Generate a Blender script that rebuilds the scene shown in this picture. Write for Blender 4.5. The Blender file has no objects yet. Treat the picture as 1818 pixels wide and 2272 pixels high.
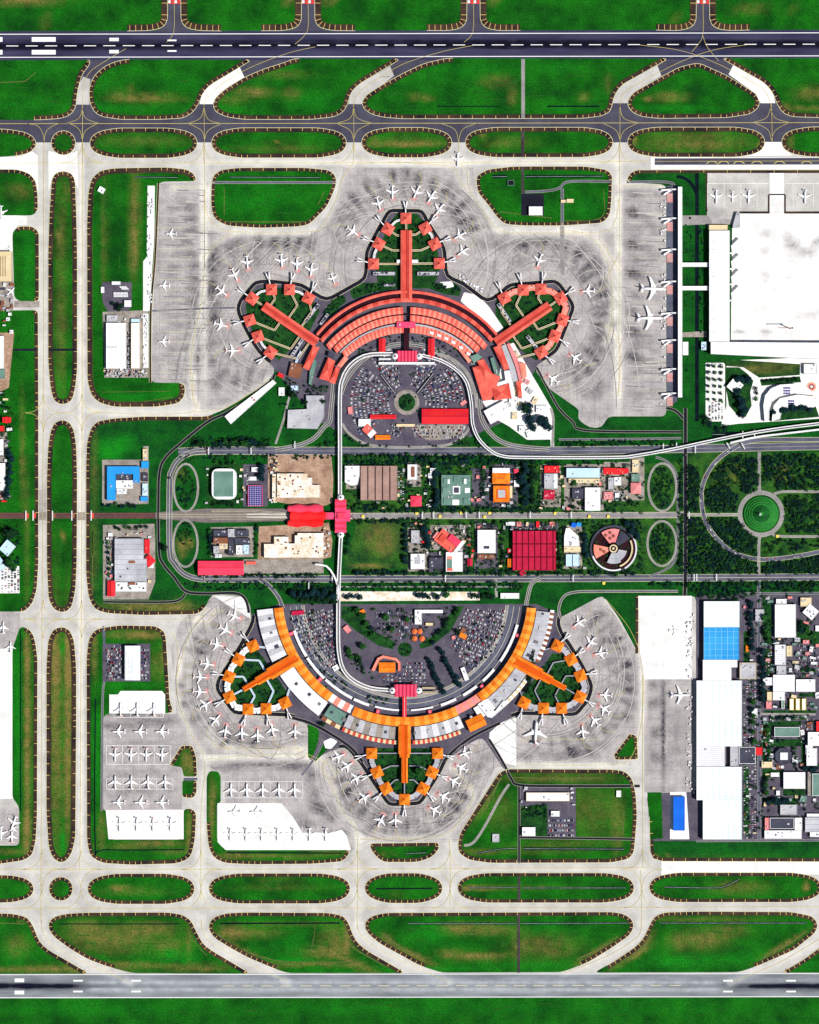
import bpy, bmesh, math, random
from mathutils import Vector
random.seed(7)
S = 1.15                      # metres per photograph pixel
W0, H0 = 909.0, 1136.0
def P(x, y): return ((x - W0) * S, (H0 - y) * S)

# ------------------------------------------------------------------ camera, sky, sun
scene = bpy.context.scene
COL = scene.collection
CAM_H = 8000.0
cam_d = bpy.data.cameras.new('camera'); cam = bpy.data.objects.new('camera', cam_d); COL.objects.link(cam)
cam.location = (0, 0, CAM_H); cam.rotation_euler = (0, 0, 0)
cam_d.sensor_fit = 'VERTICAL'; cam_d.sensor_height = 24
cam_d.lens = 24 * CAM_H / (2272 * S)
cam_d.clip_start = 10; cam_d.clip_end = 60000
scene.camera = cam
w = bpy.data.worlds.new('World'); scene.world = w; w.use_nodes = True
nt = w.node_tree
sky = nt.nodes.new('ShaderNodeTexSky'); sky.sky_type = 'NISHITA'; sky.sun_disc = False
EL, AZ = math.radians(47), math.radians(114)
sky.sun_elevation = EL; sky.sun_rotation = AZ
bg = nt.nodes['Background']; nt.links.new(sky.outputs[0], bg.inputs[0]); bg.inputs[1].default_value = 0.055
sd = bpy.data.lights.new('sun', 'SUN'); sun = bpy.data.objects.new('sun', sd); COL.objects.link(sun)
sd.energy = 5.0; sd.angle = math.radians(0.5); sd.color = (1, 0.96, 0.9)
dv = Vector((math.sin(AZ) * math.cos(EL), math.cos(AZ) * math.cos(EL), math.sin(EL)))
sun.rotation_euler = dv.to_track_quat('Z', 'Y').to_euler(); sun.location = dv * 3000
vs = scene.view_settings; vs.view_transform = 'Standard'; vs.look = 'None'; vs.exposure = 0.0; vs.gamma = 1

# ------------------------------------------------------------------ materials
def lin(c):
    return tuple(((v / 255) / 12.92 if v / 255 <= 0.04045 else ((v / 255 + 0.055) / 1.055) ** 2.4) for v in c) + (1,)
MATS = {}
def mat(name, c1, c2=None, scale=0.02, fine=0.25, fscale=0.4, rough=0.8, stripes=None, stretch=None, attr=None, third=None, contrast=0.3, metal=0):
    """c1/c2 sRGB 0-255: two tones mixed by large noise, broken up by fine noise; optional stripes and an attribute mask."""
    m = bpy.data.materials.new(name); m.use_nodes = True; t = m.node_tree; N = t.nodes; Lk = t.links
    b = N['Principled BSDF']; b.inputs['Roughness'].default_value = rough; b.inputs['Specular IOR Level'].default_value = 0.15
    b.inputs['Metallic'].default_value = metal
    tc = N.new('ShaderNodeTexCoord'); vec = tc.outputs['Object']
    if stretch:
        mp = N.new('ShaderNodeMapping'); mp.inputs['Scale'].default_value = stretch; Lk.new(vec, mp.inputs[0]); vec2 = mp.outputs[0]
    else: vec2 = vec
    n1 = N.new('ShaderNodeTexNoise'); n1.inputs['Scale'].default_value = scale; n1.inputs['Detail'].default_value = 6; n1.inputs['Roughness'].default_value = 0.62
    Lk.new(vec2, n1.inputs['Vector'])
    r = N.new('ShaderNodeMapRange'); r.inputs[1].default_value = 0.5 - contrast / 2; r.inputs[2].default_value = 0.5 + contrast / 2
    Lk.new(n1.outputs[0], r.inputs[0])
    mx = N.new('ShaderNodeMix'); mx.data_type = 'RGBA'; mx.inputs[6].default_value = lin(c1); mx.inputs[7].default_value = lin(c2 or c1)
    Lk.new(r.outputs[0], mx.inputs[0]); out = mx.outputs[2]
    def mixin(fac, col, out, blend='MIX'):
        q = N.new('ShaderNodeMix'); q.data_type = 'RGBA'; q.blend_type = blend
        Lk.new(out, q.inputs[6])
        if isinstance(col, tuple): q.inputs[7].default_value = col
        else: Lk.new(col, q.inputs[7])
        if isinstance(fac, (int, float)): q.inputs[0].default_value = fac
        else: Lk.new(fac, q.inputs[0])
        return q.outputs[2]
    if attr:
        for an, colr, sc in attr:
            a = N.new('ShaderNodeAttribute'); a.attribute_name = an
            nn = N.new('ShaderNodeTexNoise'); nn.inputs['Scale'].default_value = sc; nn.inputs['Detail'].default_value = 5; Lk.new(vec, nn.inputs['Vector'])
            ma = N.new('ShaderNodeMath'); ma.operation = 'MULTIPLY_ADD'; ma.inputs[1].default_value = 2.0 if an != 'stain' else 1.3; ma.inputs[2].default_value = -0.3 if an != 'stain' else 0.1
            Lk.new(nn.outputs[0], ma.inputs[0])
            mu = N.new('ShaderNodeMath'); mu.operation = 'MULTIPLY'; mu.use_clamp = True; Lk.new(a.outputs['Fac'], mu.inputs[0]); Lk.new(ma.outputs[0], mu.inputs[1])
            out = mixin(mu.outputs[0], lin(colr), out)
    if stripes:   # (axis, period m, width fraction, colour, factor)
        for ax, per, wid, sc_, fac in stripes:
            sep = N.new('ShaderNodeSeparateXYZ'); Lk.new(vec, sep.inputs[0])
            dvn = N.new('ShaderNodeMath'); dvn.operation = 'DIVIDE'; dvn.inputs[1].default_value = per; Lk.new(sep.outputs[ax], dvn.inputs[0])
            fr = N.new('ShaderNodeMath'); fr.operation = 'FRACT'; Lk.new(dvn.outputs[0], fr.inputs[0])
            lt = N.new('ShaderNodeMath'); lt.operation = 'LESS_THAN'; lt.inputs[1].default_value = wid; Lk.new(fr.outputs[0], lt.inputs[0])
            ml = N.new('ShaderNodeMath'); ml.operation = 'MULTIPLY'; ml.inputs[1].default_value = fac; Lk.new(lt.outputs[0], ml.inputs[0])
            out = mixin(ml.outputs[0], lin(sc_), out)
    if fine:
        n2 = N.new('ShaderNodeTexNoise'); n2.inputs['Scale'].default_value = fscale; n2.inputs['Detail'].default_value = 3; Lk.new(vec2, n2.inputs['Vector'])
        r2 = N.new('ShaderNodeMapRange'); r2.inputs[1].default_value = 0.3; r2.inputs[2].default_value = 0.7
        r2.inputs[3].default_value = 1 - fine; r2.inputs[4].default_value = 1 + fine; Lk.new(n2.outputs[0], r2.inputs[0])
        cmb = N.new('ShaderNodeCombineXYZ')
        for i in range(3): Lk.new(r2.outputs[0], cmb.inputs[i])
        out = mixin(1.0, cmb.outputs[0], out, 'MULTIPLY')
    Lk.new(out, b.inputs['Base Color'])
    MATS[name] = m
    return m
DRY = [('dry', (124, 112, 58), 0.05), ('lush', (16, 128, 22), 0.03), ('dim', (2, 50, 12), 0.03)]
STAIN = [('stain', (64, 62, 70), 0.12), ('pale', (226, 223, 214), 0.03)]
mat('grass', (3, 66, 8), (20, 108, 14), 0.014, 0.42, 0.25, 0.95, attr=DRY)
mat('grass_land', (4, 60, 20), (14, 90, 22), 0.025, 0.42, 0.25, 0.95, attr=DRY)
mat('garden', (8, 46, 24), (34, 84, 30), 0.05, 0.5, 0.3, 0.95, attr=DRY)
mat('forest_floor', (10, 54, 28), (54, 104, 30), 0.03, 0.5, 0.3, 0.95, attr=DRY)
mat('concrete', (208, 206, 202), (178, 175, 172), 0.02, 0.14, 0.4, 0.85, attr=STAIN)
mat('apron', (188, 183, 181), (156, 150, 152), 0.03, 0.17, 0.3, 0.85, attr=STAIN, stripes=[(0, 22, 0.04, (116, 112, 112), .4), (1, 22, 0.04, (116, 112, 112), .4)])
mat('white_pad', (222, 222, 220), (252, 252, 250), 0.02, 0.07, 0.4, 0.8, attr=STAIN)
mat('asphalt', (80, 80, 96), (64, 62, 78), 0.02, 0.16, 0.35, 0.85, attr=[('stain', (26, 26, 34), 0.03)])
mat('runway_asphalt', (64, 64, 92), (46, 46, 74), 0.006, 0.22, 0.2, 0.85, stretch=(1, 5, 1), attr=[('stain', (8, 8, 30), 0.02)], contrast=0.25)
mat('runway_grey', (146, 152, 158), (112, 117, 124), 0.008, 0.14, 0.2, 0.85, stretch=(1, 6, 1), attr=[('stain', (10, 14, 36), 0.02), ('pale', (184, 189, 194), 0.04)])
mat('shoulder', (76, 58, 44), (34, 28, 32), 0.02, 0.35, 0.3, 0.9)
mat('shoulder_grey', (82, 72, 76), (54, 46, 52), 0.02, 0.3, 0.3, 0.9)
mat('line_dim', (176, 172, 158), None, 0.1, 0.1)
mat('road', (104, 106, 124), (78, 80, 98), 0.02, 0.2, 0.3, 0.85)
mat('road_dark', (30, 30, 46), (20, 22, 34), 0.02, 0.2, 0.3, 0.85)
mat('road_pale', (160, 156, 156), (132, 128, 130), 0.02, 0.2, 0.3, 0.85)
mat('car_park', (74, 70, 88), (98, 92, 104), 0.03, 0.25, 0.3, 0.85)
mat('paving', (168, 160, 152), (132, 124, 118), 0.05, 0.25, 0.3, 0.85)
mat('dirt', (190, 158, 136), (146, 116, 96), 0.04, 0.3, 0.3, 0.95)
mat('rail', (112, 100, 100), (84, 74, 76), 0.05, 0.25, 0.3, 0.9, stripes=[(1, 3.2, 0.22, (190, 182, 178), 0.6)])
mat('brown_track', (96, 52, 48), (68, 40, 42), 0.05, 0.3, 0.3, 0.9, stripes=[(1, 4, 0.2, (150, 130, 128), 0.7)])
mat('line_white', (252, 252, 250), None, 0.1, 0.04)
mat('line_cream', (232, 226, 186), None, 0.1, 0.05)
mat('line_yellow', (212, 196, 120), None, 0.1, 0.1)
mat('line_tick', (250, 208, 128), None, 0.1, 0.05)
mat('line_red', (226, 60, 60), None, 0.1, 0.1)
mat('pink_paint', (206, 132, 130), (188, 160, 158), 0.1, 0.2)
mat('water', (8, 14, 28), (14, 30, 36), 0.05, 0.2, 0.3, 0.25)
mat('ditch_pale', (176, 194, 186), (120, 150, 140), 0.06, 0.3, 0.3, 0.6)
mat('coral', (250, 116, 98), (224, 88, 78), 0.05, 0.2, 0.5, 0.75)
mat('coral_dark', (214, 80, 66), (196, 66, 56), 0.05, 0.1, 0.3, 0.7)
mat('coral_light', (254, 158, 138), (246, 132, 112), 0.05, 0.15, 0.3, 0.7)
mat('coral_ridge', (170, 40, 40), None, 0.05, 0.1)
mat('groove', (58, 16, 30), (40, 12, 24), 0.05, 0.2)
mat('orange', (252, 142, 40), (232, 110, 20), 0.06, 0.2, 0.5, 0.75)
mat('orange_light', (255, 166, 66), (254, 150, 50), 0.05, 0.08, 0.3, 0.7)
mat('orange_dark', (226, 92, 14), (214, 84, 10), 0.05, 0.08)
mat('red', (238, 44, 46), (222, 34, 52), 0.04, 0.1, 0.3, 0.7)
mat('red_canopy', (252, 46, 50), (246, 24, 26), 0.03, 0.08, 0.3, 0.6)
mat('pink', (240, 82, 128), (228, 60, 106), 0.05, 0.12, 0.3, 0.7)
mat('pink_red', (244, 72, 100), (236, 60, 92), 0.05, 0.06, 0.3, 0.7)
mat('crimson', (206, 34, 74), (184, 22, 62), 0.05, 0.1, 0.3, 0.7, stripes=[(0, 4, 0.2, (120, 10, 40), 0.5)])
mat('crimson_dark', (110, 8, 34), None, 0.05, 0.1)
mat('pinkish', (238, 150, 150), (224, 128, 130), 0.05, 0.1)
mat('white_roof', (236, 238, 240), (250, 250, 250), 0.04, 0.05, 0.3, 0.6, stripes=[(0, 9.5, 0.1, (176, 184, 196), 0.55), (1, 23, 0.05, (170, 180, 190), 0.5)])
mat('white_tiles', (246, 252, 252), (226, 242, 244), 0.012, 0.02, 0.3, 0.6, stripes=[(0, 15, 0.09, (170, 208, 226), 0.6), (1, 17, 0.06, (180, 214, 228), 0.6)])
mat('white_ribbed', (238, 238, 240), (222, 222, 226), 0.03, 0.05, 0.3, 0.6, stripes=[(1, 5, 0.2, (180, 184, 196), 0.8)])
mat('grey_roof', (196, 196, 202), (168, 168, 176), 0.03, 0.12, 0.3, 0.7)
mat('grey_ribbed', (206, 208, 214), (166, 168, 178), 0.02, 0.1, 0.3, 0.7, stripes=[(1, 13, 0.07, (110, 112, 122), 0.7)])
mat('dark_roof', (74, 76, 92), (56, 56, 72), 0.03, 0.2, 0.3, 0.7)
mat('teal_roof', (116, 150, 138), (92, 128, 118), 0.03, 0.12, 0.3, 0.7)
mat('brown_bays', (176, 142, 130), (150, 118, 108), 0.03, 0.15, 0.3, 0.7, stripes=[(0, 3.1, 0.25, (196, 170, 160), 0.6)])
mat('blue_roof', (44, 160, 236), (36, 146, 226), 0.03, 0.06, 0.3, 0.6)
mat('blue_tiles', (60, 168, 228), (40, 148, 220), 0.02, 0.06, 0.3, 0.6, stripes=[(0, 15, 0.05, (170, 224, 250), 0.7), (1, 15, 0.05, (140, 210, 246), 0.7)])
mat('blue_deep', (14, 112, 232), (10, 96, 214), 0.03, 0.06, 0.3, 0.6)
mat('blue_pale', (190, 220, 246), (206, 232, 250), 0.03, 0.06, 0.3, 0.6)
mat('solar', (50, 36, 110), (64, 44, 120), 0.05, 0.1, 0.3, 0.35, stripes=[(0, 6, 0.16, (190, 190, 230), 0.8), (1, 5, 0.16, (190, 190, 230), 0.8)])
mat('cream_roof', (232, 214, 176), (218, 198, 156), 0.03, 0.08, 0.3, 0.7)
mat('brown_roof', (150, 96, 72), (126, 78, 58), 0.05, 0.15)
mat('wall', (186, 180, 172), (160, 154, 148), 0.1, 0.1, 0.3, 0.8, stripes=[(2, 3.6, 0.35, (60, 66, 78), 0.8)])
mat('site', (250, 247, 240), (222, 204, 178), 0.06, 0.22, 0.35, 0.85, contrast=0.22)
mat('steel', (120, 120, 128), None, 0.1, 0.1, rough=0.5)
mat('black', (16, 16, 22), None, 0.1, 0.1)
mat('glass', (150, 168, 190), None, 0.1, 0.05, rough=0.2)
mat('plane_white', (248, 248, 250), None, 0.1, 0.0, rough=0.4)
mat('plane_grey', (206, 208, 212), None, 0.1, 0.0, rough=0.4)
mat('plane_red', (218, 24, 36), None, 0.1, 0.0, rough=0.4)
mat('plane_blue', (30, 60, 140), None, 0.1, 0.0, rough=0.4)
mat('yellow', (250, 222, 90), None, 0.1, 0.05)
mat('leaf', (22, 66, 30), (44, 100, 36), 0.2, 0.45, 0.8, 0.9)
mat('leaf_blue', (6, 26, 46), (14, 54, 48), 0.2, 0.45, 0.8, 0.9)
mat('leaf_dark', (8, 34, 24), (20, 60, 30), 0.2, 0.45, 0.8, 0.9)
mat('bark', (96, 76, 58), None, 0.3, 0.2)
mat('car_white', (240, 240, 244), None, 0.1, 0, rough=0.35)
mat('car_silver', (176, 180, 188), None, 0.1, 0, rough=0.35)
mat('car_black', (34, 34, 42), None, 0.1, 0, rough=0.35)
mat('car_red', (190, 34, 36), None, 0.1, 0, rough=0.35)
mat('car_blue', (50, 80, 150), None, 0.1, 0, rough=0.35)

# ------------------------------------------------------------------ helpers
class MB:
    def __init__(s): s.v = []; s.f = []; s.m = []
    def face(s, pts, m=0):
        i = len(s.v); s.v += [tuple(p) for p in pts]; s.f.append(tuple(range(i, i + len(pts)))); s.m.append(m)
    def prism(s, pts, z0, z1, m=0, mtop=None, bottom=False):
        """pts counter-clockwise metres"""
        n = len(pts); i = len(s.v)
        s.v += [(x, y, z0) for x, y in pts] + [(x, y, z1) for x, y in pts]
        for k in range(n):
            k2 = (k + 1) % n; s.f.append((i + k, i + k2, i + n + k2, i + n + k)); s.m.append(m)
        s.f.append(tuple(range(i + n, i + 2 * n))); s.m.append(m if mtop is None else mtop)
        if bottom: s.f.append(tuple(range(i + n - 1, i - 1, -1))); s.m.append(m)
    def box(s, x0, x1, y0, y1, z0, z1, m=0, mtop=None):
        s.prism([(x0, y0), (x1, y0), (x1, y1), (x0, y1)], z0, z1, m, mtop, True)
    def build(s, name, mats, parent=None, smooth=False):
        me = bpy.data.meshes.new(name); me.from_pydata(s.v, [], s.f)
        for mm in (mats if isinstance(mats, (list, tuple)) else [mats]): me.materials.append(MATS[mm])
        for p, k in zip(me.polygons, s.m): p.material_index = k; p.use_smooth = smooth
        me.validate(); me.update()
        o = bpy.data.objects.new(name, me); COL.objects.link(o)
        if parent: o.parent = parent
        return o
def tag(o, label=None, cat=None, group=None, kind=None):
    if label: o['label'] = label
    if cat: o['category'] = cat
    if group: o['group'] = group
    if kind: o['kind'] = kind
    return o
def empty(name, x, y, z=0, rz=0):
    o = bpy.data.objects.new(name, None); COL.objects.link(o); a, b = P(x, y); o.location = (a, b, z); o.rotation_euler = (0, 0, rz); return o
def copy_tree(o, parent=None):
    c = o.copy(); COL.objects.link(c); c.parent = parent
    for ch in list(o.children): copy_tree(ch, c)
    return c
ORD = 'first second third fourth fifth sixth seventh eighth ninth tenth eleventh twelfth thirteenth fourteenth fifteenth sixteenth seventeenth eighteenth nineteenth twentieth'.split()
def area(p): return sum(p[i][0] * p[(i + 1) % len(p)][1] - p[(i + 1) % len(p)][0] * p[i][1] for i in range(len(p))) / 2
def ccw(p): return p if area(p) > 0 else p[::-1]
def fillet(pts, closed=True, rmax=14, steps=4):
    """round the corners of a pixel polygon; returns points and for each raw vertex the index of its first point"""
    out = []; idx = []; n = len(pts)
    for i in range(n):
        idx.append(len(out)); b = pts[i]
        if not closed and i in (0, n - 1): out.append(b); continue
        a, c = pts[i - 1], pts[(i + 1) % n]
        da = math.dist(a, b); dc = math.dist(b, c); r = min(rmax, da * 0.48, dc * 0.48)
        if r < 0.5: out.append(b); continue
        p = (b[0] + (a[0] - b[0]) * r / da, b[1] + (a[1] - b[1]) * r / da); q = (b[0] + (c[0] - b[0]) * r / dc, b[1] + (c[1] - b[1]) * r / dc)
        for k in range(steps + 1):
            t = k / steps; out.append(((1 - t) ** 2 * p[0] + 2 * t * (1 - t) * b[0] + t * t * q[0], (1 - t) ** 2 * p[1] + 2 * t * (1 - t) * b[1] + t * t * q[1]))
    return out, idx
def smooth_path(pts, step=6):
    """Catmull-Rom through pixel points"""
    if len(pts) < 3: return list(pts)
    P_ = [pts[0]] + list(pts) + [pts[-1]]; out = []
    for i in range(1, len(P_) - 2):
        a, b, c, d = P_[i - 1:i + 3]; n = max(1, int(math.dist(b, c) / step))
        for k in range(n):
            t = k / n
            out.append(tuple(0.5 * (2 * b[j] + (c[j] - a[j]) * t + (2 * a[j] - 5 * b[j] + 4 * c[j] - d[j]) * t * t + (3 * b[j] - a[j] - 3 * c[j] + d[j]) * t ** 3) for j in (0, 1)))
    out.append(tuple(pts[-1])); return out
def normals(path, closed=False):
    n = len(path); res = []
    for i in range(n):
        a = path[i - 1] if (i or closed) else path[i]; b = path[(i + 1) % n] if (i < n - 1 or closed) else path[i]
        dx, dy = b[0] - a[0], b[1] - a[1]; l = math.hypot(dx, dy) or 1
        res.append((-dy / l, dx / l))
    return res
# paint masks on the ground: gaussian spots in pixels (x, y, rx, ry, strength[, angle])
PAINT = {'dry': [], 'lush': [], 'dim': [], 'stain': [], 'pale': []}
def evalp(kind, x, y):
    v = 0
    for sp in PAINT[kind]:
        dx, dy = x - sp[0], y - sp[1]
        R = max(sp[2], sp[3]) * 2.2
        if abs(dx) > R or abs(dy) > R: continue
        if len(sp) > 5:
            a = math.radians(sp[5]); dx, dy = dx * math.cos(a) + dy * math.sin(a), -dx * math.sin(a) + dy * math.cos(a)
        v += sp[4] * math.exp(-((dx / sp[2]) ** 2 + (dy / sp[3]) ** 2) ** 1.3)
    return max(0, min(1.6, v))
LZ = {}
def layer(l):
    LZ[l] = LZ.get(l, 0) + 1
    return 0.1 * l + 0.005 * (LZ[l] % 18)
def sheet(name, pts, m, lay, label=None, grid=0, attrs=(), kind='structure'):
    z = layer(lay); bm = bmesh.new()
    vs_ = [bm.verts.new((*P(x, y), z)) for x, y in pts]
    bm.faces.new(vs_); bmesh.ops.recalc_face_normals(bm, faces=bm.faces); bm.normal_update()
    if next(iter(bm.faces)).normal.z < 0: bmesh.ops.reverse_faces(bm, faces=bm.faces)
    bmesh.ops.triangulate(bm, faces=bm.faces)
    if grid:
        xs = [p[0] for p in pts]; ys = [p[1] for p in pts]
        g = math.ceil(max(min(xs), -30) / grid) * grid
        while g < min(max(xs), 1850):
            bmesh.ops.bisect_plane(bm, geom=bm.verts[:] + bm.edges[:] + bm.faces[:], plane_co=(*P(g, 0), 0), plane_no=(1, 0, 0)); g += grid
        g = math.ceil(max(min(ys), -30) / grid) * grid
        while g < min(max(ys), 2300):
            bmesh.ops.bisect_plane(bm, geom=bm.verts[:] + bm.edges[:] + bm.faces[:], plane_co=(*P(0, g), 0), plane_no=(0, 1, 0)); g += grid
    me = bpy.data.meshes.new(name); bm.to_mesh(me); bm.free(); me.materials.append(MATS[m])
    for a in attrs:
        at = me.attributes.new(a, 'FLOAT', 'POINT')
        at.data.foreach_set('value', [evalp(a, v.co.x / S + W0, H0 - v.co.y / S) for v in me.vertices])
    o = bpy.data.objects.new(name, me); COL.objects.link(o)
    return tag(o, label, None, None, kind)
def strip_mb(mb, path, o0, o1, z, m=0, closed=False, taper=False):
    """flat ribbon between offsets o0..o1 px from the path"""
    nn = normals(path, closed); n = len(path)
    A = []; B = []
    for (x, y), (u, v) in zip(path, nn):
        A.append((*P(x + u * o0, y + v * o0), z)); B.append((*P(x + u * o1, y + v * o1), z))
    for i in range(n if closed else n - 1):
        j = (i + 1) % n; q = [A[i], A[j], B[j], B[i]]
        if area([p[:2] for p in q]) < 0: q = q[::-1]
        mb.face(q, m)
def ribbon(name, path, wid, m, lay, label=None, smooth=True, closed=False, edge=None, kind='structure', mid=None):
    pts = smooth_path(path + ([path[0]] if closed else [])) if smooth else list(path)
    if closed and smooth: pts = pts[:-1]
    z = layer(lay); mb = MB(); strip_mb(mb, pts, -wid / 2, wid / 2, z, 0, closed)
    mats = [m]
    if edge:
        mats.append(edge)
        for sgn in (-1, 1): strip_mb(mb, pts, sgn * wid / 2 - 0.3, sgn * wid / 2 + 0.3, z + 0.012, 1, closed)
    if mid:
        mats.append(mid); strip_mb(mb, pts, -0.35, 0.35, z + 0.012, len(mats) - 1, closed)
    return tag(mb.build(name, mats), label, None, None, kind)
MARK = MB(); MARKMATS = ['line_white', 'line_cream', 'line_yellow', 'line_tick', 'line_red', 'pink_paint']
ZM = 0.78
def line(path, wid=0.8, m=2, smooth=True, z=None):
    strip_mb(MARK, smooth_path(path) if smooth else path, -wid / 2, wid / 2, ZM + 0.003 * m if z is None else z, m)
def rectmark(x0, x1, y0, y1, m=0):
    MARK.face([(*P(x0, y1), ZM), (*P(x1, y1), ZM), (*P(x1, y0), ZM), (*P(x0, y0), ZM)], m)
SHO = MB(); SHOG = MB(); ZS = 0.5
def shoulder(path, wid, inner, closed=False, ticks=True, tl=7, grey=False, gap=13.0, edge=True):
    """dark paved shoulder along an edge with cross ticks; inner is +1 or -1 (side of the path it lies on)"""
    strip_mb(SHOG if grey else SHO, path, 0, inner * wid, ZS + random.random() * 0.02, 0, closed)
    if edge: strip_mb(MARK, path, -0.45, 0.45, ZM, 1, closed)
    if not ticks: return
    nn = normals(path, closed); n = len(path); acc = 5.0; prev_dir = None
    for i in range(n if closed else n - 1):
        a, b = path[i], path[(i + 1) % n]; l = math.dist(a, b)
        if l < 1e-6: continue
        g = gap * (2 if l > 60 else 1); pos = g - acc if acc < g else 0.1
        while pos < l:
            t = pos / l; x = a[0] + (b[0] - a[0]) * t; y = a[1] + (b[1] - a[1]) * t
            u, v = nn[i]; u2, v2 = nn[(i + 1) % n]; u = u + (u2 - u) * t; v = v + (v2 - v) * t; k = math.hypot(u, v) or 1; u /= k; v /= k
            strip_mb(MARK, [(x + u * inner * 0.3, y + v * inner * 0.3), (x + u * inner * tl, y + v * inner * tl)], -0.42, 0.42, ZM + 0.01, 3)
            pos += g
        acc = l - (pos - g)
def island(pts, wid=9.5, seg=None, label=None, grid=10, tl=7, lay=3, grey=False, rmax=14):
    rp, idx = fillet(pts, True, rmax); inner = 1 if area(rp) > 0 else -1
    o = sheet('grass_island', rp, 'grass', lay, label or 'mown grass island between taxiways', grid, ('dry', 'lush', 'dim'))
    if seg is None: shoulder(rp, wid, inner, True, tl=tl, grey=grey)
    elif seg is not False:
        a, b = seg; n = len(pts); ia = idx[a]; ib = (idx[b + 1] if b + 1 < n else len(rp))
        path = rp[ia:ib] if a <= b else rp[ia:] + rp[:ib]
        shoulder(path, wid, inner, tl=tl, grey=grey)
    return o
def oval(x0, x1, y0, y1, **k):
    h = y1 - y0; ym = (y0 + y1) / 2; t = min(62, (x1 - x0) * 0.3)
    pts = [(x0, ym - h * .1), (x0 + 8, y0 + h * .22), (x0 + 26, y0 + h * .09), (x0 + t, y0), (x1 - t, y0), (x1 - 26, y0 + h * .09), (x1 - 8, y0 + h * .22), (x1, ym - h * .1),
           (x1, ym + h * .1), (x1 - 8, y1 - h * .22), (x1 - 26, y1 - h * .09), (x1 - t, y1), (x0 + t, y1), (x0 + 26, y1 - h * .09), (x0 + 8, y1 - h * .22), (x0, ym + h * .1)]
    return island(pts, **k)
def circ(cx, cy, r, n=28, ry=None): return [(cx + r * math.cos(2 * math.pi * k / n), cy + (ry or r) * math.sin(2 * math.pi * k / n)) for k in range(n)]

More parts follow.
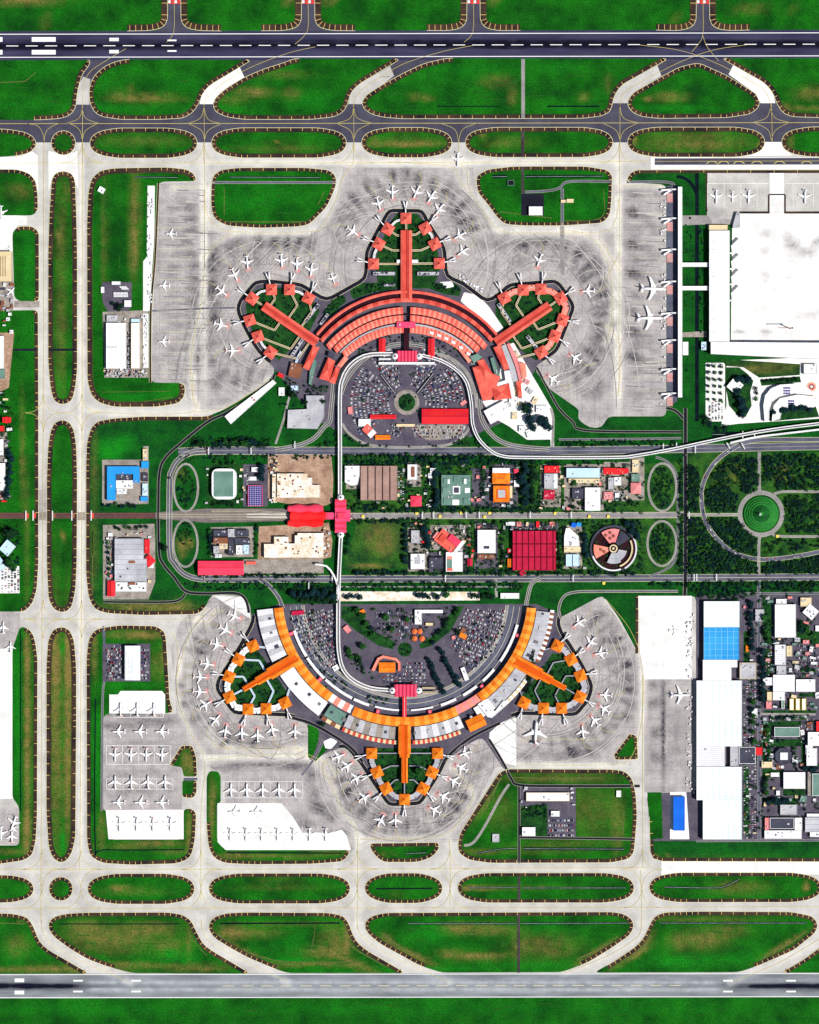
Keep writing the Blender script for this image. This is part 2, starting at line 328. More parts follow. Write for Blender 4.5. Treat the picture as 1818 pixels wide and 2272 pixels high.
# ------------------------------------------------------------------ paint masks
PAINT['dry'] = [(325,218,70,9,1.1),(265,212,22,12,.5),(290,200,8,12,.6),(563,205,38,11,1.2),(520,224,30,5,1.2),(625,165,60,8,.5),(648,208,20,12,.7),(925,215,22,5,1.2),(950,217,14,5,.8),
 (1100,180,34,14,.7),(1138,212,10,20,.9),(1295,215,12,9,.9),(1350,185,8,20,.5),(1490,215,36,10,1.1),(1437,220,10,5,1),(1798,207,36,14,.9),(1790,242,70,2.5,1.4),(1745,235,12,6,.8),
 (60,2,70,6,1.5),(647,3,12,7,1.3),(732,3,14,7,1.3),(1094,3,12,6,1),(1665,22,34,5,.7),(1757,25,14,5,.7),(98,50,3,14,1.2),(1500,45,3,5,1.2),
 (650,315,110,3.2,1.2),(620,330,90,8,.4),(320,316,100,2,.9),(320,312,110,12,.35),(905,321,80,3,1.2),(830,313,15,6,.8),(905,312,80,12,.3),(1115,323,32,2.4,1.2),(1130,316,60,14,.35),(1070,303,10,5,.9),
 (1540,305,120,10,.55),(1540,325,120,12,.5),(1560,318,110,2,1),(1407,310,8,12,.9),(1688,318,8,8,.8),(1755,315,8,16,.5),
 (300,480,11,100,.9),(296,560,9,50,.9),(233,530,6,140,.5),(150,425,5,20,.7),(137,560,12,170,.4),(132,525,5,18,.6),(135,735,14,70,.35),(135,830,9,60,.5),(40,425,28,18,.5),
 (125,980,3,70,.8),(48,1000,4,120,.7),(138,1190,4,10,1.4),(124,1190,3,10,1),(206,1220,4,110,1.0),(210,1020,5,80,.5),(60,1180,4,140,.4),
 (124,1600,10,260,1.1),(152,1560,11,200,1.1),(150,1750,10,120,.8),(122,1470,10,60,1),(152,1460,9,60,1.1),(62,1640,7,220,1.4),(62,1450,6,40,1),(60,1850,9,50,1.2),(20,1890,40,6,.6),
 (210,1440,6,60,.9),(300,1408,58,9,1.1),(330,1412,30,6,.6),(345,1475,5,36,1.1),(360,1470,4,34,.8),(320,1349,90,9,1.3),(400,1345,30,12,.8),(415,1690,12,30,.9),(425,1700,6,26,.6),
 (280,1876,60,5,.9),(350,1872,50,6,1.1),(420,1850,6,50,1),(225,1840,6,40,.9),(395,1890,40,8,.5),(470,1800,6,60,.9),(475,1760,5,30,.8),(600,1898,120,4,.8),(730,1893,40,4,.9),(520,1897,30,6,.7),
 (265,1970,18,5,1.2),(290,1975,60,5,.6),(300,1983,90,3,.5),(620,1972,110,2,.7),(620,1955,60,6,.3),(880,1985,30,4,.6),(1045,1968,40,3,1.1),(1060,1972,70,2.5,1),(1150,1968,140,2,.7),
 (1640,1970,60,14,.6),(1789,1968,8,8,1.4),(1500,1975,60,3,.7),
 (250,2085,90,28,.75),(190,2060,40,18,.8),(330,2060,60,14,.8),(375,2100,30,20,.7),(120,2152,160,7,1.1),(40,2100,26,24,.6),(290,2142,160,5,.8),(440,2150,60,6,.8),(20,2045,40,3,.8),(270,2044,110,2,1),(420,2090,8,40,.6),
 (510,2070,30,16,.8),(560,2070,60,10,.7),(745,2090,36,34,.6),(710,2113,50,12,.7),(560,2120,70,5,.9,28),(660,2138,110,4,1),(790,2140,60,8,.9,25),(770,2085,8,34,1),(640,2048,120,2,.9),(600,2046,120,2.5,.5),
 (1010,2060,30,11,1.1),(1080,2062,60,12,.8),(1060,2122,60,8,1.1),(1000,2115,30,8,.7),(1210,2100,70,26,.6),(915,2118,60,6,1.1,25),(860,2085,20,8,.9,35),(1145,2090,4,60,1.2),(1165,2090,5,40,.5),(1320,2115,50,7,1,-32),
 (1560,2085,50,22,.8),(1620,2065,40,14,.5),(1500,2090,20,20,.5),(1430,2095,8,30,1,38),(1400,2125,50,6,1,-30),(1735,2100,60,5,1.2,-30),(1560,2038,140,3,.7),
 (1085,1755,3.5,60,1.3,28),(1075,1790,6,40,.5,28),(1310,1800,60,55,.4),(1370,1830,14,60,.6),(1230,1728,120,2.5,1),(1250,1720,130,12,.3),(1110,1800,30,40,.35),(1250,1874,110,4,.8),(1060,1890,40,6,.7),(1200,1885,100,6,.5),
 (1470,1897,40,4,.8),(850,1895,30,4,.7),(1600,1900,150,4,.4),
 (845,1188,38,32,.7),(850,1215,24,18,.6),(820,1256,34,5,1.2),(410,1205,16,12,1.5),(402,1225,8,12,1),(400,1050,12,12,.5),(1735,1040,14,8,1.2),(1740,1058,20,10,.6),(1540,1080,6,14,.8),(1635,1050,10,30,.7,20),(1600,1060,16,24,.5),
 (1650,820,60,8,.7),(1720,815,60,14,.4),(1535,1050,4,40,.3),(760,350,1,1,0)]
PAINT['lush'] = [(600,100,1,1,0),(460,250,90,10,.6),(700,225,60,20,.6),(250,240,60,8,.6),(1050,160,80,18,.5),(1230,150,60,14,.5),(1240,245,120,5,.7),(1500,240,90,4,.7),(90,150,60,30,.3),(60,235,70,14,.4),(400,180,60,20,.3),
 (245,1000,30,24,1.3),(280,985,24,20,.9),(65,600,14,90,.6),(60,780,14,60,.5),(130,850,16,30,.5),(580,440,90,30,.5),(1300,460,30,20,.6),(300,880,80,12,.7),(137,1440,4,26,1.4),(137,1600,2.5,160,1.3),(140,1860,4,40,1.2),(38,1600,9,160,.9),
 (215,1700,6,120,1.2),(225,1610,20,20,.8),(300,1517,60,6,.9),(200,2130,50,12,.4),(390,2120,50,18,1),(40,2120,40,20,.6),(650,2100,40,30,.6),(640,2130,60,8,.7),(960,2070,40,24,.8),(980,2150,80,6,.8),(1200,2060,60,16,.5),(1180,2140,80,10,.6),
 (1600,2130,150,14,.7),(1480,2135,60,12,.6),(1790,2140,40,10,.7),(900,2240,400,14,.35),(200,2235,200,16,.5),(1500,2232,250,14,.4),(1330,840,40,20,.3),(1650,1900,140,12,.4)]
PAINT['dim'] = [(60,60,60,30,.7),(110,190,40,14,.7),(780,20,50,24,.7),(1180,25,50,20,.8),(1120,60,40,16,.5),(1010,40,20,16,.6),(900,300,1,1,0),(1220,205,60,12,.9),(1110,195,40,16,.5),(1540,200,30,18,.9),(1630,190,20,14,.6),(560,225,30,8,.6),
 (720,185,60,8,.6),(590,175,20,14,.5),(20,450,22,30,.9),(265,560,24,70,.8),(245,440,20,60,.5),(560,480,80,10,.3),(50,1220,4,100,.5),(135,1000,12,50,.5),(530,925,60,24,.6),(600,2255,200,10,.5),(1200,2250,200,12,.5),(80,2255,60,8,.6),(1750,2250,60,10,.6),(1600,15,40,18,.5),
 (640,1960,60,8,.4),(1100,1945,60,5,.5),(1330,1990,50,5,.4),(1600,2110,80,12,.3),(420,50,100,18,.3),(350,190,40,12,.5)]
# rubber and oil on the aprons and runways
ST = PAINT['stain']; PL = PAINT['pale']
random.seed(3)
for x in range(-20, 1850, 14):
    ST.append((x, 101 - x * 0.0018, 16, 5.5, 1.15 if not (560 < x < 640) else .9)); ST.append((x, 109 - x * 0.0018, 14, 2.2, .7)); 
    ST.append((x, 92 - x * .0018, 14, 2.0, .6))
    s_ = 1.3 * math.exp(-((x + 10) / 190) ** 2) if x < 500 else 1.2 * math.exp(-((x - 1850) / 190) ** 2)
    ST.append((x, 2188, 14, 5, s_)); ST.append((x, 2188, 14, 9, .5 * s_)); PL.append((x, 2180, 14, 5, .5 if 200 < x < 1600 else 0)); PL.append((x, 2196, 14, 5, .5 if 200 < x < 1600 else 0))
for y in list(range(460, 870, 26)):
    ST.append((424 + random.uniform(-8, 8), y, 17, 8, .8)); ST.append((470 + random.uniform(-12, 12), y + 8, 14, 10, .5 if y < 540 or y > 700 else .9)); ST.append((390, y + 4, 18, 6, .35))
for y in (470, 540, 604, 735, 790): ST += [(1402, y, 18, 12, 1.1), (1420, y + 10, 22, 9, .6)]
for y in (430, 500, 570, 650, 760, 820, 870): ST += [(1440, y, 30, 6, .35), (1412, y + 6, 14, 10, .5)]
for a in range(-60, 230, 17):   # upper apron wheel arcs behind the stands
    pass
for cx, cy in ((605, 700), (902, 560), (1200, 700)):
    pass
ST += [(460,580,16,24,.9),(475,560,18,14,.7),(510,545,16,14,.6),(530,540,12,14,.7),(570,540,12,18,.9),(600,540,12,14,.6),(635,540,12,14,.9),(670,530,14,14,.6),(695,540,12,18,.7),(720,500,16,14,.5),(755,470,14,12,.5),(790,440,14,14,.5),(815,405,16,12,.6),
 (870,385,12,14,.7),(900,380,12,12,.5),(925,395,10,12,.7),(960,410,14,14,.5),(990,430,16,16,.6),(1010,470,16,18,.6),(1040,500,18,16,.5),(1075,540,22,14,.5),(1110,540,14,14,.7),(1160,540,16,12,.8),(1210,535,20,12,.9),(1240,545,14,14,.6),(1290,560,24,16,.8),(1320,590,20,16,.7),
 (1345,640,14,22,.8),(1355,690,14,18,.6),(1340,740,16,20,.6),(1320,780,22,14,.5),(1300,820,22,16,.5),(1310,870,22,16,.6),(1330,850,10,18,.7),(470,640,12,18,.6),(450,690,12,16,.6),(440,740,14,18,.5),(445,790,14,18,.7),(470,850,22,10,.5),(520,850,24,10,.4),(500,890,26,8,.4),
 (1400,425,20,10,.5),(1400,690,16,10,.6),(440,650,8,8,.5),(690,390,1,1,0),(380,600,22,14,.3),(350,580,8,30,.3),
 (410,1440,12,8,.6),(405,1470,10,10,.7),(403,1520,8,9,1.1),(408,1562,8,8,1.1),(425,1600,10,10,.7),(440,1640,12,8,.4),(460,1340,10,20,.5),(475,1385,8,10,1.0),(500,1350,14,14,.5),(450,1400,10,10,.4),(540,1650,60,6,.5),(510,1640,12,10,.4),(600,1655,30,8,.5),(560,1655,12,10,.6),
 (500,1704,50,7,.6),(560,1696,60,5,.7),(610,1700,40,8,.5),(660,1700,30,10,.9),(690,1720,14,14,.8),(700,1760,12,18,.6),(705,1790,18,14,.9),(720,1800,20,12,.6),(680,1830,20,10,.8),(735,1815,16,10,.8),(760,1790,20,14,.5),(770,1760,14,10,.9),(750,1720,14,12,.6),(800,1800,18,12,.5),(820,1840,20,10,.5),
 (900,1830,26,8,.4),(950,1850,24,10,.8),(990,1820,16,16,.8),(1010,1790,18,12,1.0),(1028,1765,12,12,.9),(1060,1700,22,10,.7),(1080,1680,14,10,.5),(1040,1725,16,10,.4),(880,1860,40,6,.5),(760,1850,14,10,.6),(765,1900,16,14,.5),(795,1920,14,30,.4),
 (1170,1680,14,12,.6),(1210,1675,14,10,.5),(1240,1680,14,12,.6),(1275,1670,22,16,1.0),(1310,1668,16,12,.9),(1340,1650,14,12,.7),(1240,1630,40,6,.4),(1365,1610,12,8,.8),(1390,1590,12,12,1.1),(1400,1565,12,12,.9),(1400,1530,12,10,1.0),(1395,1495,12,8,.8),(1393,1472,12,9,1.1),(1375,1440,14,8,.6),(1365,1420,14,10,.5),
 (1330,1365,20,8,.6),(1365,1400,10,10,.5),(1450,1560,14,14,.8),(1455,1625,12,14,.9),(1455,1680,12,14,.8),(1450,1520,14,10,.7),(1472,1620,2.2,130,.9),(1500,1640,30,60,.3),(1470,1600,4,140,.35),
 (260,1610,60,10,.7),(350,1600,50,9,.8),(280,1585,70,6,.9),(300,1650,70,4,.4),(310,1755,70,7,.5),(300,1716,80,8,.3),(340,1670,60,14,.25),(1750,535,14,20,.55),(1785,560,8,12,.4),(1770,555,18,18,.3),(1700,520,12,10,.5),(1700,555,10,10,.4),(1700,620,10,7,.3),(1800,560,10,20,.5),(1790,700,40,5,.4),(1640,735,16,6,.7),(1700,738,14,6,.6),
 (1600,425,40,6,.3),(1700,425,40,6,.3),(1590,480,30,20,.25),(94,1120,8,30,.9),(1815,535,10,14,.5)]
PL += [(x, 358, 60, 6, .8) for x in range(500, 1400, 60)] + [(94, y, 4, 70, .9) for y in range(340, 1900, 80)] + [(181, y, 4, 70, .9) for y in range(340, 1900, 80)] + [(x, 1928, 60, 3, .6) for x in range(100, 1440, 80)] + [(x, 2015, 60, 3, .5) for x in range(100, 1800, 80)]
PL += [(453, y, 8, 50, .6) for y in range(360, 900, 50)] + [(1372, y, 9, 60, .7) for y in range(350, 900, 60)] + [(600, 515, 90, 6, .5), (1180, 512, 120, 6, .6), (330, 915, 120, 6, .6), (300, 1375, 150, 5, .6), (420, 1480, 14, 60, .5), (600, 1682, 200, 5, .7), (1250, 1698, 110, 4, .6), (1425, 1560, 6, 160, .6), (445, 1850, 7, 90, .5), (795, 1880, 8, 60, .4), (1300, 480, 80, 8, .4)]

TAX = [  # yellow centre lines
 [(-40,274.5),(900,273.5),(1860,272)], [(-40,362),(440,362),(900,361),(1440,358)], [(98,316),(97,900),(94,1400),(92,2050)], [(183.5,230),(183,900),(181,1400),(178,1930)], [(-40,1929),(430,1929),(900,1928),(1440,1925)], [(-40,2016),(900,2015),(1860,2012)],
 [(453,230),(455,400),(454,600)], [(785,230),(786,340)], [(1018,316),(1018,340)], [(1376,230),(1375,500),(1374,880)], [(1712,230),(1714,316)],
 [(370,94),(382,80),(387,60),(387,0)], [(655,98),(675,80),(684,60),(684,0)], [(1030,94),(1045,80),(1051,60),(1051,0)], [(1560,0),(1560,75),(1548,100),(1535,115)], [(1560,80),(1570,105),(1595,135)],
 [(280,108),(235,135),(200,160),(186,190),(184,230)], [(700,104),(640,118),(560,148),(500,182),(462,215),(453,235)], [(1050,101),(980,115),(900,140),(850,168),(805,198),(786,225),(785,240)], [(1660,99),(1580,112),(1500,142),(1400,195),(1380,215),(1376,235)], [(1420,100),(1500,110),(1560,128),(1620,155),(1690,195),(1707,220),(1712,240)],
 [(60,274),(85,280),(97,300),(98,316)], [(98,316),(104,290),(125,276),(141,274),(160,276),(178,290),(183,312)], [(183,312),(190,290),(215,275)], [(183,240),(190,262),(220,274)], [(183,240),(176,262),(150,273)],
 [(454,312),(448,290),(420,275)], [(454,312),(462,290),(490,275)], [(453,238),(462,265),(490,274)], [(453,238),(445,262),(420,273)], [(785,312),(778,290),(750,275)], [(785,312),(793,290),(820,275)], [(785,238),(793,262),(825,273)], [(785,238),(778,262),(750,273)],
 [(1018,316),(1010,288),(980,274)], [(1018,316),(1026,288),(1056,274)], [(1376,312),(1368,290),(1340,274)], [(1376,312),(1385,290),(1415,273)], [(1376,235),(1384,262),(1415,272)], [(1712,312),(1704,288),(1675,273)], [(1712,312),(1720,290),(1750,272)], [(1710,240),(1720,262),(1750,271)],[(1710,240),(1700,262),(1670,272)],
 [(183,330),(195,350),(225,361)], [(454,420),(458,470),(480,500),(520,514),(690,514),(716,500),(745,445),(758,400),(785,362)], [(454,420),(452,640),(428,760),(426,860),(440,900)], [(1018,362),(1036,380),(1042,420),(1080,480),(1105,508),(1140,516),(1330,515),(1365,490),(1374,440)],
 [(860,360),(905,361),(1000,370),(1018,395),(1034,420)], [(450,575),(480,540),(520,515)], [(1330,530),(1350,560),(1374,600)], [(1240,510),(1300,520),(1340,560),(1356,620),(1358,700),(1348,760)], [(430,915),(500,905),(560,870),(600,840)],
 [(195,905),(240,916),(420,916),(428,880),(428,830)], [(60,1374),(440,1374)], [(380,1400),(395,1440),(393,1520),(400,1570),(425,1630),(455,1690),(447,1800),(447,2000)], [(440,1374),(460,1380),(480,1350)], [(392,1500),(420,1410),(460,1350)],
 [(460,1684),(560,1676),(660,1676),(700,1690),(735,1740),(760,1800),(790,1840),(794,1900),(793,2060)], [(470,1640),(500,1660),(680,1662)], [(660,1665),(720,1690),(750,1720)], [(1000,1700),(1050,1760),(1020,1820),(990,1850),(940,1860),(860,1862),(800,1862)], [(1150,1697),(1350,1697),(1400,1680),(1424,1600),(1426,1480),(1400,1400),(1345,1330)],
 [(1426,1500),(1427,1925)], [(998,1862),(1000,1930),(999,2010)], [(92,2040),(96,2068),(120,2100),(180,2132),(290,2180)], [(447,2040),(452,2070),(480,2100),(560,2140),(640,2180)], [(793,2050),(800,2072),(840,2105),(920,2145),(1000,2180)], [(1422,1930),(1424,2050),(1410,2082),(1350,2120),(1250,2160)], [(1860,2060),(1800,2095),(1720,2140),(1620,2180)],
 [(1471,420),(1471,412),(1380,412)], [(385,420),(385,415),(440,415)], [(1453,358),(1860,357)], [(1160,1640),(1330,1640)],[(1344,720),(1374,760),(1376,830),(1370,880)],[(1345,620),(1376,560)]]
for tp_ in TAX[6:]:
    if min(q_[1] for q_ in tp_) > 355:
        for q_ in smooth_path(tp_, 12): PL.append((q_[0], q_[1], 9, 9, .55))
random.seed(31)
for cx_, cy_, r_, a_0, a_1 in ((902,560,165,-75,75),(902,560,140,-80,80),(605,700,130,190,350),(605,700,165,190,400),(1200,700,130,-30,160),(1200,700,158,-20,150),(590,1500,150,190,300),(590,1500,172,200,300),(1215,1500,150,40,190),(1215,1500,175,40,170),(898,1690,150,100,260),(898,1690,125,100,260)):
    a = a_0
    while a < a_1:
        t_ = math.radians(a); ST.append((cx_ + r_ * math.sin(t_), cy_ - r_ * math.cos(t_), 5 + random.random() * 5, 13 + random.random() * 8, random.uniform(.45, 1.1), a)); a += random.uniform(7, 13)
for _ in range(30): ST.append((random.uniform(1640, 1815), random.uniform(480, 750), random.uniform(3, 12), random.uniform(2, 6), random.uniform(.1, .3)))
PAINT['dry'] = [(s_[0], s_[1], s_[2], s_[3], s_[4] * (.75 if s_[1] < 300 else .9)) + tuple(s_[5:]) for s_ in PAINT['dry']]
# ------------------------------------------------------------------ ground and pavements
zg = MB(); E_ = 26000
gm = sheet('ground', [(-60, -60), (1880, -60), (1880, 2340), (-60, 2340)], 'grass', 0, 'flat green grassland of the airfield under everything', 20, ('dry', 'lush', 'dim'))
far = MB(); ex = [P(-60, 2340), P(1880, -60)]
(xa, ya), (xb, yb) = ex
for q in ([(-E_, -E_), (E_, -E_), (E_, ya), (-E_, ya)], [(-E_, yb), (E_, yb), (E_, E_), (-E_, E_)], [(-E_, ya), (xa, ya), (xa, yb), (-E_, yb)], [(xb, ya), (E_, ya), (E_, yb), (xb, yb)]): far.face([(a, b, 0.0) for a, b in q])
tag(far.build('distant_ground', 'grass'), 'grassland stretching beyond the airport', None, None, 'structure')
tl = lambda x: -0.0018 * x
sheet('taxiway', [(-60, 132), (1880, 129), (1880, 316), (-60, 316)], 'asphalt', 1, 'dark asphalt parallel taxiway south of the upper runway', 14, ('stain',))
sheet('runway', [(-60, 69.5), (1880, 66), (1880, 131.5), (-60, 134.5)], 'runway_asphalt', 2, 'dark blue-black asphalt runway across the top', 5, ('stain',))
sheet('concrete_pavement', [(-60, 316), (1880, 316), (1880, 2162), (-60, 2162)], 'concrete', 1, 'pale concrete taxiways around the terminals', 10, ('stain', 'pale'))
sheet('runway', [(-60, 2160.5), (1880, 2158.5), (1880, 2212.5), (-60, 2215.5)], 'runway_grey', 2, 'grey runway along the bottom edge', 5, ('stain', 'pale'))
# apron tones
AP = [[(349,408),(437,404),(462,404),(462,512),(700,514),(748,440),(762,372),(1050,372),(1060,440),(1102,508),(1362,508),(1362,410),(1479,410),(1479,923),(1348,949),(1290,949),(1190,900),(600,900),(500,908),(440,912),(415,880),(411,850),(336,850)],
      [(466,1322),(1337,1320),(1425,1460),(1420,1600),(1400,1698),(1100,1702),(1015,1868),(815,1868),(780,1890),(500,1886),(500,1720),(440,1690),(392,1582),(380,1440),(400,1380)],
      [(229,1584),(392,1584),(436,1650),(400,1655),(376,1697),(404,1702),(404,1795),(229,1797)],
      [(1430,1507),(1540,1507),(1540,1758),(1430,1758)], [(-60,1345),(45,1360),(45,1438),(-60,1438)], [(-60,1792),(43,1792),(43,1874),(-60,1874)]]
for i, a in enumerate(AP): sheet('apron', a, 'apron', 2, 'worn grey concrete aircraft apron with dark tyre stains', 8, ('stain', 'pale'))
# ---- grass islands
NI = [([(-60,134),(201,133),(198,146),(184,162),(176,187),(171,213),(169,238),(156,256),(134,263),(90,266),(-60,266)], (1,9), 'west of the first exit'),
 ([(277,132),(256,137),(229,149),(208,170),(199,192),(198,213),(201,233),(212,251),(228,259),(267,265),(357,265),(408,262),(430,248),(443,227),(450,207),(466,189),(493,173),(533,149),(560,133)], (0,18), 'between the first two exits'),
 ([(653,130),(631,139),(586,153),(541,172),(498,199),(477,219),(473,235),(479,248),(501,259),(541,265),(690,265),(743,259),(762,248),(770,235),(779,205),(797,187),(866,145),(890,131)], (0,17), 'between second and third exits'),
 ([(991,129),(940,141),(900,160),(850,187),(813,211),(803,227),(807,240),(823,253),(850,260),(890,263.5),(1295,262.7),(1337,257),(1353,248),(1358,236),(1363,213),(1379,189),(1459,144),(1485,130)], (0,17), 'cut by a narrow service road'),
 ([(1550,139),(1507,149),(1470,169),(1406,205),(1394,221),(1393,235),(1403,249),(1425,259),(1465,263),(1614,261),(1665,253),(1682,240),(1686,227),(1678,208),(1614,168)], None, 'triangle between the two eastern exits'),
 ([(1600,129),(1649,157),(1697,184),(1715,205),(1725,232),(1737,251),(1758,259),(1880,263),(1880,129)], (0,7), 'east of the last exit')]
for p, sg, lb in NI: island(p, 9.5, sg, 'mown grass south of the upper runway, ' + lb, tl=7)
strips = MB()
for cx in (387, 684, 1051, 1560):
    yb = 69 + tl(cx)
    sheet('taxiway', [(cx-14,-40),(cx-15,40),(cx-20,55),(cx-34,66),(cx-60,yb+2),(cx+60,yb+2),(cx+34,66),(cx+20,55),(cx+15,40),(cx+14,-40)], 'asphalt', 3, 'dark asphalt stub taxiway crossing the top edge')
    for sgn in (-1, 1):
        pth = [(cx+sgn*14,-40),(cx+sgn*15,44),(cx+sgn*21,57),(cx+sgn*34,64),(cx+sgn*56,68),(cx+sgn*104,yb+.5)]
        rp, _ = fillet(pth, False)
        shoulder(rp, 14, 1 if sgn < 0 else -1, tl=13, gap=13)
    for k in range(4): rectmark(cx-13+k*7, cx-8+k*7, 1, 7, 4 if k % 2 else 0)
    rectmark(cx-13, cx+13, 7, 8.5, 4); rectmark(cx-13, cx+13, 0, 1, 4)
island([(-60,284),(20,287),(55,293),(72,302),(80,313),(80,325),(68,338),(45,345),(-60,352)], 9, (0,7), 'grass half oval at the left edge below the upper taxiway')
island(circ(141, 317, 27), 8, None, 'small round grass island beside the twin taxiways, upper left', 8, tl=6)
for i, (a, b) in enumerate(((200,438),(470,769),(803,1003),(1033,1360),(1393,1697),(1735,2040))):
    oval(a, b, 284 - i * .5, 351 - i * .6, wid=10, label=ORD[i] + ' long grass oval from the left below the upper taxiway')
LI = [([(-60,375),(40,376),(66,385),(79,400),(84,430),(85,465),(74,478),(-60,478)], (0,5)),
 ([(28,517),(40,502),(72,502),(87,514),(87,669),(45,669),(32,660)], (1,4)),
 ([(-60,690),(85,688),(86,900),(86,1250),(82,1310),(72,1340),(55,1357),(-60,1357)], (1,6)),
 ([(28,1440),(45,1390),(64,1394),(75,1409),(80,1430),(84,1462),(83,1810),(80,1865),(72,1897),(53,1909),(0,1917),(-60,1917),(-60,1876),(43,1876),(43,1790),(28,1770)], (2,10))]
for i, (p, sg) in enumerate(LI): island(p, 8.5, sg, ORD[i] + ' grass block from the top along the left edge', rmax=10)
AI = [[(141,379),(160,385),(167,400),(170,470),(172,560),(172,820),(168,860),(160,890),(139,899),(120,890),(112,860),(107,800),(107,560),(110,470),(115,400),(122,385)],
 [(139,931),(155,937),(165,955),(170,990),(172,1060),(171,1250),(168,1310),(160,1345),(150,1356),(136,1359),(120,1352),(108,1330),(104,1250),(104,1060),(107,990),(113,955),(122,937)],
 [(137,1390),(155,1397),(165,1420),(170,1480),(170,1600),(168,1860),(160,1892),(150,1908),(136,1915),(118,1905),(108,1880),(103,1800),(103,1480),(107,1420),(118,1397)]]
for p, lb in zip(AI, ('upper', 'middle', 'lower')): island(p, 11, None, lb + ' long narrow grass strip between the twin taxiways')
island([(196,427),(203,397),(221,379),(253,373),(373,371),(416,376),(432,387),(437,402),(360,403),(349,412),(348,500),(344,580),(336,690),(335,849),(411,850),(411,877),(397,895),(347,903),(253,903),(219,893),(203,877),(194,845),(193,500)], 12, (14,7), 'large grass block west of the upper remote stands')
island([(192,1462),(197,1417),(213,1395),(267,1387),(347,1389),(365,1401),(369,1417),(375,1515),(377,1555),(387,1582),(230,1584),(229,1797),(241,1800),(241,1863),(408,1863),(408,1795),(427,1794),(436,1805),(433,1865),(424,1903),(395,1916),(293,1919),(227,1915),(200,1900),(193,1865)], 9, (16,9), 'grass wrapping round the lower remote stands')
island([(403,1654),(427,1654),(436,1680),(438,1723),(408,1723),(404,1702),(376,1698)], 8, (6,3), 'small brown-green wedge of grass beside remote stands', rmax=6)
island([(405,1731),(437,1731),(437,1758),(429,1771),(405,1769)], 8, (1,4), 'small dark grass rectangle beside remote stands', rmax=6)
island([(459,1723),(466,1710),(485,1712),(490,1723),(490,1780),(482,1784),(482,1868),(500,1886),(778,1886),(770,1903),(757,1912),(690,1917),(557,1918),(498,1915),(474,1903),(463,1879),(459,1839)], 8, (8,16), 'L-shaped brown-green verge around the white parking pad')
island([(818,1871),(973,1869),(975,1882),(961,1901),(928,1913),(850,1913),(829,1895)], 8.5, None, 'short grass wedge below the southern pier')
island([(1016,1878),(1020,1850),(1047,1808),(1106,1716),(1125,1706),(1360,1707),(1387,1711),(1403,1727),(1411,1760),(1414,1812),(1407,1892),(1395,1906),(1358,1914),(1088,1915),(1041,1908),(1020,1894)], 9, (4,3), 'large grass block south east of the lower terminal')
island([(1398,1627),(1414,1633),(1416,1685),(1365,1686),(1362,1675)], 7.5, None, 'small triangular grass island by the cargo apron', rmax=6, tl=6)
island([(470,405),(474,389),(490,377),(530,372),(677,372),(730,377),(745,389),(747,408),(738,432),(725,460),(706,479),(687,498),(663,503),(578,506),(503,501),(474,485),(468,450)], 8, None, 'bright green grass block north west of the upper terminal')
island([(1057,400),(1060,389),(1081,376),(1140,369),(1300,369),(1348,377),(1359,389),(1357,450),(1353,479),(1337,495),(1247,501),(1167,501),(1121,498),(1103,482),(1084,455),(1060,427)], 8, None, 'grass block with small service roads north east of the upper terminal')
# southern islands
island([(-60,2025),(30,2027),(61,2035),(73,2052),(88,2089),(107,2107),(199,2160),(-60,2161)], 8.5, (0,6), 'grass west of the first lower exit')
SI = [[(293,2159),(240,2145),(197,2129),(160,2108),(120,2079),(108,2060),(109,2044),(123,2033),(149,2027),(187,2024.5),(373,2024),(405,2029),(424,2041),(437,2068),(451,2095),(477,2113),(557,2160)],
 [(637,2159),(599,2145),(551,2125),(511,2103),(474,2080),(463,2060),(466,2044),(479,2033),(503,2026),(543,2024),(730,2025),(762,2032),(774,2047),(783,2073),(794,2092),(815,2109),(901,2159)],
 [(980,2158),(928,2141),(900,2125),(845,2095),(818,2073),(809,2057),(813,2041),(829,2031),(855,2025),(1360,2023),(1386,2028),(1403,2040),(1407,2056),(1398,2075),(1358,2103),(1304,2136),(1247,2157)],
 [(1318,2158),(1358,2136),(1410,2101),(1428,2082),(1440,2056),(1452,2033),(1475,2024),(1546,2022),(1757,2023),(1804,2033),(1816,2051),(1809,2070),(1762,2108),(1687,2141),(1640,2157)]]
for i, p in enumerate(SI): island(p, 8.5, (1, len(p) - (1 if i != 3 else 2)) if i != 2 else (1, len(p) - 2), ORD[i] + ' large patchy grass field from the left above the lower runway')
island([(1733,2158),(1780,2131),(1818,2103),(1880,2070),(1880,2158)], 8.5, (0,3), 'grass corner at the right edge above the lower runway')
island([(-60,1940),(30,1942),(58,1949),(72,1960),(76,1972),(72,1985),(58,1995),(30,2002),(-60,2005)], 8.5, (0,8), 'grass half oval at the left edge above the lower taxiway')
island(circ(135.5, 1972, 26.5), 8, None, 'small round grass island beside the twin taxiways, lower left', 8, tl=6)
for i, (a, b) in enumerate(((195,432),(464,777),(810,982),(1016,1407),(1441,1822))):
    oval(a, b, 1938 - i * .5, 2006 - i, wid=8, label=ORD[i] + ' long grass oval from the left near the bottom')
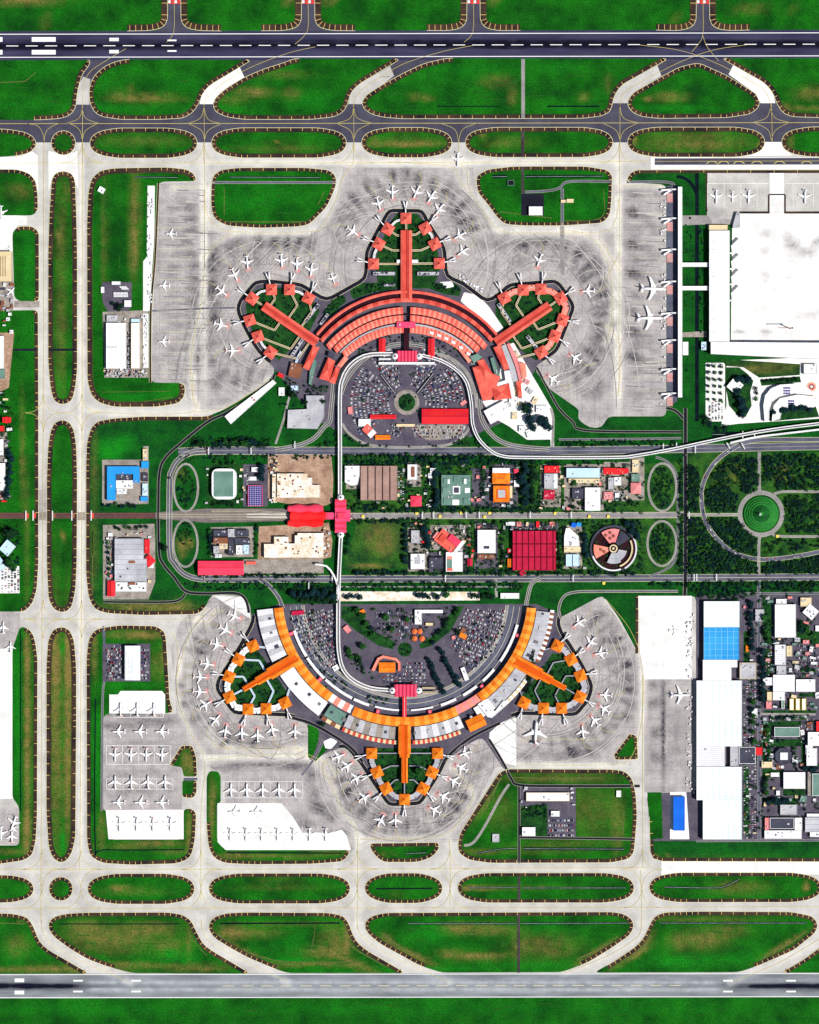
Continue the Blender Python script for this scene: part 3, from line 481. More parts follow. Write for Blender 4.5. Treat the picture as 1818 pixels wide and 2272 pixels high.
# ---- the landside block
LAND = [(193,980),(203,948),(216,935),(253,928),(320,924),(460,924),(500,908),(575,862),(592,852),(610,825),(607,812),(590,802),(570,781),(553,754),(535,719),(522,686),(530,663),(565,621),(600,619),(671,627),(701,647),(725,661),(807,615),(809,557),(834,509),(861,462),(940,463),(953,490),(991,549),(995,610),(1028,623),(1081,663),(1100,653),(1129,627),(1233,619),(1247,629),(1279,679),(1255,741),(1239,781),(1215,797),(1191,810),(1189,823),(1217,861),(1287,910),(1281,929),(1308,949),(1337,949),(1348,924),(1473,924),(1479,916),(1479,410),(1391,404),(1395,387),(1411,377),(1880,377),
 (1880,1912),(1470,1911),(1450,1905),(1443,1890),(1441,1812),(1435,1760),(1545,1757),(1545,1322),(1417,1322),(1417,1450),(1374,1371),(1337,1320),(1241,1372),(1249,1401),(1268,1427),(1297,1475),(1319,1521),(1311,1553),(1281,1590),(1148,1587),(1113,1603),(1087,1625),(1085,1641),(1118,1694),(1127,1706),(1118,1706),(1071,1635),(1039,1651),(993,1686),(980,1715),(935,1787),(861,1790),(826,1739),(797,1694),(765,1657),(718,1672),(697,1690),(684,1683),(684,1606),(642,1591),(517,1586),(477,1531),(479,1510),(530,1430),(558,1377),(557,1350),(552,1335),(535,1322),(470,1318),(453,1353),(437,1363),(320,1365),(240,1361),(211,1353),(197,1327),(191,1273),(191,1033)]
rp, idx = fillet(LAND, True, 12, 2)
sheet('grass_ground', rp, 'grass_land', 3, 'green ground of the landside area in the centre', 14, ('dry', 'lush', 'dim'))
inn = 1 if area(rp) > 0 else -1
def land_seg(a, b):
    ia, ib = LAND.index(a), LAND.index(b)
    return rp[idx[ia]:idx[ib + 1]] if ia <= ib else rp[idx[ia]:] + rp[:idx[ib + 1]]
shoulder(land_seg((453,1353), (460,924)), 9, inn)
shoulder(land_seg((1391,404), (1411,377)), 9, inn)
shoulder([(1411,377),(1818,377)], 7, 1, tl=6, gap=26)
shoulder([(1880,1912),(1470,1911),(1450,1905),(1443,1890),(1441,1812)], 8, inn)
shoulder([(1417,1322),(1417,1450)][::-1], 7, -inn, tl=5)
SHO.build('taxiway_shoulder', 'shoulder'); tag(bpy.data.objects['taxiway_shoulder'], 'dark brown paved shoulders edging the taxiways', None, None, 'structure')

# ---- landside pavements
def road(path, wid=6, m='road', label=None, lay=6, edge='line_dim', mid=None, smooth=True, closed=False, name='road'):
    return ribbon(name, path, wid, m, lay, label, smooth, closed, edge, mid=mid)
def pave(pts, m, label, lay=4, name='pavement', r=0, **k):
    if r: pts = fillet(pts, True, r, 2)[0]
    return sheet(name, pts, m, lay, label, **k)
# upper terminal
pave(land_seg((607,812), (1191,810)) + [(1130,930),(1000,990),(810,990),(700,930)], 'car_park', 'dark tarmac around the upper terminal', 4)
pave([(835,600),(836,566),(862,500),(880,474),(925,474),(948,500),(972,560),(976,602),(960,640),(840,640)], 'garden', 'courtyard garden of the northern pier of the upper terminal', 5, 'garden', grid=12, attrs=('dry','lush'))
pave([(548,700),(545,676),(566,645),(590,636),(655,640),(690,662),(710,690),(690,730),(650,770),(618,800),(590,770),(562,740)], 'garden', 'courtyard garden of the western pier of the upper terminal', 5, 'garden', grid=12, attrs=('dry','lush'))
pave([(1260,700),(1258,676),(1236,645),(1140,636),(1100,668),(1100,700),(1130,760),(1190,800),(1235,770),(1250,735)], 'garden', 'courtyard garden of the eastern pier of the upper terminal', 5, 'garden', grid=12, attrs=('dry','lush'))
pave([(778,655),(778,640),(800,628),(886,626),(886,640),(830,648),(785,664)], 'garden', 'planted wedge between western and northern piers', 5, 'garden', r=5)
pave([(716,712),(718,690),(748,656),(764,654),(769,668),(728,706)], 'garden', 'planted strip beside the north west corner of the crescent', 5, 'garden', r=5)
pave([(952,640),(960,628),(1010,628),(1024,640),(1020,658),(985,652)], 'garden', 'planted wedge between northern and eastern piers', 5, 'garden', r=5)
pave([(1022,668),(1030,648),(1060,655),(1085,680),(1118,728),(1106,740)], 'white_pad', 'bare white ground beside the crescent roof', 5, r=3)
pave([(975,626),(1003,624),(1008,636),(990,640)], 'white_pad', 'small bare white patch by the northern pier', 6, r=3)
pave([(1118,770),(1140,760),(1180,830),(1228,912),(1230,992),(1222,992),(1222,975),(1170,976),(1130,946),(1092,925),(1070,890),(1100,886)], 'white_pad', 'bare white construction ground south east of the crescent', 5, r=3)
pave([(768,890),(768,850),(780,825),(805,809),(850,803),(960,803),(1000,815),(1028,845),(1037,880),(1037,925),(1012,952),(970,976),(903,985),(840,976),(800,958),(775,930)], 'car_park', 'dark tarmac of the round car park in front of the upper terminal', 5, 'car_park', r=10)
pave(circ(903, 893, 28), 'paving', 'pale ring path around the central garden circle', 6)
pave(circ(903, 893, 19), 'garden', 'round garden in the centre of the upper car park', 7, 'garden')
pave([(921,942),(1038,942),(1030,958),(1000,974),(950,978),(925,962)], 'paving', 'pale paved yard below the long red roof', 6, r=8)
pave([(800,990),(770,975),(762,950),(800,985),(860,992),(990,992),(1040,965),(1045,985),(1040,994)], 'garden', 'green verge under the upper car park', 5, 'garden')
# ring roads along the airside edges
for a, b, lb in (((590,802),(1215,797),'upper'),((1241,1372),(1148,1587),'lower eastern'),((993,1686),(765,1657),'lower southern'),((642,1591),(558,1377),'lower western')):
    pth = land_seg(a, b); nn = normals(pth)
    q = [(x + u * inn * 5, y + v * inn * 5) for (x, y), (u, v) in zip(pth, nn)]
    ribbon('service_road', q, 9, 'road_dark', 6, 'dark service road hugging the ' + lb + ' piers', False, edge='line_cream')
# lower terminal
pave(land_seg((1241,1372), (558,1377)) + [(620,1340),(1190,1340)], 'car_park', 'dark tarmac around the lower terminal', 4)
pave([(548,1440),(520,1480),(510,1530),(520,1560),(640,1572),(640,1540),(600,1480),(570,1440)], 'garden', 'courtyard garden of the western pier of the lower terminal', 5, 'garden')
pave([(1225,1450),(1260,1450),(1290,1530),(1275,1570),(1160,1570),(1160,1540),(1200,1490)], 'garden', 'courtyard garden of the eastern pier of the lower terminal', 5, 'garden')
pave([(826,1660),(970,1660),(968,1700),(925,1770),(870,1770),(830,1700)], 'garden', 'courtyard garden of the southern pier of the lower terminal', 5, 'garden')
pave([(684,1606),(704,1614),(709,1625),(705,1650),(697,1672),(688,1684),(684,1680)], 'grass', 'small green wedge by the lower terminal service road', 6, 'grass_ground', r=4)
pave([(730,1660),(712,1648),(700,1680),(700,1690)], 'grass', 'tiny green triangle by the lower terminal service road', 6, 'grass_ground')
pave([(718,1645),(735,1637),(750,1645),(735,1662),(722,1660)], 'white_pad', 'white turning pad beside the small green triangle', 7, r=3)
pave([(1087,1625),(1113,1603),(1146,1592),(1146,1699),(1118,1693),(1085,1645)], 'white_pad', 'fresh white concrete apron beside the lower terminal', 4, 'apron')
pave([(470,1322),(535,1324),(552,1340),(556,1372),(520,1352),(478,1324)], 'white_pad', 'fresh white concrete corner at the lower western stands', 4, 'apron')
pave([(757,1340),(1000,1340),(1000,1420),(960,1450),(920,1470),(870,1468),(800,1430),(765,1390)], 'car_park', 'dark tarmac and trees in the middle of the lower forecourt', 5, 'car_park')
pave([(760,1345),(790,1345),(830,1400),(878,1425),(872,1441),(840,1432),(790,1400),(757,1370)], 'garden', 'curving planted bank on the left of the lower forecourt', 6, 'garden')
pave([(1010,1345),(1030,1345),(1000,1400),(960,1432),(935,1440),(930,1430),(970,1405)], 'garden', 'curving planted bank on the right of the lower forecourt', 6, 'garden')
pave(circ(899, 1441, 16), 'garden', 'round planted traffic circle in front of the lower terminal', 7, 'garden')
# centre
pave([(595,1008),(735,1005),(740,1060),(738,1115),(722,1122),(640,1118),(594,1110)], 'dirt', 'bare brown construction ground north of the railway station', 4, grid=0)
pave([(575,1168),(730,1160),(738,1200),(735,1236),(720,1240),(572,1240)], 'dirt', 'bare brown construction ground south of the railway station', 4)
pave([(541,1241),(717,1240),(719,1272),(541,1273)], 'paving', 'pale gravel rail yard east of the pink depot', 5)
pave([(468,1170),(563,1168),(563,1236),(468,1236)], 'paving', 'paved housing yard between tree rows', 4)
pave([(459,1030),(545,1030),(545,1120),(459,1120)], 'garden', 'garden around the rounded hall', 4, 'garden')
pave([(540,1030),(595,1030),(595,1124),(540,1124)], 'car_park', 'yard around the solar roof', 4)
pave([(790,1157),(898,1157),(898,1262),(765,1262),(765,1235),(785,1190)], 'forest_floor', 'empty green plot south of the central road', 4, 'grass_ground', grid=8, attrs=('dry','lush'))
pave([(765,1030),(1450,1030),(1450,1136),(765,1136)], 'forest_floor', 'leafy building plots north of the central road', 4, 'grass_ground')
pave([(898,1152),(1430,1152),(1430,1274),(898,1274)], 'forest_floor', 'leafy building plots south of the central road', 4, 'grass_ground')
for (a, b, c, d, m, lb) in ((768,1030,802,1085,'paving','yard beside the brown bays'),(903,1025,935,1080,'paving','small yard left of the tree wall'),(1048,1040,1090,1125,'car_park','yard left of the two orange roofs'),(1090,1030,1150,1130,'car_park','yard around the two orange roofs'),
     (1200,1030,1245,1125,'paving','yard around the grey and white roofs'),(1252,1030,1340,1132,'paving','yard behind the long white roof'),(1338,1025,1398,1112,'paving','yard of the red roofed block'),(1398,1015,1430,1110,'paving','yard of the green and pink roofs'),
     (905,1170,950,1268,'paving','yard around the grey hall'),(950,1225,1035,1270,'car_park','yard of the green-striped hall'),(955,1165,1045,1220,'paving','mosque forecourt'),(1056,1160,1105,1262,'car_park','yard of the plain white hall'),(1250,1165,1292,1262,'paving','yard of the pale blue hall'),(1130,1160,1240,1176,'car_park','gate yard of the crimson hall')):
    pave([(a,b),(c,b),(c,d),(a,d)], m, lb, 5)
pave([(1526,1004),(1818+60,1004),(1878,1276),(1526,1276)], 'forest_floor', 'wooded ground around the big roundabout', 4, 'grass_ground', grid=10, attrs=('dry','lush'))
pave([(1430,1030),(1512,1022),(1516,1272),(1430,1274)], 'forest_floor', 'green ground inside the slip road loops', 4, 'grass_ground')
# west side lots
pave([(227,626),(293,626),(293,682),(280,692),(240,692),(228,670)], 'car_park', 'small dark bus yard west of the upper stands', 5)
pave([(228,692),(330,688),(330,838),(232,838)], 'paving', 'cluttered yard around two white sheds', 5)
pave([(328,412),(344,412),(343,520),(338,600),(332,690),(318,690),(318,580),(326,570)], 'white_pad', 'white equipment strip west of the upper stands', 5)
pave([(318,696),(330,696),(330,816),(318,816)], 'white_pad', 'white equipment strip beside the narrow shed', 6)
ribbon('service_road', [(352,406),(348,500),(344,580),(335,690),(334,849)], 5, 'shoulder', 6, 'narrow brown service road along the upper stands', edge='line_cream')
pave([(227,1020),(318,1020),(318,990),(330,990),(330,1118),(227,1120)], 'paving', 'yard around the blue roofed block', 5)
pave([(229,1165),(343,1162),(345,1200),(345,1290),(330,1330),(229,1330)], 'paving', 'yard around the big grey warehouse', 5)
pave([(228,1428),(334,1428),(334,1512),(228,1512)], 'car_park', 'dark cluttered yard around the white hangar', 5)
pave([(234,1432),(234,1400),(232,1389),(228,1389)], 'road', 'short lane', 5, 'road')
pave([(243,1541),(262,1541),(268,1533),(360,1533),(367,1541),(367,1583),(243,1583)], 'white_pad', 'white pad with three parked airliners', 5, 'apron')
pave([(235,1797),(408,1797),(408,1862),(241,1862)], 'white_pad', 'white pad with four parked airliners', 5, 'apron')
pave([(483,1782),(625,1782),(650,1812),(671,1847),(738,1847),(759,1841),(770,1855),(779,1886),(501,1886),(483,1868)], 'white_pad', 'large white pad with nine parked airliners', 5, 'apron')
pave([(-60,1440),(28,1440),(28,1772),(-60,1772)], 'white_pad', 'blank white apron at the left edge', 5, 'apron')
pave([(-60,352),(45,347),(72,336),(84,345),(86,430),(79,400),(66,385),(-60,374)], 'white_pad', 'bright white concrete at the upper left', 2, 'apron')
pave([(108,335),(120,338),(141,345),(165,338),(172,335),(174,420),(165,398),(141,378),(118,392),(108,425)], 'white_pad', 'bright white concrete crossing at the upper left', 2, 'apron')
pave([(-60,478),(28,478),(42,478),(60,480),(60,498),(40,500),(28,515),(28,560),(-60,560)], 'white_pad', 'white apron with a parked plane at the left edge', 4, 'apron')
pave([(-60,560),(28,560),(30,690),(-60,690)], 'paving', 'cluttered yard at the left edge', 4)
pave([(-60,738),(32,738),(20,860),(-60,900)], 'dirt', 'brown yard at the left edge', 5)
pave([(-60,960),(16,960),(16,1110),(-60,1110)], 'paving', 'pale yard at the left edge', 5)
pave([(-60,1258),(43,1256),(44,1316),(-60,1317)], 'white_pad', 'white car park at the left edge', 5, 'car_park')
# white taxiway pieces
for p, lb in (([(185,170),(201,176),(199,192),(198,213),(199,232),(170,232),(171,213),(176,187)], 'first'), ([(532,149),(543,172),(520,186),(498,199),(479,218),(472,231),(443,231),(450,207),(466,189),(493,173)], 'second'),
              ([(866,147),(875,168),(850,187),(813,211),(804,226),(803,231),(773,231),(779,205),(797,187)], 'third'), ([(1459,145),(1468,168),(1406,205),(1394,221),(1393,229),(1360,229),(1363,213),(1379,189)], 'fourth'), ([(1627,145),(1650,157),(1697,184),(1715,205),(1721,229),(1688,229),(1678,208),(1617,165)], 'fifth')):
    pave(p, 'white_pad' if lb in ('second', 'fifth') else 'concrete', lb + ' pale concrete patch from the left on the runway exits', 2, 'taxiway')
pave([(1697,315),(1735,315),(1738,330),(1760,345),(1640,347),(1685,335)], 'white_pad', 'white concrete link below the right taxiway', 2, 'taxiway')
pave([(1444,349),(1880,349),(1880,376),(1444,376)], 'white_pad', 'white concrete surround of the dark parking strip', 5, 'apron')
pave([(1453,351.5),(1880,350),(1880,365),(1453,366)], 'asphalt', 'dark asphalt strip in white surround', 6, 'taxiway')
pave([(1468,1911),(1880,1910),(1880,1940),(1468,1941)], 'white_pad', 'white concrete taxiway at the lower right', 3, 'taxiway')
pave([(1417,1322),(1535,1322),(1535,1507),(1430,1507),(1420,1450)], 'white_pad', 'white concrete cargo apron', 4, 'apron', grid=12, attrs=('stain',))
pave([(1480,412),(1503,412),(1503,890),(1480,905)], 'road', 'dark roadway under the long white pier', 4, grid=0)
for y in (421,485,554,625,695,755,819,873): pave([(1480,y+8),(1493,y+8),(1493,y+28),(1480,y+28)], 'pink_paint', 'faded red painted box beside the long pier', 5)
# far east terminal
pave([(1569,384),(1880,384),(1880,472),(1569,500)], 'concrete', 'pale grey apron at the upper right', 5, 'apron', grid=10, attrs=('stain',))
pave([(1708,384),(1740,384),(1740,470),(1708,470)], 'white_pad', 'white lane between two parking bays', 6, 'apron')
pave([(1625,500),(1632,472),(1880,470),(1880,760),(1622,760)], 'white_pad', 'huge white concrete apron at the right edge', 6, 'apron', grid=8, attrs=('stain',))
for a_,b_,c_,d_ in ((1641,469,1708,474),(1740,469,1880,474),(1704,432,1708,472),(1740,432,1744,472),(1706,430,1742,433),(1566,384,1570,470),(1572,497,1614,501)): pave([(a_,b_),(c_,b_),(c_,d_),(a_,d_)], 'shoulder', 'thin brown shoulder strip around the upper right aprons', 7, 'taxiway_shoulder')
pave([(1572,486),(1625,486),(1625,498),(1572,498)], 'apron', 'grey link strip above the white wing', 6, 'apron')
pave([(1513,478),(1570,478),(1580,490),(1572,512),(1568,498),(1513,500)], 'road_pale', 'grey bridge road over the dark canal', 9, 'road')
pave([(1513,738),(1568,734),(1568,748),(1513,748)], 'paving', 'pale bridge track over the dark canal', 9, 'road')
pave([(1566,805),(1609,805),(1609,935),(1566,935)], 'white_pad', 'white car park dotted with small trees', 5, 'car_park')
pave([(1612,800),(1880,790),(1880,925),(1640,940),(1600,945),(1612,900)], 'white_pad', 'pale paths and plazas of the new terminal grounds', 4, 'plaza')
pave([(1611,812),(1650,815),(1685,838),(1775,832),(1776,808),(1600,796)], 'garden', 'olive green lawn below the new terminal', 6, 'garden', grid=8, attrs=('dry','lush'))
pave([(1611,815),(1640,815),(1660,830),(1672,845),(1665,870),(1668,900),(1655,925),(1640,925),(1618,900),(1611,860)], 'garden', 'dark garden around the white diamond hall', 7, 'garden')
pave([(1686,842),(1775,835),(1778,848),(1690,856)], 'garden', 'hedge strip right of the path junction', 7, 'garden')
pave([(1695,915),(1760,898),(1810,900),(1818,925),(1710,935)], 'garden', 'garden below the curved white hall', 7, 'garden')
# cargo village
pave([(1645,1320),(1880,1320),(1880,1866),(1545,1866),(1545,1757),(1440,1760),(1445,1866),(1545,1866),(1545,1320)], 'car_park', 'dark tarmac of the cargo village', 4)
pave([(1437,1758),(1468,1758),(1471,1860),(1443,1862)], 'grass', 'narrow green strip left of the deep blue roof', 6, 'grass_ground')
pave([(1487,1757),(1523,1757),(1530,1862),(1487,1862)], 'white_pad', 'white surround of the deep blue roof', 6)
pave([(1150,1745),(1278,1745),(1278,1862),(1150,1862)], 'car_park', 'dark yard in the south east grass block', 5)
pave([(1190,1785),(1215,1785),(1215,1862),(1155,1862),(1155,1790)], 'garden', 'garden in the south east yard', 6, 'garden')
pave([(1157,430),(1207,430),(1207,478),(1157,478)], 'road_dark', 'dark yard around the small white block', 5)
# ---- roads
road([(-60,1144),(60,1144)], 13, 'brown_track', 'sunken brown rail track at the left edge', 5, None, smooth=False, name='railway')
for a, b in ((57,75),(117,160),(202,222)): pass
road([(117,1144),(160,1144)], 12, 'brown_track', 'sunken brown rail track between twin taxiways', 5, None, smooth=False, name='railway')
road([(198,1144),(345,1144)], 13, 'brown_track', 'brown rail track east of the twin taxiways', 5, None, smooth=False, name='railway')
pave([(345,1137),(460,1128),(640,1128),(645,1156),(460,1160),(345,1151)], 'rail', 'wide grey band of rail tracks into the station', 6, 'railway')
for yy_ in (1131.5,1135,1138.5,1142,1145.5,1149,1152.5): line([(352 if 1137 < yy_ < 1151 else 470, yy_), (560, yy_), (640, 1138 + (yy_ - 1131) * .55)], .5, 1, False)
for y0_, y1_ in ((1140,1141.6),(1146.5,1148)): pave([(548,y0_),(642,y0_),(642,y1_),(548,y1_)], 'white_pad', 'narrow pale railway platform', 8, 'platform')
for a, b in ((85,104),(171,191)): pave([(a,1136.5),(b,1136.5),(b,1154),(a,1154)], 'paving', 'dark bridge deck where a taxiway crosses the railway', 2, 'taxiway')
pave([(85,1087),(104,1087),(104,1137),(85,1137)], 'apron', 'worn grey section of the left twin taxiway', 2, 'taxiway')
H1 = 'road_pale'
road([(396,1003),(460,1000),(600,1000),(900,1001),(1230,1000),(1500,996),(1880,988)], 17, 'road', 'main multi-lane road north of the central plots', 6, 'line_cream', 'line_dim')
road([(460,1001),(427,1004),(397,1020),(382,1044),(377,1073),(377,1220),(387,1249),(408,1273),(437,1284),(460,1285)], 12, 'road', 'main road curving round the west end', 6, 'line_cream', 'line_cream')
road([(455,1284.5),(900,1284),(1350,1283),(1880,1280)], 15, 'road', 'main multi-lane road south of the central plots', 6, 'line_cream', 'line_cream')
road([(610,830),(592,858),(510,912),(460,937),(400,985),(368,1015),(355,1044),(352,1100),(353,1220),(363,1252),(387,1281),(413,1312),(460,1317),(522,1316),(545,1330),(553,1360)], 6, 'road_dark', 'dark outer ring road round the west side', 7)
road([(229,1335),(300,1336),(390,1334),(413,1315)], 5, 'road_dark', 'service lane below the grey warehouse', 7)
road([(777,1145),(1110,1144),(1440,1143),(1520,1142)], 13, 'road_pale', 'central avenue between building plots', 6, 'line_cream', 'road')
road([(1524,1142),(1640,1142)], 6, 'road_pale', 'short avenue west of the roundabout', 6, 'line_cream')
road([(1521,905),(1521,1275),(1520,1300),(1520,1322)], 8, 'road_dark', 'straight dark north-south road', 8)
road([(1479,905),(1500,912),(1518,930)], 6, 'road_dark', 'short dark curve by the pier end', 7)
road(circ(413,1082,27,20,53), 4, 'road_pale', 'upper slip road loop at the west end', 7, closed=True)
road(circ(412,1206,27,20,52), 4, 'road_pale', 'lower slip road loop at the west end', 7, closed=True)
road([(x, y) for x, y in circ(1470,1081,31,22,53)], 4, 'road_pale', 'upper slip road loop left of the dark road', 7, closed=True)
road(circ(1469,1206,32,22,50), 4, 'road_pale', 'lower slip road loop left of the dark road', 7, closed=True)
road([(1455,1014),(1480,1024),(1500,1050),(1504,1100),(1504,1200),(1497,1245),(1475,1265),(1440,1279)], 4, 'road', 'slip road hugging the two eastern loops', 7)
road([(1880,974),(1818,975),(1678,977),(1625,996),(1585,1028),(1561,1071),(1557,1108),(1563,1148),(1579,1180),(1611,1215),(1646,1233),(1686,1241),(1731,1239),(1785,1231),(1880,1212)], 9, 'road', 'great curving road round the wooded roundabout area', 7, 'line_cream')
road(circ(1689,1140,47,36), 9, 'road_pale', 'ring road of the big roundabout', 8, closed=True)
road([(1685,1003),(1685,1080),(1687,1094)], 6, 'road_pale', 'avenue north of the roundabout', 7)
road([(1687,1188),(1684,1210),(1684,1276)], 6, 'road_pale', 'avenue south of the roundabout', 7)
road([(1720,1100),(1735,1091),(1880,1092)], 5, 'road_pale', 'upper lane east of the roundabout', 7)
road([(1715,1183),(1735,1190),(1880,1190)], 5, 'road_pale', 'lower lane east of the roundabout', 7)
road([(1684,1290),(1685,1500),(1685,1862)], 7, 'road', 'long straight street through the cargo village', 6)
road([(1640,1317),(1880,1316)], 5, 'road', 'street along the top of the cargo village', 6)
road([(1545,1866),(1880,1864)], 4, 'road', 'lane along the bottom of the cargo village', 6)
road([(1685,1584),(1810,1585)], 4, 'road_pale', 'cross street in the cargo village', 6)
road([(741,850),(735,910),(732,935),(719,948),(698,972),(663,988),(610,998)], 9, 'road', 'curved access road left of the upper car park', 7, 'line_cream','line_cream')
road([(1050,800),(1062,850),(1066,910),(1072,935),(1087,959),(1113,980),(1153,991),(1220,997)], 9, 'road', 'curved access road right of the upper car park', 7, 'line_cream','line_cream')
road([(760,940),(775,962),(810,984),(860,992),(940,992),(1000,985),(1035,960),(1045,935)], 5, 'road_pale', 'pale loop road under the upper car park', 7)
road([(748,900),(748,860),(762,820),(795,796),(850,784)], 6, 'road_pale', 'approach curb road on the left of the station', 7)
road([(955,784),(1000,795),(1035,825),(1054,870),(1058,905)], 6, 'road_pale', 'approach curb road on the right of the station', 7)
road([(612,985),(630,930),(640,890),(650,860)], 4, 'road_pale', 'lane beside the pale block', 7)
road([(1222,905),(1228,930),(1226,992)], 5, 'road_pale', 'white lane east of the construction ground', 7)
road([(1191,815),(1215,860),(1240,905),(1270,935),(1300,955),(1480,958),(1512,958)], 5, 'road_dark', 'dark security road south of the upper east apron', 7)
road([(1240,975),(1400,974),(1512,972)], 4, 'road', 'thin lane south of the green strip', 7)
road([(1161,131),(1161,262)], 8, 'road_pale', 'service road crossing the upper grass', 5, None, smooth=False, name='service_road')
road([(1160,290),(1160,350)], 7, 'shoulder_grey', 'service road crossing an oval', 5, None, smooth=False, name='service_road')
road([(1160,369),(1160,430)], 6, 'shoulder_grey', 'service road into the north east block', 5, None, smooth=False, name='service_road')
road([(1165,426),(1210,424),(1240,418),(1255,405),(1285,402),(1357,403)], 5, 'road', 'looping service road in the north east block', 6, name='service_road')
road([(1248,418),(1248,500)], 6, 'road', 'straight service road in the north east block', 6, name='service_road')
road([(1248,500),(1248,560),(1250,610)], 8, 'road_pale', 'service lane painted across the upper east apron', 6, name='service_road')
road([(470,405),(747,405)], 5, 'road', 'service road across the north west block', 6, smooth=False, name='service_road')
road([(1391,404),(1480,404),(1497,412)], 5, 'road', 'service road along the top of the east apron', 6, name='service_road')
road([(335,690),(410,687),(460,684),(522,683)], 4, 'road', 'service lane across the upper west apron', 6, name='service_road')
road([(1152,1744),(1152,1916)], 5, 'road_dark', 'service road through the south east block', 6, smooth=False, name='service_road')
road([(1152,1946),(1152,1997)], 6, 'shoulder_grey', 'service road crossing a lower oval', 5, None, smooth=False, name='service_road')
road([(1151,2028),(1151,2158)], 6, 'shoulder_grey', 'service road crossing the lower field', 5, None, smooth=False, name='service_road')
road([(1085,1640),(1105,1672),(1122,1702),(1135,1728),(1155,1742),(1260,1744),(1420,1744)], 6, 'road_dark', 'dark service road into the south east block', 7, name='service_road')
road([(1130,1740),(1110,1770),(1075,1835),(1050,1870),(1030,1876)], 5, 'road_pale', 'diagonal track in the south east block', 6, name='service_road')
road([(1152,1858),(1300,1860),(1410,1862)], 5, 'road_dark', 'lane along the bottom of the south east block', 7, name='service_road')
road([(642,1591),(690,1605),(740,1632),(780,1660),(805,1690)], 7, 'road_dark', 'dark service road south west of the lower crescent', 7, name='service_road')
road([(718,1640),(700,1680),(670,1720)], 5, 'road', 'service spur crossing to the remote stands', 7, name='service_road')
road([(1110,1604),(1080,1618),(1040,1640),(1000,1672),(985,1690)], 7, 'road_dark', 'dark service road south east of the lower crescent', 7, name='service_road')
road([(32,675),(88,675)], 14, 'paving', 'grey link road at the left edge', 5, None, smooth=False, name='taxiway')
road([(30,776),(86,776)], 5, 'road_dark', 'thin lane across the left grass', 6, None, smooth=False, name='service_road')
road([(107,776),(172,776)], 5, 'road_dark', 'thin lane between the twin taxiways', 6, None, smooth=False, name='service_road')
road([(230,1395),(232,1430)], 5, 'road', 'lane into the hangar yard', 6, None, smooth=False, name='service_road')
road([(232,1512),(228,1560),(226,1800)], 4, 'road', 'lane along the lower remote stands', 6, name='service_road')
road([(438,1729),(408,1729)], 6, 'road', 'lane between two small grass plots', 6, None, smooth=False, name='service_road')
road([(1058,1155),(1057,1274)], 6, 'road', 'street left of the plain white hall', 7)
road([(1100,1284),(1102,1325)], 5, 'road_pale', 'link street below the southern main road', 7)
road([(750,1302),(1160,1302)], 2.5, 'road_pale', 'thin path along the tree belt', 6, None)
road([(1200,1283),(1180,1295),(1170,1330),(1165,1360)], 8, 'road', 'curved ramp to the lower terminal, east', 7, 'line_cream', 'line_cream')
road([(575,1284),(598,1300),(618,1325),(628,1350)], 8, 'road', 'curved ramp to the lower terminal, west', 7, 'line_cream')
road([(1245,1372),(1240,1352),(1250,1325),(1275,1314),(1330,1312),(1505,1312)], 5, 'road', 'lane north of the lower east apron', 7, 'line_cream')
pave([(745,1312),(1065,1313),(1065,1332),(745,1334)], 'site', 'pale sandy ground strip above the lower forecourt', 4)
TRACK_W = 7
for i, (r, wd, m) in enumerate(((243, 26, 'road'), (228, 6, 'road_pale'))):
    road([(899 - r * math.sin(math.radians(a)), 1319 + r * math.cos(math.radians(a))) for a in range(-84, 85, 6)], wd, m, ('wide kerbside road inside the lower crescent', 'pale ring lane inside the lower crescent')[i], 6 + i, 'line_cream', 'line_cream' if i == 0 else None)
for a in (0,):
    road([(903 - 152 * math.sin(math.radians(a)), 915 - 152 * math.cos(math.radians(a))) for a in range(-75, 76, 6)], 9, 'road', 'kerbside road inside the upper crescent', 6, 'line_cream', 'line_cream')
mat('grass_mown', (40, 96, 30), (20, 82, 20), 0.05, 0.3, 0.3, 0.95); mat('worn_track', (112, 108, 66), (70, 96, 40), 0.05, 0.3, 0.3, 0.95)
MW = MB(); random.seed(41)
for path, wd in (([(1075,1800),(1100,1750),(1112,1725)],3), ([(205,1230),(206,1180),(205,1330)],2), ([(502,492),(680,492),(686,488)],2.2), ([(498,415),(498,478)],1.6), ([(720,425),(706,455)],1.6), ([(1110,470),(1225,484)],1.8), ([(1255,490),(1335,482),(1339,420)],1.6), ([(60,176),(58,180),(30,182),(0,183)],2), ([(80,160),(60,178)],1.5),
   ([(135,1700),(135,1500)],.1), ([(480,2070),(520,2100),(580,2122),(640,2134),(800,2136)],2.2), ([(765,2060),(770,2085),(795,2110),(860,2145)],2.5), ([(850,2070),(880,2095),(930,2120)],2.5), ([(160,2050),(175,2080)],1.5), ([(700,2055),(697,2080),(690,2110)],1.5), ([(420,2070),(440,2100),(460,2120)],1.8), ([(0,2048),(55,2050)],1.8), ([(1445,2075),(1430,2100),(1380,2130),(1360,2140)],3), ([(1690,2128),(1750,2095),(1790,2065)],2.6), ([(1370,2078),(1330,2105),(1280,2128)],2.6),
   ([(1385,1800),(1382,1855)],2), ([(1250,1712),(1340,1716)],1.5), ([(1140,1725),(1240,1727),(1340,1726)],2), ([(205,540),(205,700),(206,840)],1.6), ([(230,890),(300,893),(385,880)],1.4), ([(225,870),(380,868)],1)):
    strip_mb(MW, smooth_path(path), -wd / 2, wd / 2, 0.44 + random.random() * .03, 1)
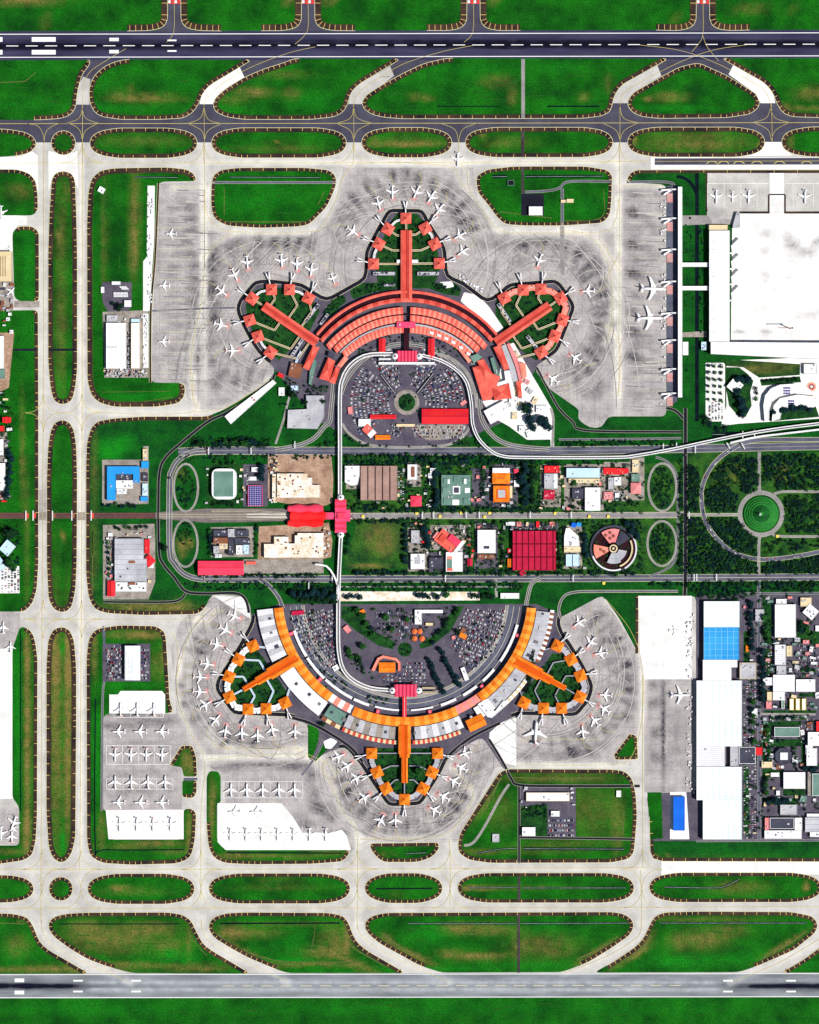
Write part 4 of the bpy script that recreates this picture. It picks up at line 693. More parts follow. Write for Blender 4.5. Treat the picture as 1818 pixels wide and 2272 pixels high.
for x0, x1, y0, y1 in ((-20,160,150,250),(230,420,150,250),(500,750,170,250),(830,1150,150,250),(1170,1340,150,250),(490,720,415,490),(215,335,420,600),(160,370,2055,2095),(260,400,2100,2140),(520,730,2055,2105),(640,780,2108,2145),(870,1140,2055,2105),(1165,1330,2055,2105),(1480,1730,2055,2105),(1500,1640,2108,2145),(112,160,400,880),(112,165,950,1340),(0,1818,2222,2268)):
    for _ in range(int((x1 - x0) * (y1 - y0) / 2600) + 3):
        x, y = random.uniform(x0, x1), random.uniform(y0, y1); l = random.uniform(12, 50); v = (x1 - x0) < (y1 - y0)
        q_ = [(x, y), (x, min(y + l, y1))] if v else [(x, y), (min(x + l, x1), y + random.uniform(-1, 1))]
        strip_mb(MW, q_, 0, random.uniform(.8, 2.2), 0.445 + random.random() * .04, 0)
tag(MW.build('grass_wear', ['grass_mown', 'worn_track']), 'mown lanes and worn vehicle tracks in the grass', None, None, 'structure')
# canals and ditches
def ditch(path, wid, label, pale=True):
    ribbon('canal', path, wid, 'water', 8, label, True, edge=None, mid='ditch_pale' if pale else None)
ditch([(1547,385),(1547,600),(1547,750),(1547,935)], 8, 'long straight dark canal east of the white pier', False)
ribbon('canal', [(1502,392),(1520,396),(1536,410),(1546,432),(1547,460)], 7, 'water', 9, 'curved end of the dark canal', True)
for p, wd, lb in (([(1093,392),(1125,392)],7,'short dark basin in the north east block'),([(1166,392),(1338,391)],6,'long pale-edged basin in the north east block'),([(300,393),(395,394)],4,'pale channel in the north west grass'),([(510,393),(712,394)],4,'thin channel with an arrow end in the north west block'),
    ([(1150,1969),(1040,1970)],3.5,'ditch in the left half of a lower oval'),([(1160,1970),(1388,1970)],3.5,'ditch in the right half of a lower oval'),([(835,1972),(960,1971)],3,'ditch in the short lower oval'),([(1475,1968),(1580,1970),(1610,1966),(1640,1951)],4,'ditch in the rightmost lower oval'),
    ([(905,2049),(1145,2049)],4,'ditch left of the lower service road'),([(1158,2049),(1395,2048)],4,'ditch right of the lower service road'),([(1465,2048),(1790,2048)],4,'ditch in the right lower field'),([(490,2049),(755,2048)],3,'ditch in the second lower field'),([(130,2050),(400,2050)],2,'ditch in the first lower field'),
    ([(1060,1893),(1110,1884),(1148,1882)],4,'short ditch in the south east block'),([(1162,1883),(1385,1884)],6,'long dark ditch in the south east block'),([(900,1894),(946,1892)],4,'ditch in the short wedge'),([(505,1892),(760,1893)],2.5,'ditch below the white pad'),([(212,1550),(212,1870),(232,1885),(410,1885)],2.5,'thin ditch round the lower remote stands'),
    ([(1215,236),(1330,236)],3,'ditch in the upper grass'),([(970,236),(1110,236)],2,'thin ditch in the upper grass'),([(1580,964),(1612,964)],9,'dark pond under the white viaduct')):
    ditch(p, wd, lb, wd > 3)
pave([(1612,958),(1640,958),(1650,968),(1600,972)], 'water', 'dark pond beside the white viaduct', 8, 'pond')
ribbon('canal', [(46,1400),(46,1800)], 2, 'water', 8, 'thin drain along the left grass', True)

# ------------------------------------------------------------------ runway and taxiway markings
for yy in (76.2, 127.3): strip_mb(MARK, [(-60, yy), (1880, yy - 3.4)], -0.8, 0.8, ZM, 0)
for yy in (2162.6, 2213.6): strip_mb(MARK, [(-60, yy), (1880, yy - 2.6)], -0.7, 0.7, ZM, 0)
x = -29
while x < 1830:
    y = 102 + tl(x) * 1.2; rectmark(x, x + 27, y - .85, y + .85); 
    y = 2188 - 0.0012 * x
    if 470 < x < 1500: rectmark(x + 6, x + 32, y - .6, y + .6, 1)
    x += 43.1
for (a, b) in ((71,124), (-50,6)):
    for y in (82.5, 111): rectmark(a, b, y, y + 10)
for a in (243,):
    for y in (84, 88, 111, 115): rectmark(a, a + 21, y, y + 3.4)
for y in (88, 111.5): rectmark(372, 392, y, y + 3.4)
for a, n in ((33, 3), (163, 2), (292, 2), (1605, 2), (1745, 2)):
    for y in (2171 if n == 3 else 2174, 2198):
        rectmark(a, a + 21, y, y + (3.5 if n == 2 else 8) - 0)
for i, p in enumerate(TAX): line(p, 1.0 if i < 6 else 0.75, 2)
for x in (84.5, 104, 174.5, 191): pass
for jx in (94, 181, 447, 793, 999, 1425):
    for jy in (1928.5, 2014.5):
        for sx in (-1, 1):
            for sy in (-1, 1):
                if (sy > 0 and jy > 2000): continue
                line([(jx + sx * 44, jy), (jx + sx * 22, jy + sy * 4), (jx + sx * 6, jy + sy * 20), (jx, jy + sy * 42)], 0.7, 2)
for jx in (183, 453, 785, 1375):
    for sx in (-1, 1): line([(jx + sx * 44, 361.5), (jx + sx * 22, 357), (jx + sx * 6, 341), (jx, 318)], 0.7, 2)
    line([(jx, 316), (jx, 361)], 0.7, 2)
for jx in (97, 182):
    for jy in (916, 1374):
        for sx, sy in ((1, 1), (1, -1), (-1, 1), (-1, -1)): line([(jx + sx * 42, jy), (jx + sx * 20, jy + sy * 4), (jx + sx * 5, jy + sy * 20), (jx, jy + sy * 42)], 0.7, 2)
# tyre tracks swept over the aprons
mat('track_dark', (132, 128, 130), None, 0.1, 0.1); mat('track_pale', (196, 191, 186), None, 0.1, 0.1)
TRK = MB()
def ptin(pt, poly):
    c = False; n = len(poly)
    for i in range(n):
        a, b_ = poly[i], poly[i - 1]
        if (a[1] > pt[1]) != (b_[1] > pt[1]) and pt[0] < (b_[0] - a[0]) * (pt[1] - a[1]) / (b_[1] - a[1]) + a[0]: c = not c
    return c
B11 = [(455,388),(750,388),(760,450),(690,512),(500,512),(455,490)]; B12 = [(1050,366),(1365,366),(1365,500),(1250,510),(1110,506),(1050,440)]
def track(path, wd, m):
    sg = []
    for q_ in path + [None]:
        ok = q_ is not None and (ptin(q_, AP[0]) or ptin(q_, AP[1])) and not ptin(q_, LAND) and not ptin(q_, B11) and not ptin(q_, B12)
        if ok: sg.append(q_)
        else:
            if len(sg) > 2: strip_mb(TRK, sg, -wd / 2, wd / 2, 0.42 + random.random() * .03, m)
            sg = []
random.seed(17)
for cx_, cy_, rr_ in ((902,580,(110,215)),(600,705,(100,190)),(1205,705,(100,190)),(590,1500,(100,200)),(898,1690,(95,190)),(1215,1500,(100,200)),(903,904,(330,520)),(899,1319,(330,520))):
    for _ in range(60):
        r_ = random.uniform(*rr_); a0_ = random.uniform(0, 360); ln = random.uniform(25, 110); dx_, dy_ = random.uniform(-14, 14), random.uniform(-14, 14)
        track([(cx_ + dx_ + r_ * math.sin(math.radians(a0_ + k * 3)), cy_ + dy_ - r_ * math.cos(math.radians(a0_ + k * 3))) for k in range(int(ln / 3))], random.choice((.6, .8, 1, 1.5)), random.randrange(2))
    for _ in range(80):
        a_ = random.uniform(0, 360); r0_ = random.uniform(95, 130); ln = random.uniform(25, 60); cv = random.uniform(-.012, .012)
        track([(cx_ + (r0_ + k * 4) * math.sin(math.radians(a_) + cv * k * k * .3), cy_ - (r0_ + k * 4) * math.cos(math.radians(a_) + cv * k * k * .3)) for k in range(int(ln / 4) + 3)], random.choice((.6, .8, 1.3)), random.randrange(2))
for _ in range(220):
    x_, y_ = random.choice(((random.uniform(350, 450), random.uniform(420, 880)), (random.uniform(1380, 1470), random.uniform(420, 915)))); l_ = random.uniform(15, 50)
    track([(x_ + k * l_ / 6, y_ + math.sin(k * .4) * 1.5) for k in range(7)], random.choice((.7, 1, 2)), random.randrange(2))
tag(TRK.build('tyre_tracks', ['track_dark', 'track_pale']), 'faint tyre tracks swept across the aprons', None, None, 'structure')
# stand lead-in lines and boxes
for i, y in enumerate(range(505, 850, 23)):
    line([(348, y), (415, y), (426, y - 6)], 0.5, 1)
for y in range(440, 880, 33): line([(1390, y), (1475, y)], 0.35, 1, False)
for (x0, x1, y0, y1, n) in ((237,378,1654,1696,4),(237,384,1728,1751,4),(495,672,1734,1770,5),(253,363,1570,1592,3),(636,741,1833,1862,3)):
    for k in range(n + 1):
        xx = x0 + (x1 - x0) * k / n; strip_mb(MARK, [(xx, y0), (xx, y1)], -.4, .4, ZM, 0)
    strip_mb(MARK, [(x0, y1), (x1, y1)], -.4, .4, ZM, 0)
    if n >= 4: strip_mb(MARK, [(x0, y0), (x1, y0)], -.4, .4, ZM, 0)
strip_mb(MARK, [(1570,407),(1705,407)], -.4, .4, ZM + .05, 0); strip_mb(MARK, [(1742,407),(1860,407)], -.4, .4, ZM + .05, 0)
for x in (1570,1607,1644,1680,1760,1805): strip_mb(MARK, [(x, 407), (x, 460)], -.35, .35, ZM + .05, 0)
for x in (1580, 1606, 1640, 1680, 1730, 1790): line([(x - 12, 363), (x - 5, 358), (x + 5, 358), (x + 12, 363)], 1.6, 2, z=ZM + .06)
mk = MARK.build('pavement_markings', MARKMATS); tag(mk, 'painted lines, runway bars and taxi guide lines', None, None, 'structure')

# ------------------------------------------------------------------ buildings
def local(pts, cx, cy): return [((x - cx) * S, (cy - y) * S) for x, y in pts]
def inset(pts, d):
    n = len(pts); out = []
    for i in range(n):
        a, b, c = pts[i - 1], pts[i], pts[(i + 1) % n]
        d1 = (b[0] - a[0], b[1] - a[1]); d2 = (c[0] - b[0], c[1] - b[1]); l1 = math.hypot(*d1) or 1; l2 = math.hypot(*d2) or 1
        n1 = (-d1[1] / l1, d1[0] / l1); n2 = (-d2[1] / l2, d2[0] / l2); s_ = (n1[0] + n2[0], n1[1] + n2[1]); k = s_[0] ** 2 + s_[1] ** 2
        k = 2 / k if k > 0.2 else 1
        out.append((b[0] + s_[0] * d * k, b[1] + s_[1] * d * k))
    return out
def inside(p, poly):
    c = False; n = len(poly)
    for i in range(n):
        a, b = poly[i], poly[i - 1]
        if (a[1] > p[1]) != (b[1] > p[1]) and p[0] < (b[0] - a[0]) * (p[1] - a[1]) / (b[1] - a[1]) + a[0]: c = not c
    return c
UNIT_N = [0]
def bldg(label, pts, h, roof, wall='wall', name='building', cat='building', units=3, kind='flat', par=None, group=None, unit_mat='grey_roof', rot=0, extra=None, ridge='coral_ridge', eave=0.8, rise=None):
    """pts: polygon in pixels, or (x0, y0, x1, y1) box turned by rot degrees clockwise about its centre"""
    if len(pts) == 4 and not isinstance(pts[0], (tuple, list)):
        x0, y0, x1, y1 = pts; cx, cy = (x0 + x1) / 2, (y0 + y1) / 2
        raw = [(x0, y0), (x1, y0), (x1, y1), (x0, y1)]
    else:
        raw = pts; cx = sum(p[0] for p in raw) / len(raw); cy = sum(p[1] for p in raw) / len(raw)
    L = ccw(local(raw, cx, cy)); root = empty(name, cx, cy, 0, -math.radians(rot)); tag(root, label, cat, group)
    wmb = MB(); wmb.prism(L, 0, h, 0); wmb.build('wall', wall, root)
    xs = [p[0] for p in L]; ys = [p[1] for p in L]; X0, X1, Y0, Y1 = min(xs), max(xs), min(ys), max(ys)
    if kind == 'flat':
        r = MB(); r.prism(inset(L, 0.9), h - 0.2, h + 0.25, 0, bottom=True); ro = r.build('roof', roof, root)
        pm = MB(); o_, i_ = inset(L, -0.15), inset(L, 0.9); n = len(L)
        for k in range(n):
            k2 = (k + 1) % n
            pm.face([(*o_[k], h + .9), (*o_[k2], h + .9), (*i_[k2], h + .9), (*i_[k], h + .9)])
            pm.face([(*o_[k], h - .5), (*o_[k2], h - .5), (*o_[k2], h + .9), (*o_[k], h + .9)])
            pm.face([(*i_[k2], h + .26), (*i_[k], h + .26), (*i_[k], h + .9), (*i_[k2], h + .9)])
        pm.build('parapet', par or roof, root)
    else:
        r = MB(); e = eave; x0, x1, y0, y1 = X0 - e, X1 + e, Y0 - e, Y1 + e; wd = min(x1 - x0, y1 - y0); rs = rise if rise else wd * 0.16
        if kind == 'hip':
            if x1 - x0 >= y1 - y0: a = (x0 + wd / 2, (y0 + y1) / 2); b = (x1 - wd / 2, (y0 + y1) / 2)
            else: a = ((x0 + x1) / 2, y0 + wd / 2); b = ((x0 + x1) / 2, y1 - wd / 2)
        else:
            if x1 - x0 >= y1 - y0: a = (x0, (y0 + y1) / 2); b = (x1, (y0 + y1) / 2)
            else: a = ((x0 + x1) / 2, y0); b = ((x0 + x1) / 2, y1)
        A, B_ = (*a, h + rs), (*b, h + rs); c0, c1, c2, c3 = (x0, y0, h), (x1, y0, h), (x1, y1, h), (x0, y1, h)
        if x1 - x0 >= y1 - y0: r.face([c0, c1, B_, A]); r.face([c2, c3, A, B_]); r.face([c3, c0, A]); r.face([c1, c2, B_])
        else: r.face([c1, c2, B_, A]); r.face([c3, c0, A, B_]); r.face([c0, c1, A]); r.face([c2, c3, B_])
        r.face([c3, c2, c1, c0])
        ro = r.build('roof', roof, root)
        if math.dist(a, b) > 3:
            rd = MB(); dx, dy = (b[0] - a[0]), (b[1] - a[1]); l = math.hypot(dx, dy); u, v = -dy / l * .5, dx / l * .5
            rd.prism(ccw([(a[0] + u, a[1] + v), (a[0] - u, a[1] - v), (b[0] - u, b[1] - v), (b[0] + u, b[1] + v)]), h + rs - .2, h + rs + .35); rd.build('roof_ridge', ridge, ro)
    k = 0; tries = 0
    if kind == 'flat':
        while k < units and tries < 60:
            tries += 1; sx = random.uniform(2, 4.5); sy = random.uniform(2, 5)
            px, py = random.uniform(X0, X1), random.uniform(Y0, Y1)
            if all(inside((px + i * (sx / 2 + 1.5), py + j * (sy / 2 + 1.5)), L) for i in (-1, 1) for j in (-1, 1)):
                ub = MB(); ub.box(px - sx / 2, px + sx / 2, py - sy / 2, py + sy / 2, h + .2, h + random.uniform(1.6, 3)); ub.build('rooftop_unit', unit_mat, ro); k += 1
    if extra:
        for nm, m_, (ax, ay, bx, by), z0, z1 in extra:      # further roof parts, pixel boxes relative to the centre
            e_ = MB(); e_.box(ax * S, bx * S, -by * S, -ay * S, z0, z1); e_.build(nm, m_, root)
    return root

# --- the two crescent terminals
def arcpt(c, R, a, c2=None): return (c[0] + R * math.sin(math.radians(a)), c[1] - R * math.cos(math.radians(a)))
def arc_roof(root, cx, cy, fin, fout, a0, a1, n, h, mats, rise=2.0, name='roof', up=1, wallm='wall', gap=0.0):
    """a pitched ring roof; fin/fout give (centre y offset, radius) in pixels; up=1 arcs over the top, -1 under"""
    r = MB(); wl = MB()
    def pt(f, a, z): 
        oy, R = f; x = R * math.sin(math.radians(a)); y = oy - up * R * math.cos(math.radians(a))
        return (x * S, -y * S, z)
    mid = ((fin[0] + fout[0]) / 2, (fin[1] + fout[1]) / 2)
    for k in range(n):
        b0 = a0 + (a1 - a0) * k / n; b1 = a0 + (a1 - a0) * (k + 1) / n
        m_ = (k % len(mats)) if len(mats) > 1 else 0; dz = 0.25 if k % 2 else 0
        for f1, f2, z1, z2 in ((fin, mid, h, h + rise), (mid, fout, h + rise, h)):
            q = [pt(f1, b0, z1 + dz), pt(f1, b1, z1 + dz), pt(f2, b1, z2 + dz), pt(f2, b0, z2 + dz)]
            if area([p[:2] for p in q]) < 0: q = q[::-1]
            r.face(q, m_)
        for f in (fin, fout): wl.face([pt(f, b0, 0), pt(f, b1, 0), pt(f, b1, h + .1), pt(f, b0, h + .1)])
    for b in (a0, a1): wl.face([pt(fin, b, 0), pt(fout, b, 0), pt(fout, b, h), pt(mid, b, h + rise), pt(fin, b, h)])
    wl.build('wall', wallm, root)
    return r.build(name, list(mats), root)
t1 = empty('terminal_building', 903, 904); tag(t1, 'crescent terminal with curved coral tiled roofs open to the south', 'airport terminal')
def t1f(yt): cy = 904 + (yt - 645) * 0.28; return (cy - 904, cy - yt)
for (ya, yb, n, mats, h, rs, a) in ((645,651.5,1*40,('coral','coral'),11,1.2,51),(651.5,661.5,30,('groove',),6,0.2,51),(661.5,671,34,('coral','coral_dark'),12,1.6,51),(682,697,66,('coral','coral_light'),11,1.6,50.3),
                                (700,715,66,('coral','coral_light'),11,1.6,48),(722,739,66,('coral','coral_light'),10,1.8,45)):
    f1, f2 = t1f(yb), t1f(ya)
    arc_roof(t1, 0, 0, f1, f2, -a, -2 if ya > 675 else 0, n // 2, h, mats, rs); arc_roof(t1, 0, 0, f1, f2, 2 if ya > 675 else 0, a, n // 2, h, mats, rs)
for (ya, yb, a, m_) in ((697,700,47,'groove'),(715,718,44,'groove'),(718,722,46,'grey_roof')):
    arc_roof(t1, 0, 0, t1f(yb), t1f(ya), -a, a, 30, 8.5, (m_,), 0.2)
for pts, m_ in (([(695,768),(709,772),(686,822),(673,816)],'coral'),([(729,794),(744,802),(731,846),(709,840)],'coral'),([(746,814),(755,818),(744,852),(731,848)],'coral'),([(765,790),(773,796),(757,816),(748,812)],'coral_light'),
    ([(1095,772),(1111,766),(1130,818),(1119,822)],'coral'),([(1059,802),(1073,797),(1095,834),(1076,843)],'coral'),([(1049,816),(1060,813),(1075,845),(1089,888),(1071,888)],'coral'),([(1092,862),(1129,851),(1135,883),(1097,889)],'coral'),
    ([(1151,805),(1166,807),(1169,836),(1159,842)],'coral_light'),([(1145,848),(1155,844),(1158,880),(1150,882)],'coral'),([(1043,792),(1060,785),(1070,794),(1052,806)],'teal_roof'),([(1012,770),(1022,775),(1046,800),(1040,806)],'coral_light'),
    ([(1113,768),(1122,765),(1142,815),(1149,845),(1138,848),(1131,820)],'grey_roof'),([(1125,764),(1131,762),(1150,800),(1160,850),(1154,852),(1144,812)],'pinkish'),([(1119,824),(1130,822),(1138,850),(1142,880),(1135,886),(1130,850),(1104,858),(1100,851),(1122,844)],'white_roof'),([(731,780),(744,786),(739,796),(728,790)],'dark_roof')):
    c_ = ccw(local(pts, 903, 904)); hh = 9 + random.random() * 2
    q = MB(); q.prism(c_, 0, hh, 0); q.build('wall', 'wall', t1)
    q = MB(); q.prism(inset(c_, -.4), hh, hh + 1.2, 0, bottom=True)
    if 'coral' in m_:
        cxm = sum(p[0] for p in c_) / 4; cym = sum(p[1] for p in c_) / 4
        q.v = [(*p, hh + 1.2) for p in inset(c_, -.4)]; q.f = []; q.m = []; nq = len(c_)
        q.v.append((cxm, cym, hh + 3)); q.f = [(k, (k + 1) % nq, nq) for k in range(nq)]; q.m = [k % 2 for k in range(nq)]
    q.build('roof', [m_, 'coral_dark' if m_ == 'coral' else m_], t1)
# small white skylight tiles on the innermost bands
for a in (16, 21, 26, 31, 37, 43): 
    x, y = arcpt((903, 931), 200, a); q = MB(); lx, ly = (x - 903) * S, (904 - y) * S; q.prism([(lx - 5, ly - 2.5), (lx + 5, ly - 6), (lx + 5, ly + 1), (lx - 5, ly + 4)], 11, 14); q.build('skylight', 'white_roof', t1)
t2 = empty('terminal_building', 899, 1319); tag(t2, 'crescent terminal with curved orange tiled roofs open to the north', 'airport terminal')
def arc2(fi, fo, a0, a1, n, h, mats, rise=1.8, wl='wall', name='roof'): return arc_roof(t2, 0, 0, (0, fi), (0, fo), a0, a1, n, h, mats, rise, name, -1, wl)
for a0, a1, n in ((-84, -36, 24), (-24, 24, 22), (36, 84, 24)): arc2(271.5, 292, a0, a1, n, 13, ('orange', 'orange_light'), 3)
arc2(271.5, 290, -36, -24, 5, 9, ('white_roof', 'coral_light'), .6); arc2(271.5, 290, 24, 36, 6, 9, ('pinkish', 'coral_light'), .6)
for a0, a1, n, m_, ro in ((-84, -63, 9, ('white_ribbed', 'grey_roof'), 330), (-57, -35.5, 8, ('white_roof', 'white_roof'), 330), (-34, -26, 3, ('teal_roof',), 322), (-25, -4, 8, ('grey_roof', 'paving'), 322), (4, 24, 8, ('grey_roof', 'white_ribbed'), 322), (31, 41, 4, ('white_roof', 'grey_roof'), 322), (41, 57, 6, ('grey_ribbed', 'grey_roof'), 322), (62, 83, 8, ('grey_ribbed', 'grey_roof'), 324)):
    arc2(294, ro, a0, a1, n, 9, m_, .4)
for a0, a1, n, m_ in ((-34, -26, 4, ('brown_roof', 'cream_roof')), (-25, -3, 20, ('coral_dark', 'cream_roof')), (3, 22, 20, ('coral_dark', 'cream_roof')), (41, 56, 14, ('white_roof', 'cream_roof')), (63, 84, 20, ('brown_roof', 'white_roof'))):
    arc2(324, 333, a0, a1, n, 7, m_, .3)
for a in range(-80, 84, 6):
    if abs(abs(a) - 59) < 5 or abs(a) < 4: continue
    x = (308 + random.uniform(-6, 6)) * math.sin(math.radians(a)); y = -(308) * math.cos(math.radians(a))
    q = MB(); w_ = random.uniform(4, 9); q.box(-w_ / 2, w_ / 2, -w_ * .6, w_ * .6, 9.3, 11.5); o = q.build('rooftop_unit', random.choice(('dark_roof', 'grey_roof', 'steel')), t2); o.location = (x * S, y * S, 0); o.rotation_euler.z = math.radians(a)
bldg('ribbed orange hall set at an angle on the south east of the orange crescent', (1037,1590,1076,1616), 12, 'orange', rot=-25, units=0, kind='gable', cat='terminal hall', ridge='orange_dark')
bldg('white L-shaped block on the outer side of the orange crescent, south east', [(1060,1562),(1078,1551),(1098,1578),(1118,1553),(1128,1560),(1092,1592),(1082,1590)], 12, 'white_roof', cat='service block', units=4)
def spine(label, x0, y0, x1, y1, wds, roof, ridge, h=11, light=None):
    """long twin-roofed pier hall from (x0,y0) to (x1,y1); wds = [(fraction, width px)...] stepping down"""
    a = math.atan2(x1 - x0, -(y1 - y0)); Lg = math.dist((x0, y0), (x1, y1)) * S
    root = empty('pier_hall', x0, y0, 0, -a); tag(root, label, 'pier hall')
    f0 = 0
    for f1, wd in wds:
        wm = wd * S / 2; q = MB(); q.box(-wm + .8, wm - .8, f0 * Lg, f1 * Lg, 0, h); q.build('wall', 'wall', root)
        r = MB(); rs = 2.2
        for sx in (-1, 1):
            xe, xm, xi = sx * wm, sx * wm * 0.52, sx * 0.9
            for xa, za, xb, zb, m_ in ((xe, h, xm, h + rs, 0), (xm, h + rs, xi, h + 0.8, 1)):
                qd = [(xa, f0 * Lg, za), (xb, f0 * Lg, zb), (xb, f1 * Lg, zb), (xa, f1 * Lg, za)]
                if area([p[:2] for p in qd]) < 0: qd = qd[::-1]
                r.face(qd, m_)
            for yy in (f0 * Lg, f1 * Lg): r.face([(xe, yy, h), (xm, yy, h + rs), (xi, yy, h + .8), (xi, yy, h)], 0)
        r.build('roof', [roof, light or roof], root)
        q = MB(); q.box(-0.9, 0.9, f0 * Lg, f1 * Lg, h - 1, h + 0.6); q.build('roof_gutter', ridge, root); f0 = f1
    return root
spine('long straight coral hall running north from the coral crescent', 902, 668, 902, 512, [(1, 25)], 'coral', 'coral_ridge', light='coral_dark')
spine('slanting coral hall running north west from the coral crescent', 704, 761, 586, 679, [(1, 22)], 'coral', 'coral_ridge', light='coral_dark')
spine('slanting coral hall running north east from the coral crescent', 1100, 761, 1220, 679, [(1, 22)], 'coral', 'coral_ridge', light='coral_dark')
spine('stepped orange hall running south from the orange crescent', 898, 1608, 898, 1736, [(.5, 27), (.56, 22), (1, 14)], 'orange', 'orange_dark', 15, 'orange_dark')
spine('stepped orange hall running south west from the orange crescent', 660, 1459, 541, 1529, [(.52, 27), (.75, 19), (1, 12)], 'orange', 'orange_dark', 15, 'orange_dark')
spine('stepped orange hall running south east from the orange crescent', 1143, 1466, 1255, 1527, [(.5, 27), (.72, 19), (1, 12)], 'orange', 'orange_dark', 15, 'orange_dark')

for i, (a, b, c, d, r) in enumerate(((828,603,878,612,0),(926,603,976,612,0),(1094,690,1144,699,57),(1160,760,1210,769,52),(636,766,686,775,-57),(668,690,718,699,-52),(852,630,878,636,0),(705,705,735,713,-55))):
    bldg(f'{ORD[i]} long grey service shed near the roots of the coral piers', (a, b, c, d), 5, 'grey_roof', units=9, unit_mat='dark_roof', rot=r, cat='shed', name='service_shed', par='dark_roof', group='service sheds at the coral piers')
for i, (a, b, c, d, r, m_) in enumerate(((1140,858,1150,876,-10,'cream_roof'),(1163,842,1175,852,30,'pinkish'),(1168,862,1182,872,40,'grey_roof'),(1120,892,1134,904,-20,'grey_roof'),(1150,892,1164,900,15,'cream_roof'),(1182,882,1192,896,30,'cream_roof'),(1196,902,1206,912,0,'grey_roof'),(1090,905,1104,916,-28,'grey_roof'),(1136,915,1148,930,0,'cream_roof'),(1205,935,1216,945,0,'cream_roof'),(1142,780,1150,792,-20,'cream_roof'),(1152,870,1158,884,0,'brown_roof'))):
    bldg(f'{ORD[i]} builder hut, from the top, on the white construction ground', (a, b, c, d), 3.5, m_, units=2, rot=r, cat='hut', name='site_hut', group='builder huts on the construction ground')
# --- square boarding pavilions with hipped roofs, cloned
def pavilion(mat_, cap):
    root = empty('boarding_pavilion', 0, 0)
    s = 13.8; q = MB(); q.box(-s + 2, s - 2, -s + 2, s - 2, 0, 9); q.build('wall', 'wall', root)
    r = MB(); n_ = 4; P4 = [(-s, -s), (s, -s), (s, s), (-s, s)]
    for k in range(4): r.face([(*P4[k], 8.6), (*P4[(k + 1) % 4], 8.6), (P4[(k + 1) % 4][0] * .14, P4[(k + 1) % 4][1] * .14, 14.5), (P4[k][0] * .14, P4[k][1] * .14, 14.5)])
    r.face([(*p, 8.6) for p in P4[::-1]]); ro = r.build('roof', mat_, root)
    c = MB(); c.box(-2, 2, -2, 2, 14.2, 15.6); c.build('roof_cap', cap, ro)
    for k in range(4):
        h_ = MB(); a = P4[k]; l = math.hypot(*a); u, v = -a[1] / l * .25, a[0] / l * .25
        h_.face([(a[0] + u, a[1] + v, 8.75), (a[0] * .14 + u, a[1] * .14 + v, 14.7), (a[0] * .14 - u, a[1] * .14 - v, 14.7), (a[0] - u, a[1] - v, 8.75)]); h_.build('hip_tiles', cap, ro)
    return root
PC = {'coral': pavilion('coral', 'coral_ridge'), 'orange': pavilion('orange', 'orange_dark')}
used_p = {'coral': False, 'orange': False}
PAVS = []
def place_pav(kind, x, y, rot, label):
    o = PC[kind] if not used_p[kind] else copy_tree(PC[kind]); used_p[kind] = True
    a, b = P(x, y); o.location = (a, b, 0); o.rotation_euler = (0, 0, math.radians(rot)); tag(o, label, 'pavilion', kind + ' roofed boarding pavilions'); return o
PV = {'northern pier of the coral terminal': ('coral', (902, 560), [(829,586,0),(841,542,-30),(861,509,-30),(901,485,0),(944,507,30),(965,542,30),(975,585,0)]),
      'western pier of the coral terminal': ('coral', (620, 720), [(601,782,-35),(573,747,20),(555,711,18),(560,663,-35),(603,643,0),(643,643,0),(685,662,-28)]),
      'eastern pier of the coral terminal': ('coral', (1185, 720), [(1119,662,28),(1161,644,0),(1200,642,0),(1244,662,32),(1248,710,-18),(1231,746,-20),(1201,782,32)]),
      'western pier of the orange terminal': ('orange', (590, 1500), [(562,1433,25),(530,1463,-28),(509,1501,-22),(510,1546,24),(551,1573,0),(591,1572,0),(633,1559,26)]),
      'southern pier of the orange terminal': ('orange', (898, 1690), [(825,1671,0),(837,1713,25),(857,1749,28),(898,1773,0),(939,1749,-28),(959,1713,-25),(971,1671,0)]),
      'eastern pier of the orange terminal': ('orange', (1215, 1500), [(1163,1559,-28),(1206,1571,0),(1246,1571,0),(1287,1546,-24),(1288,1499,22),(1267,1463,28),(1237,1433,-26)])}
ROT = {'northern': 'clockwise from the south west', 'western': 'clockwise from the south', 'eastern': 'clockwise from the west', 'southern': 'anticlockwise from the north west'}
WAYS = {'northern': [[(830,586),(890,586)],[(841,542),(868,556),(890,556)],[(861,509),(880,520),(890,524)],[(901,495),(901,512)],[(944,507),(926,518),(914,522)],[(965,542),(938,556),(914,556)],[(975,585),(914,586)]]}
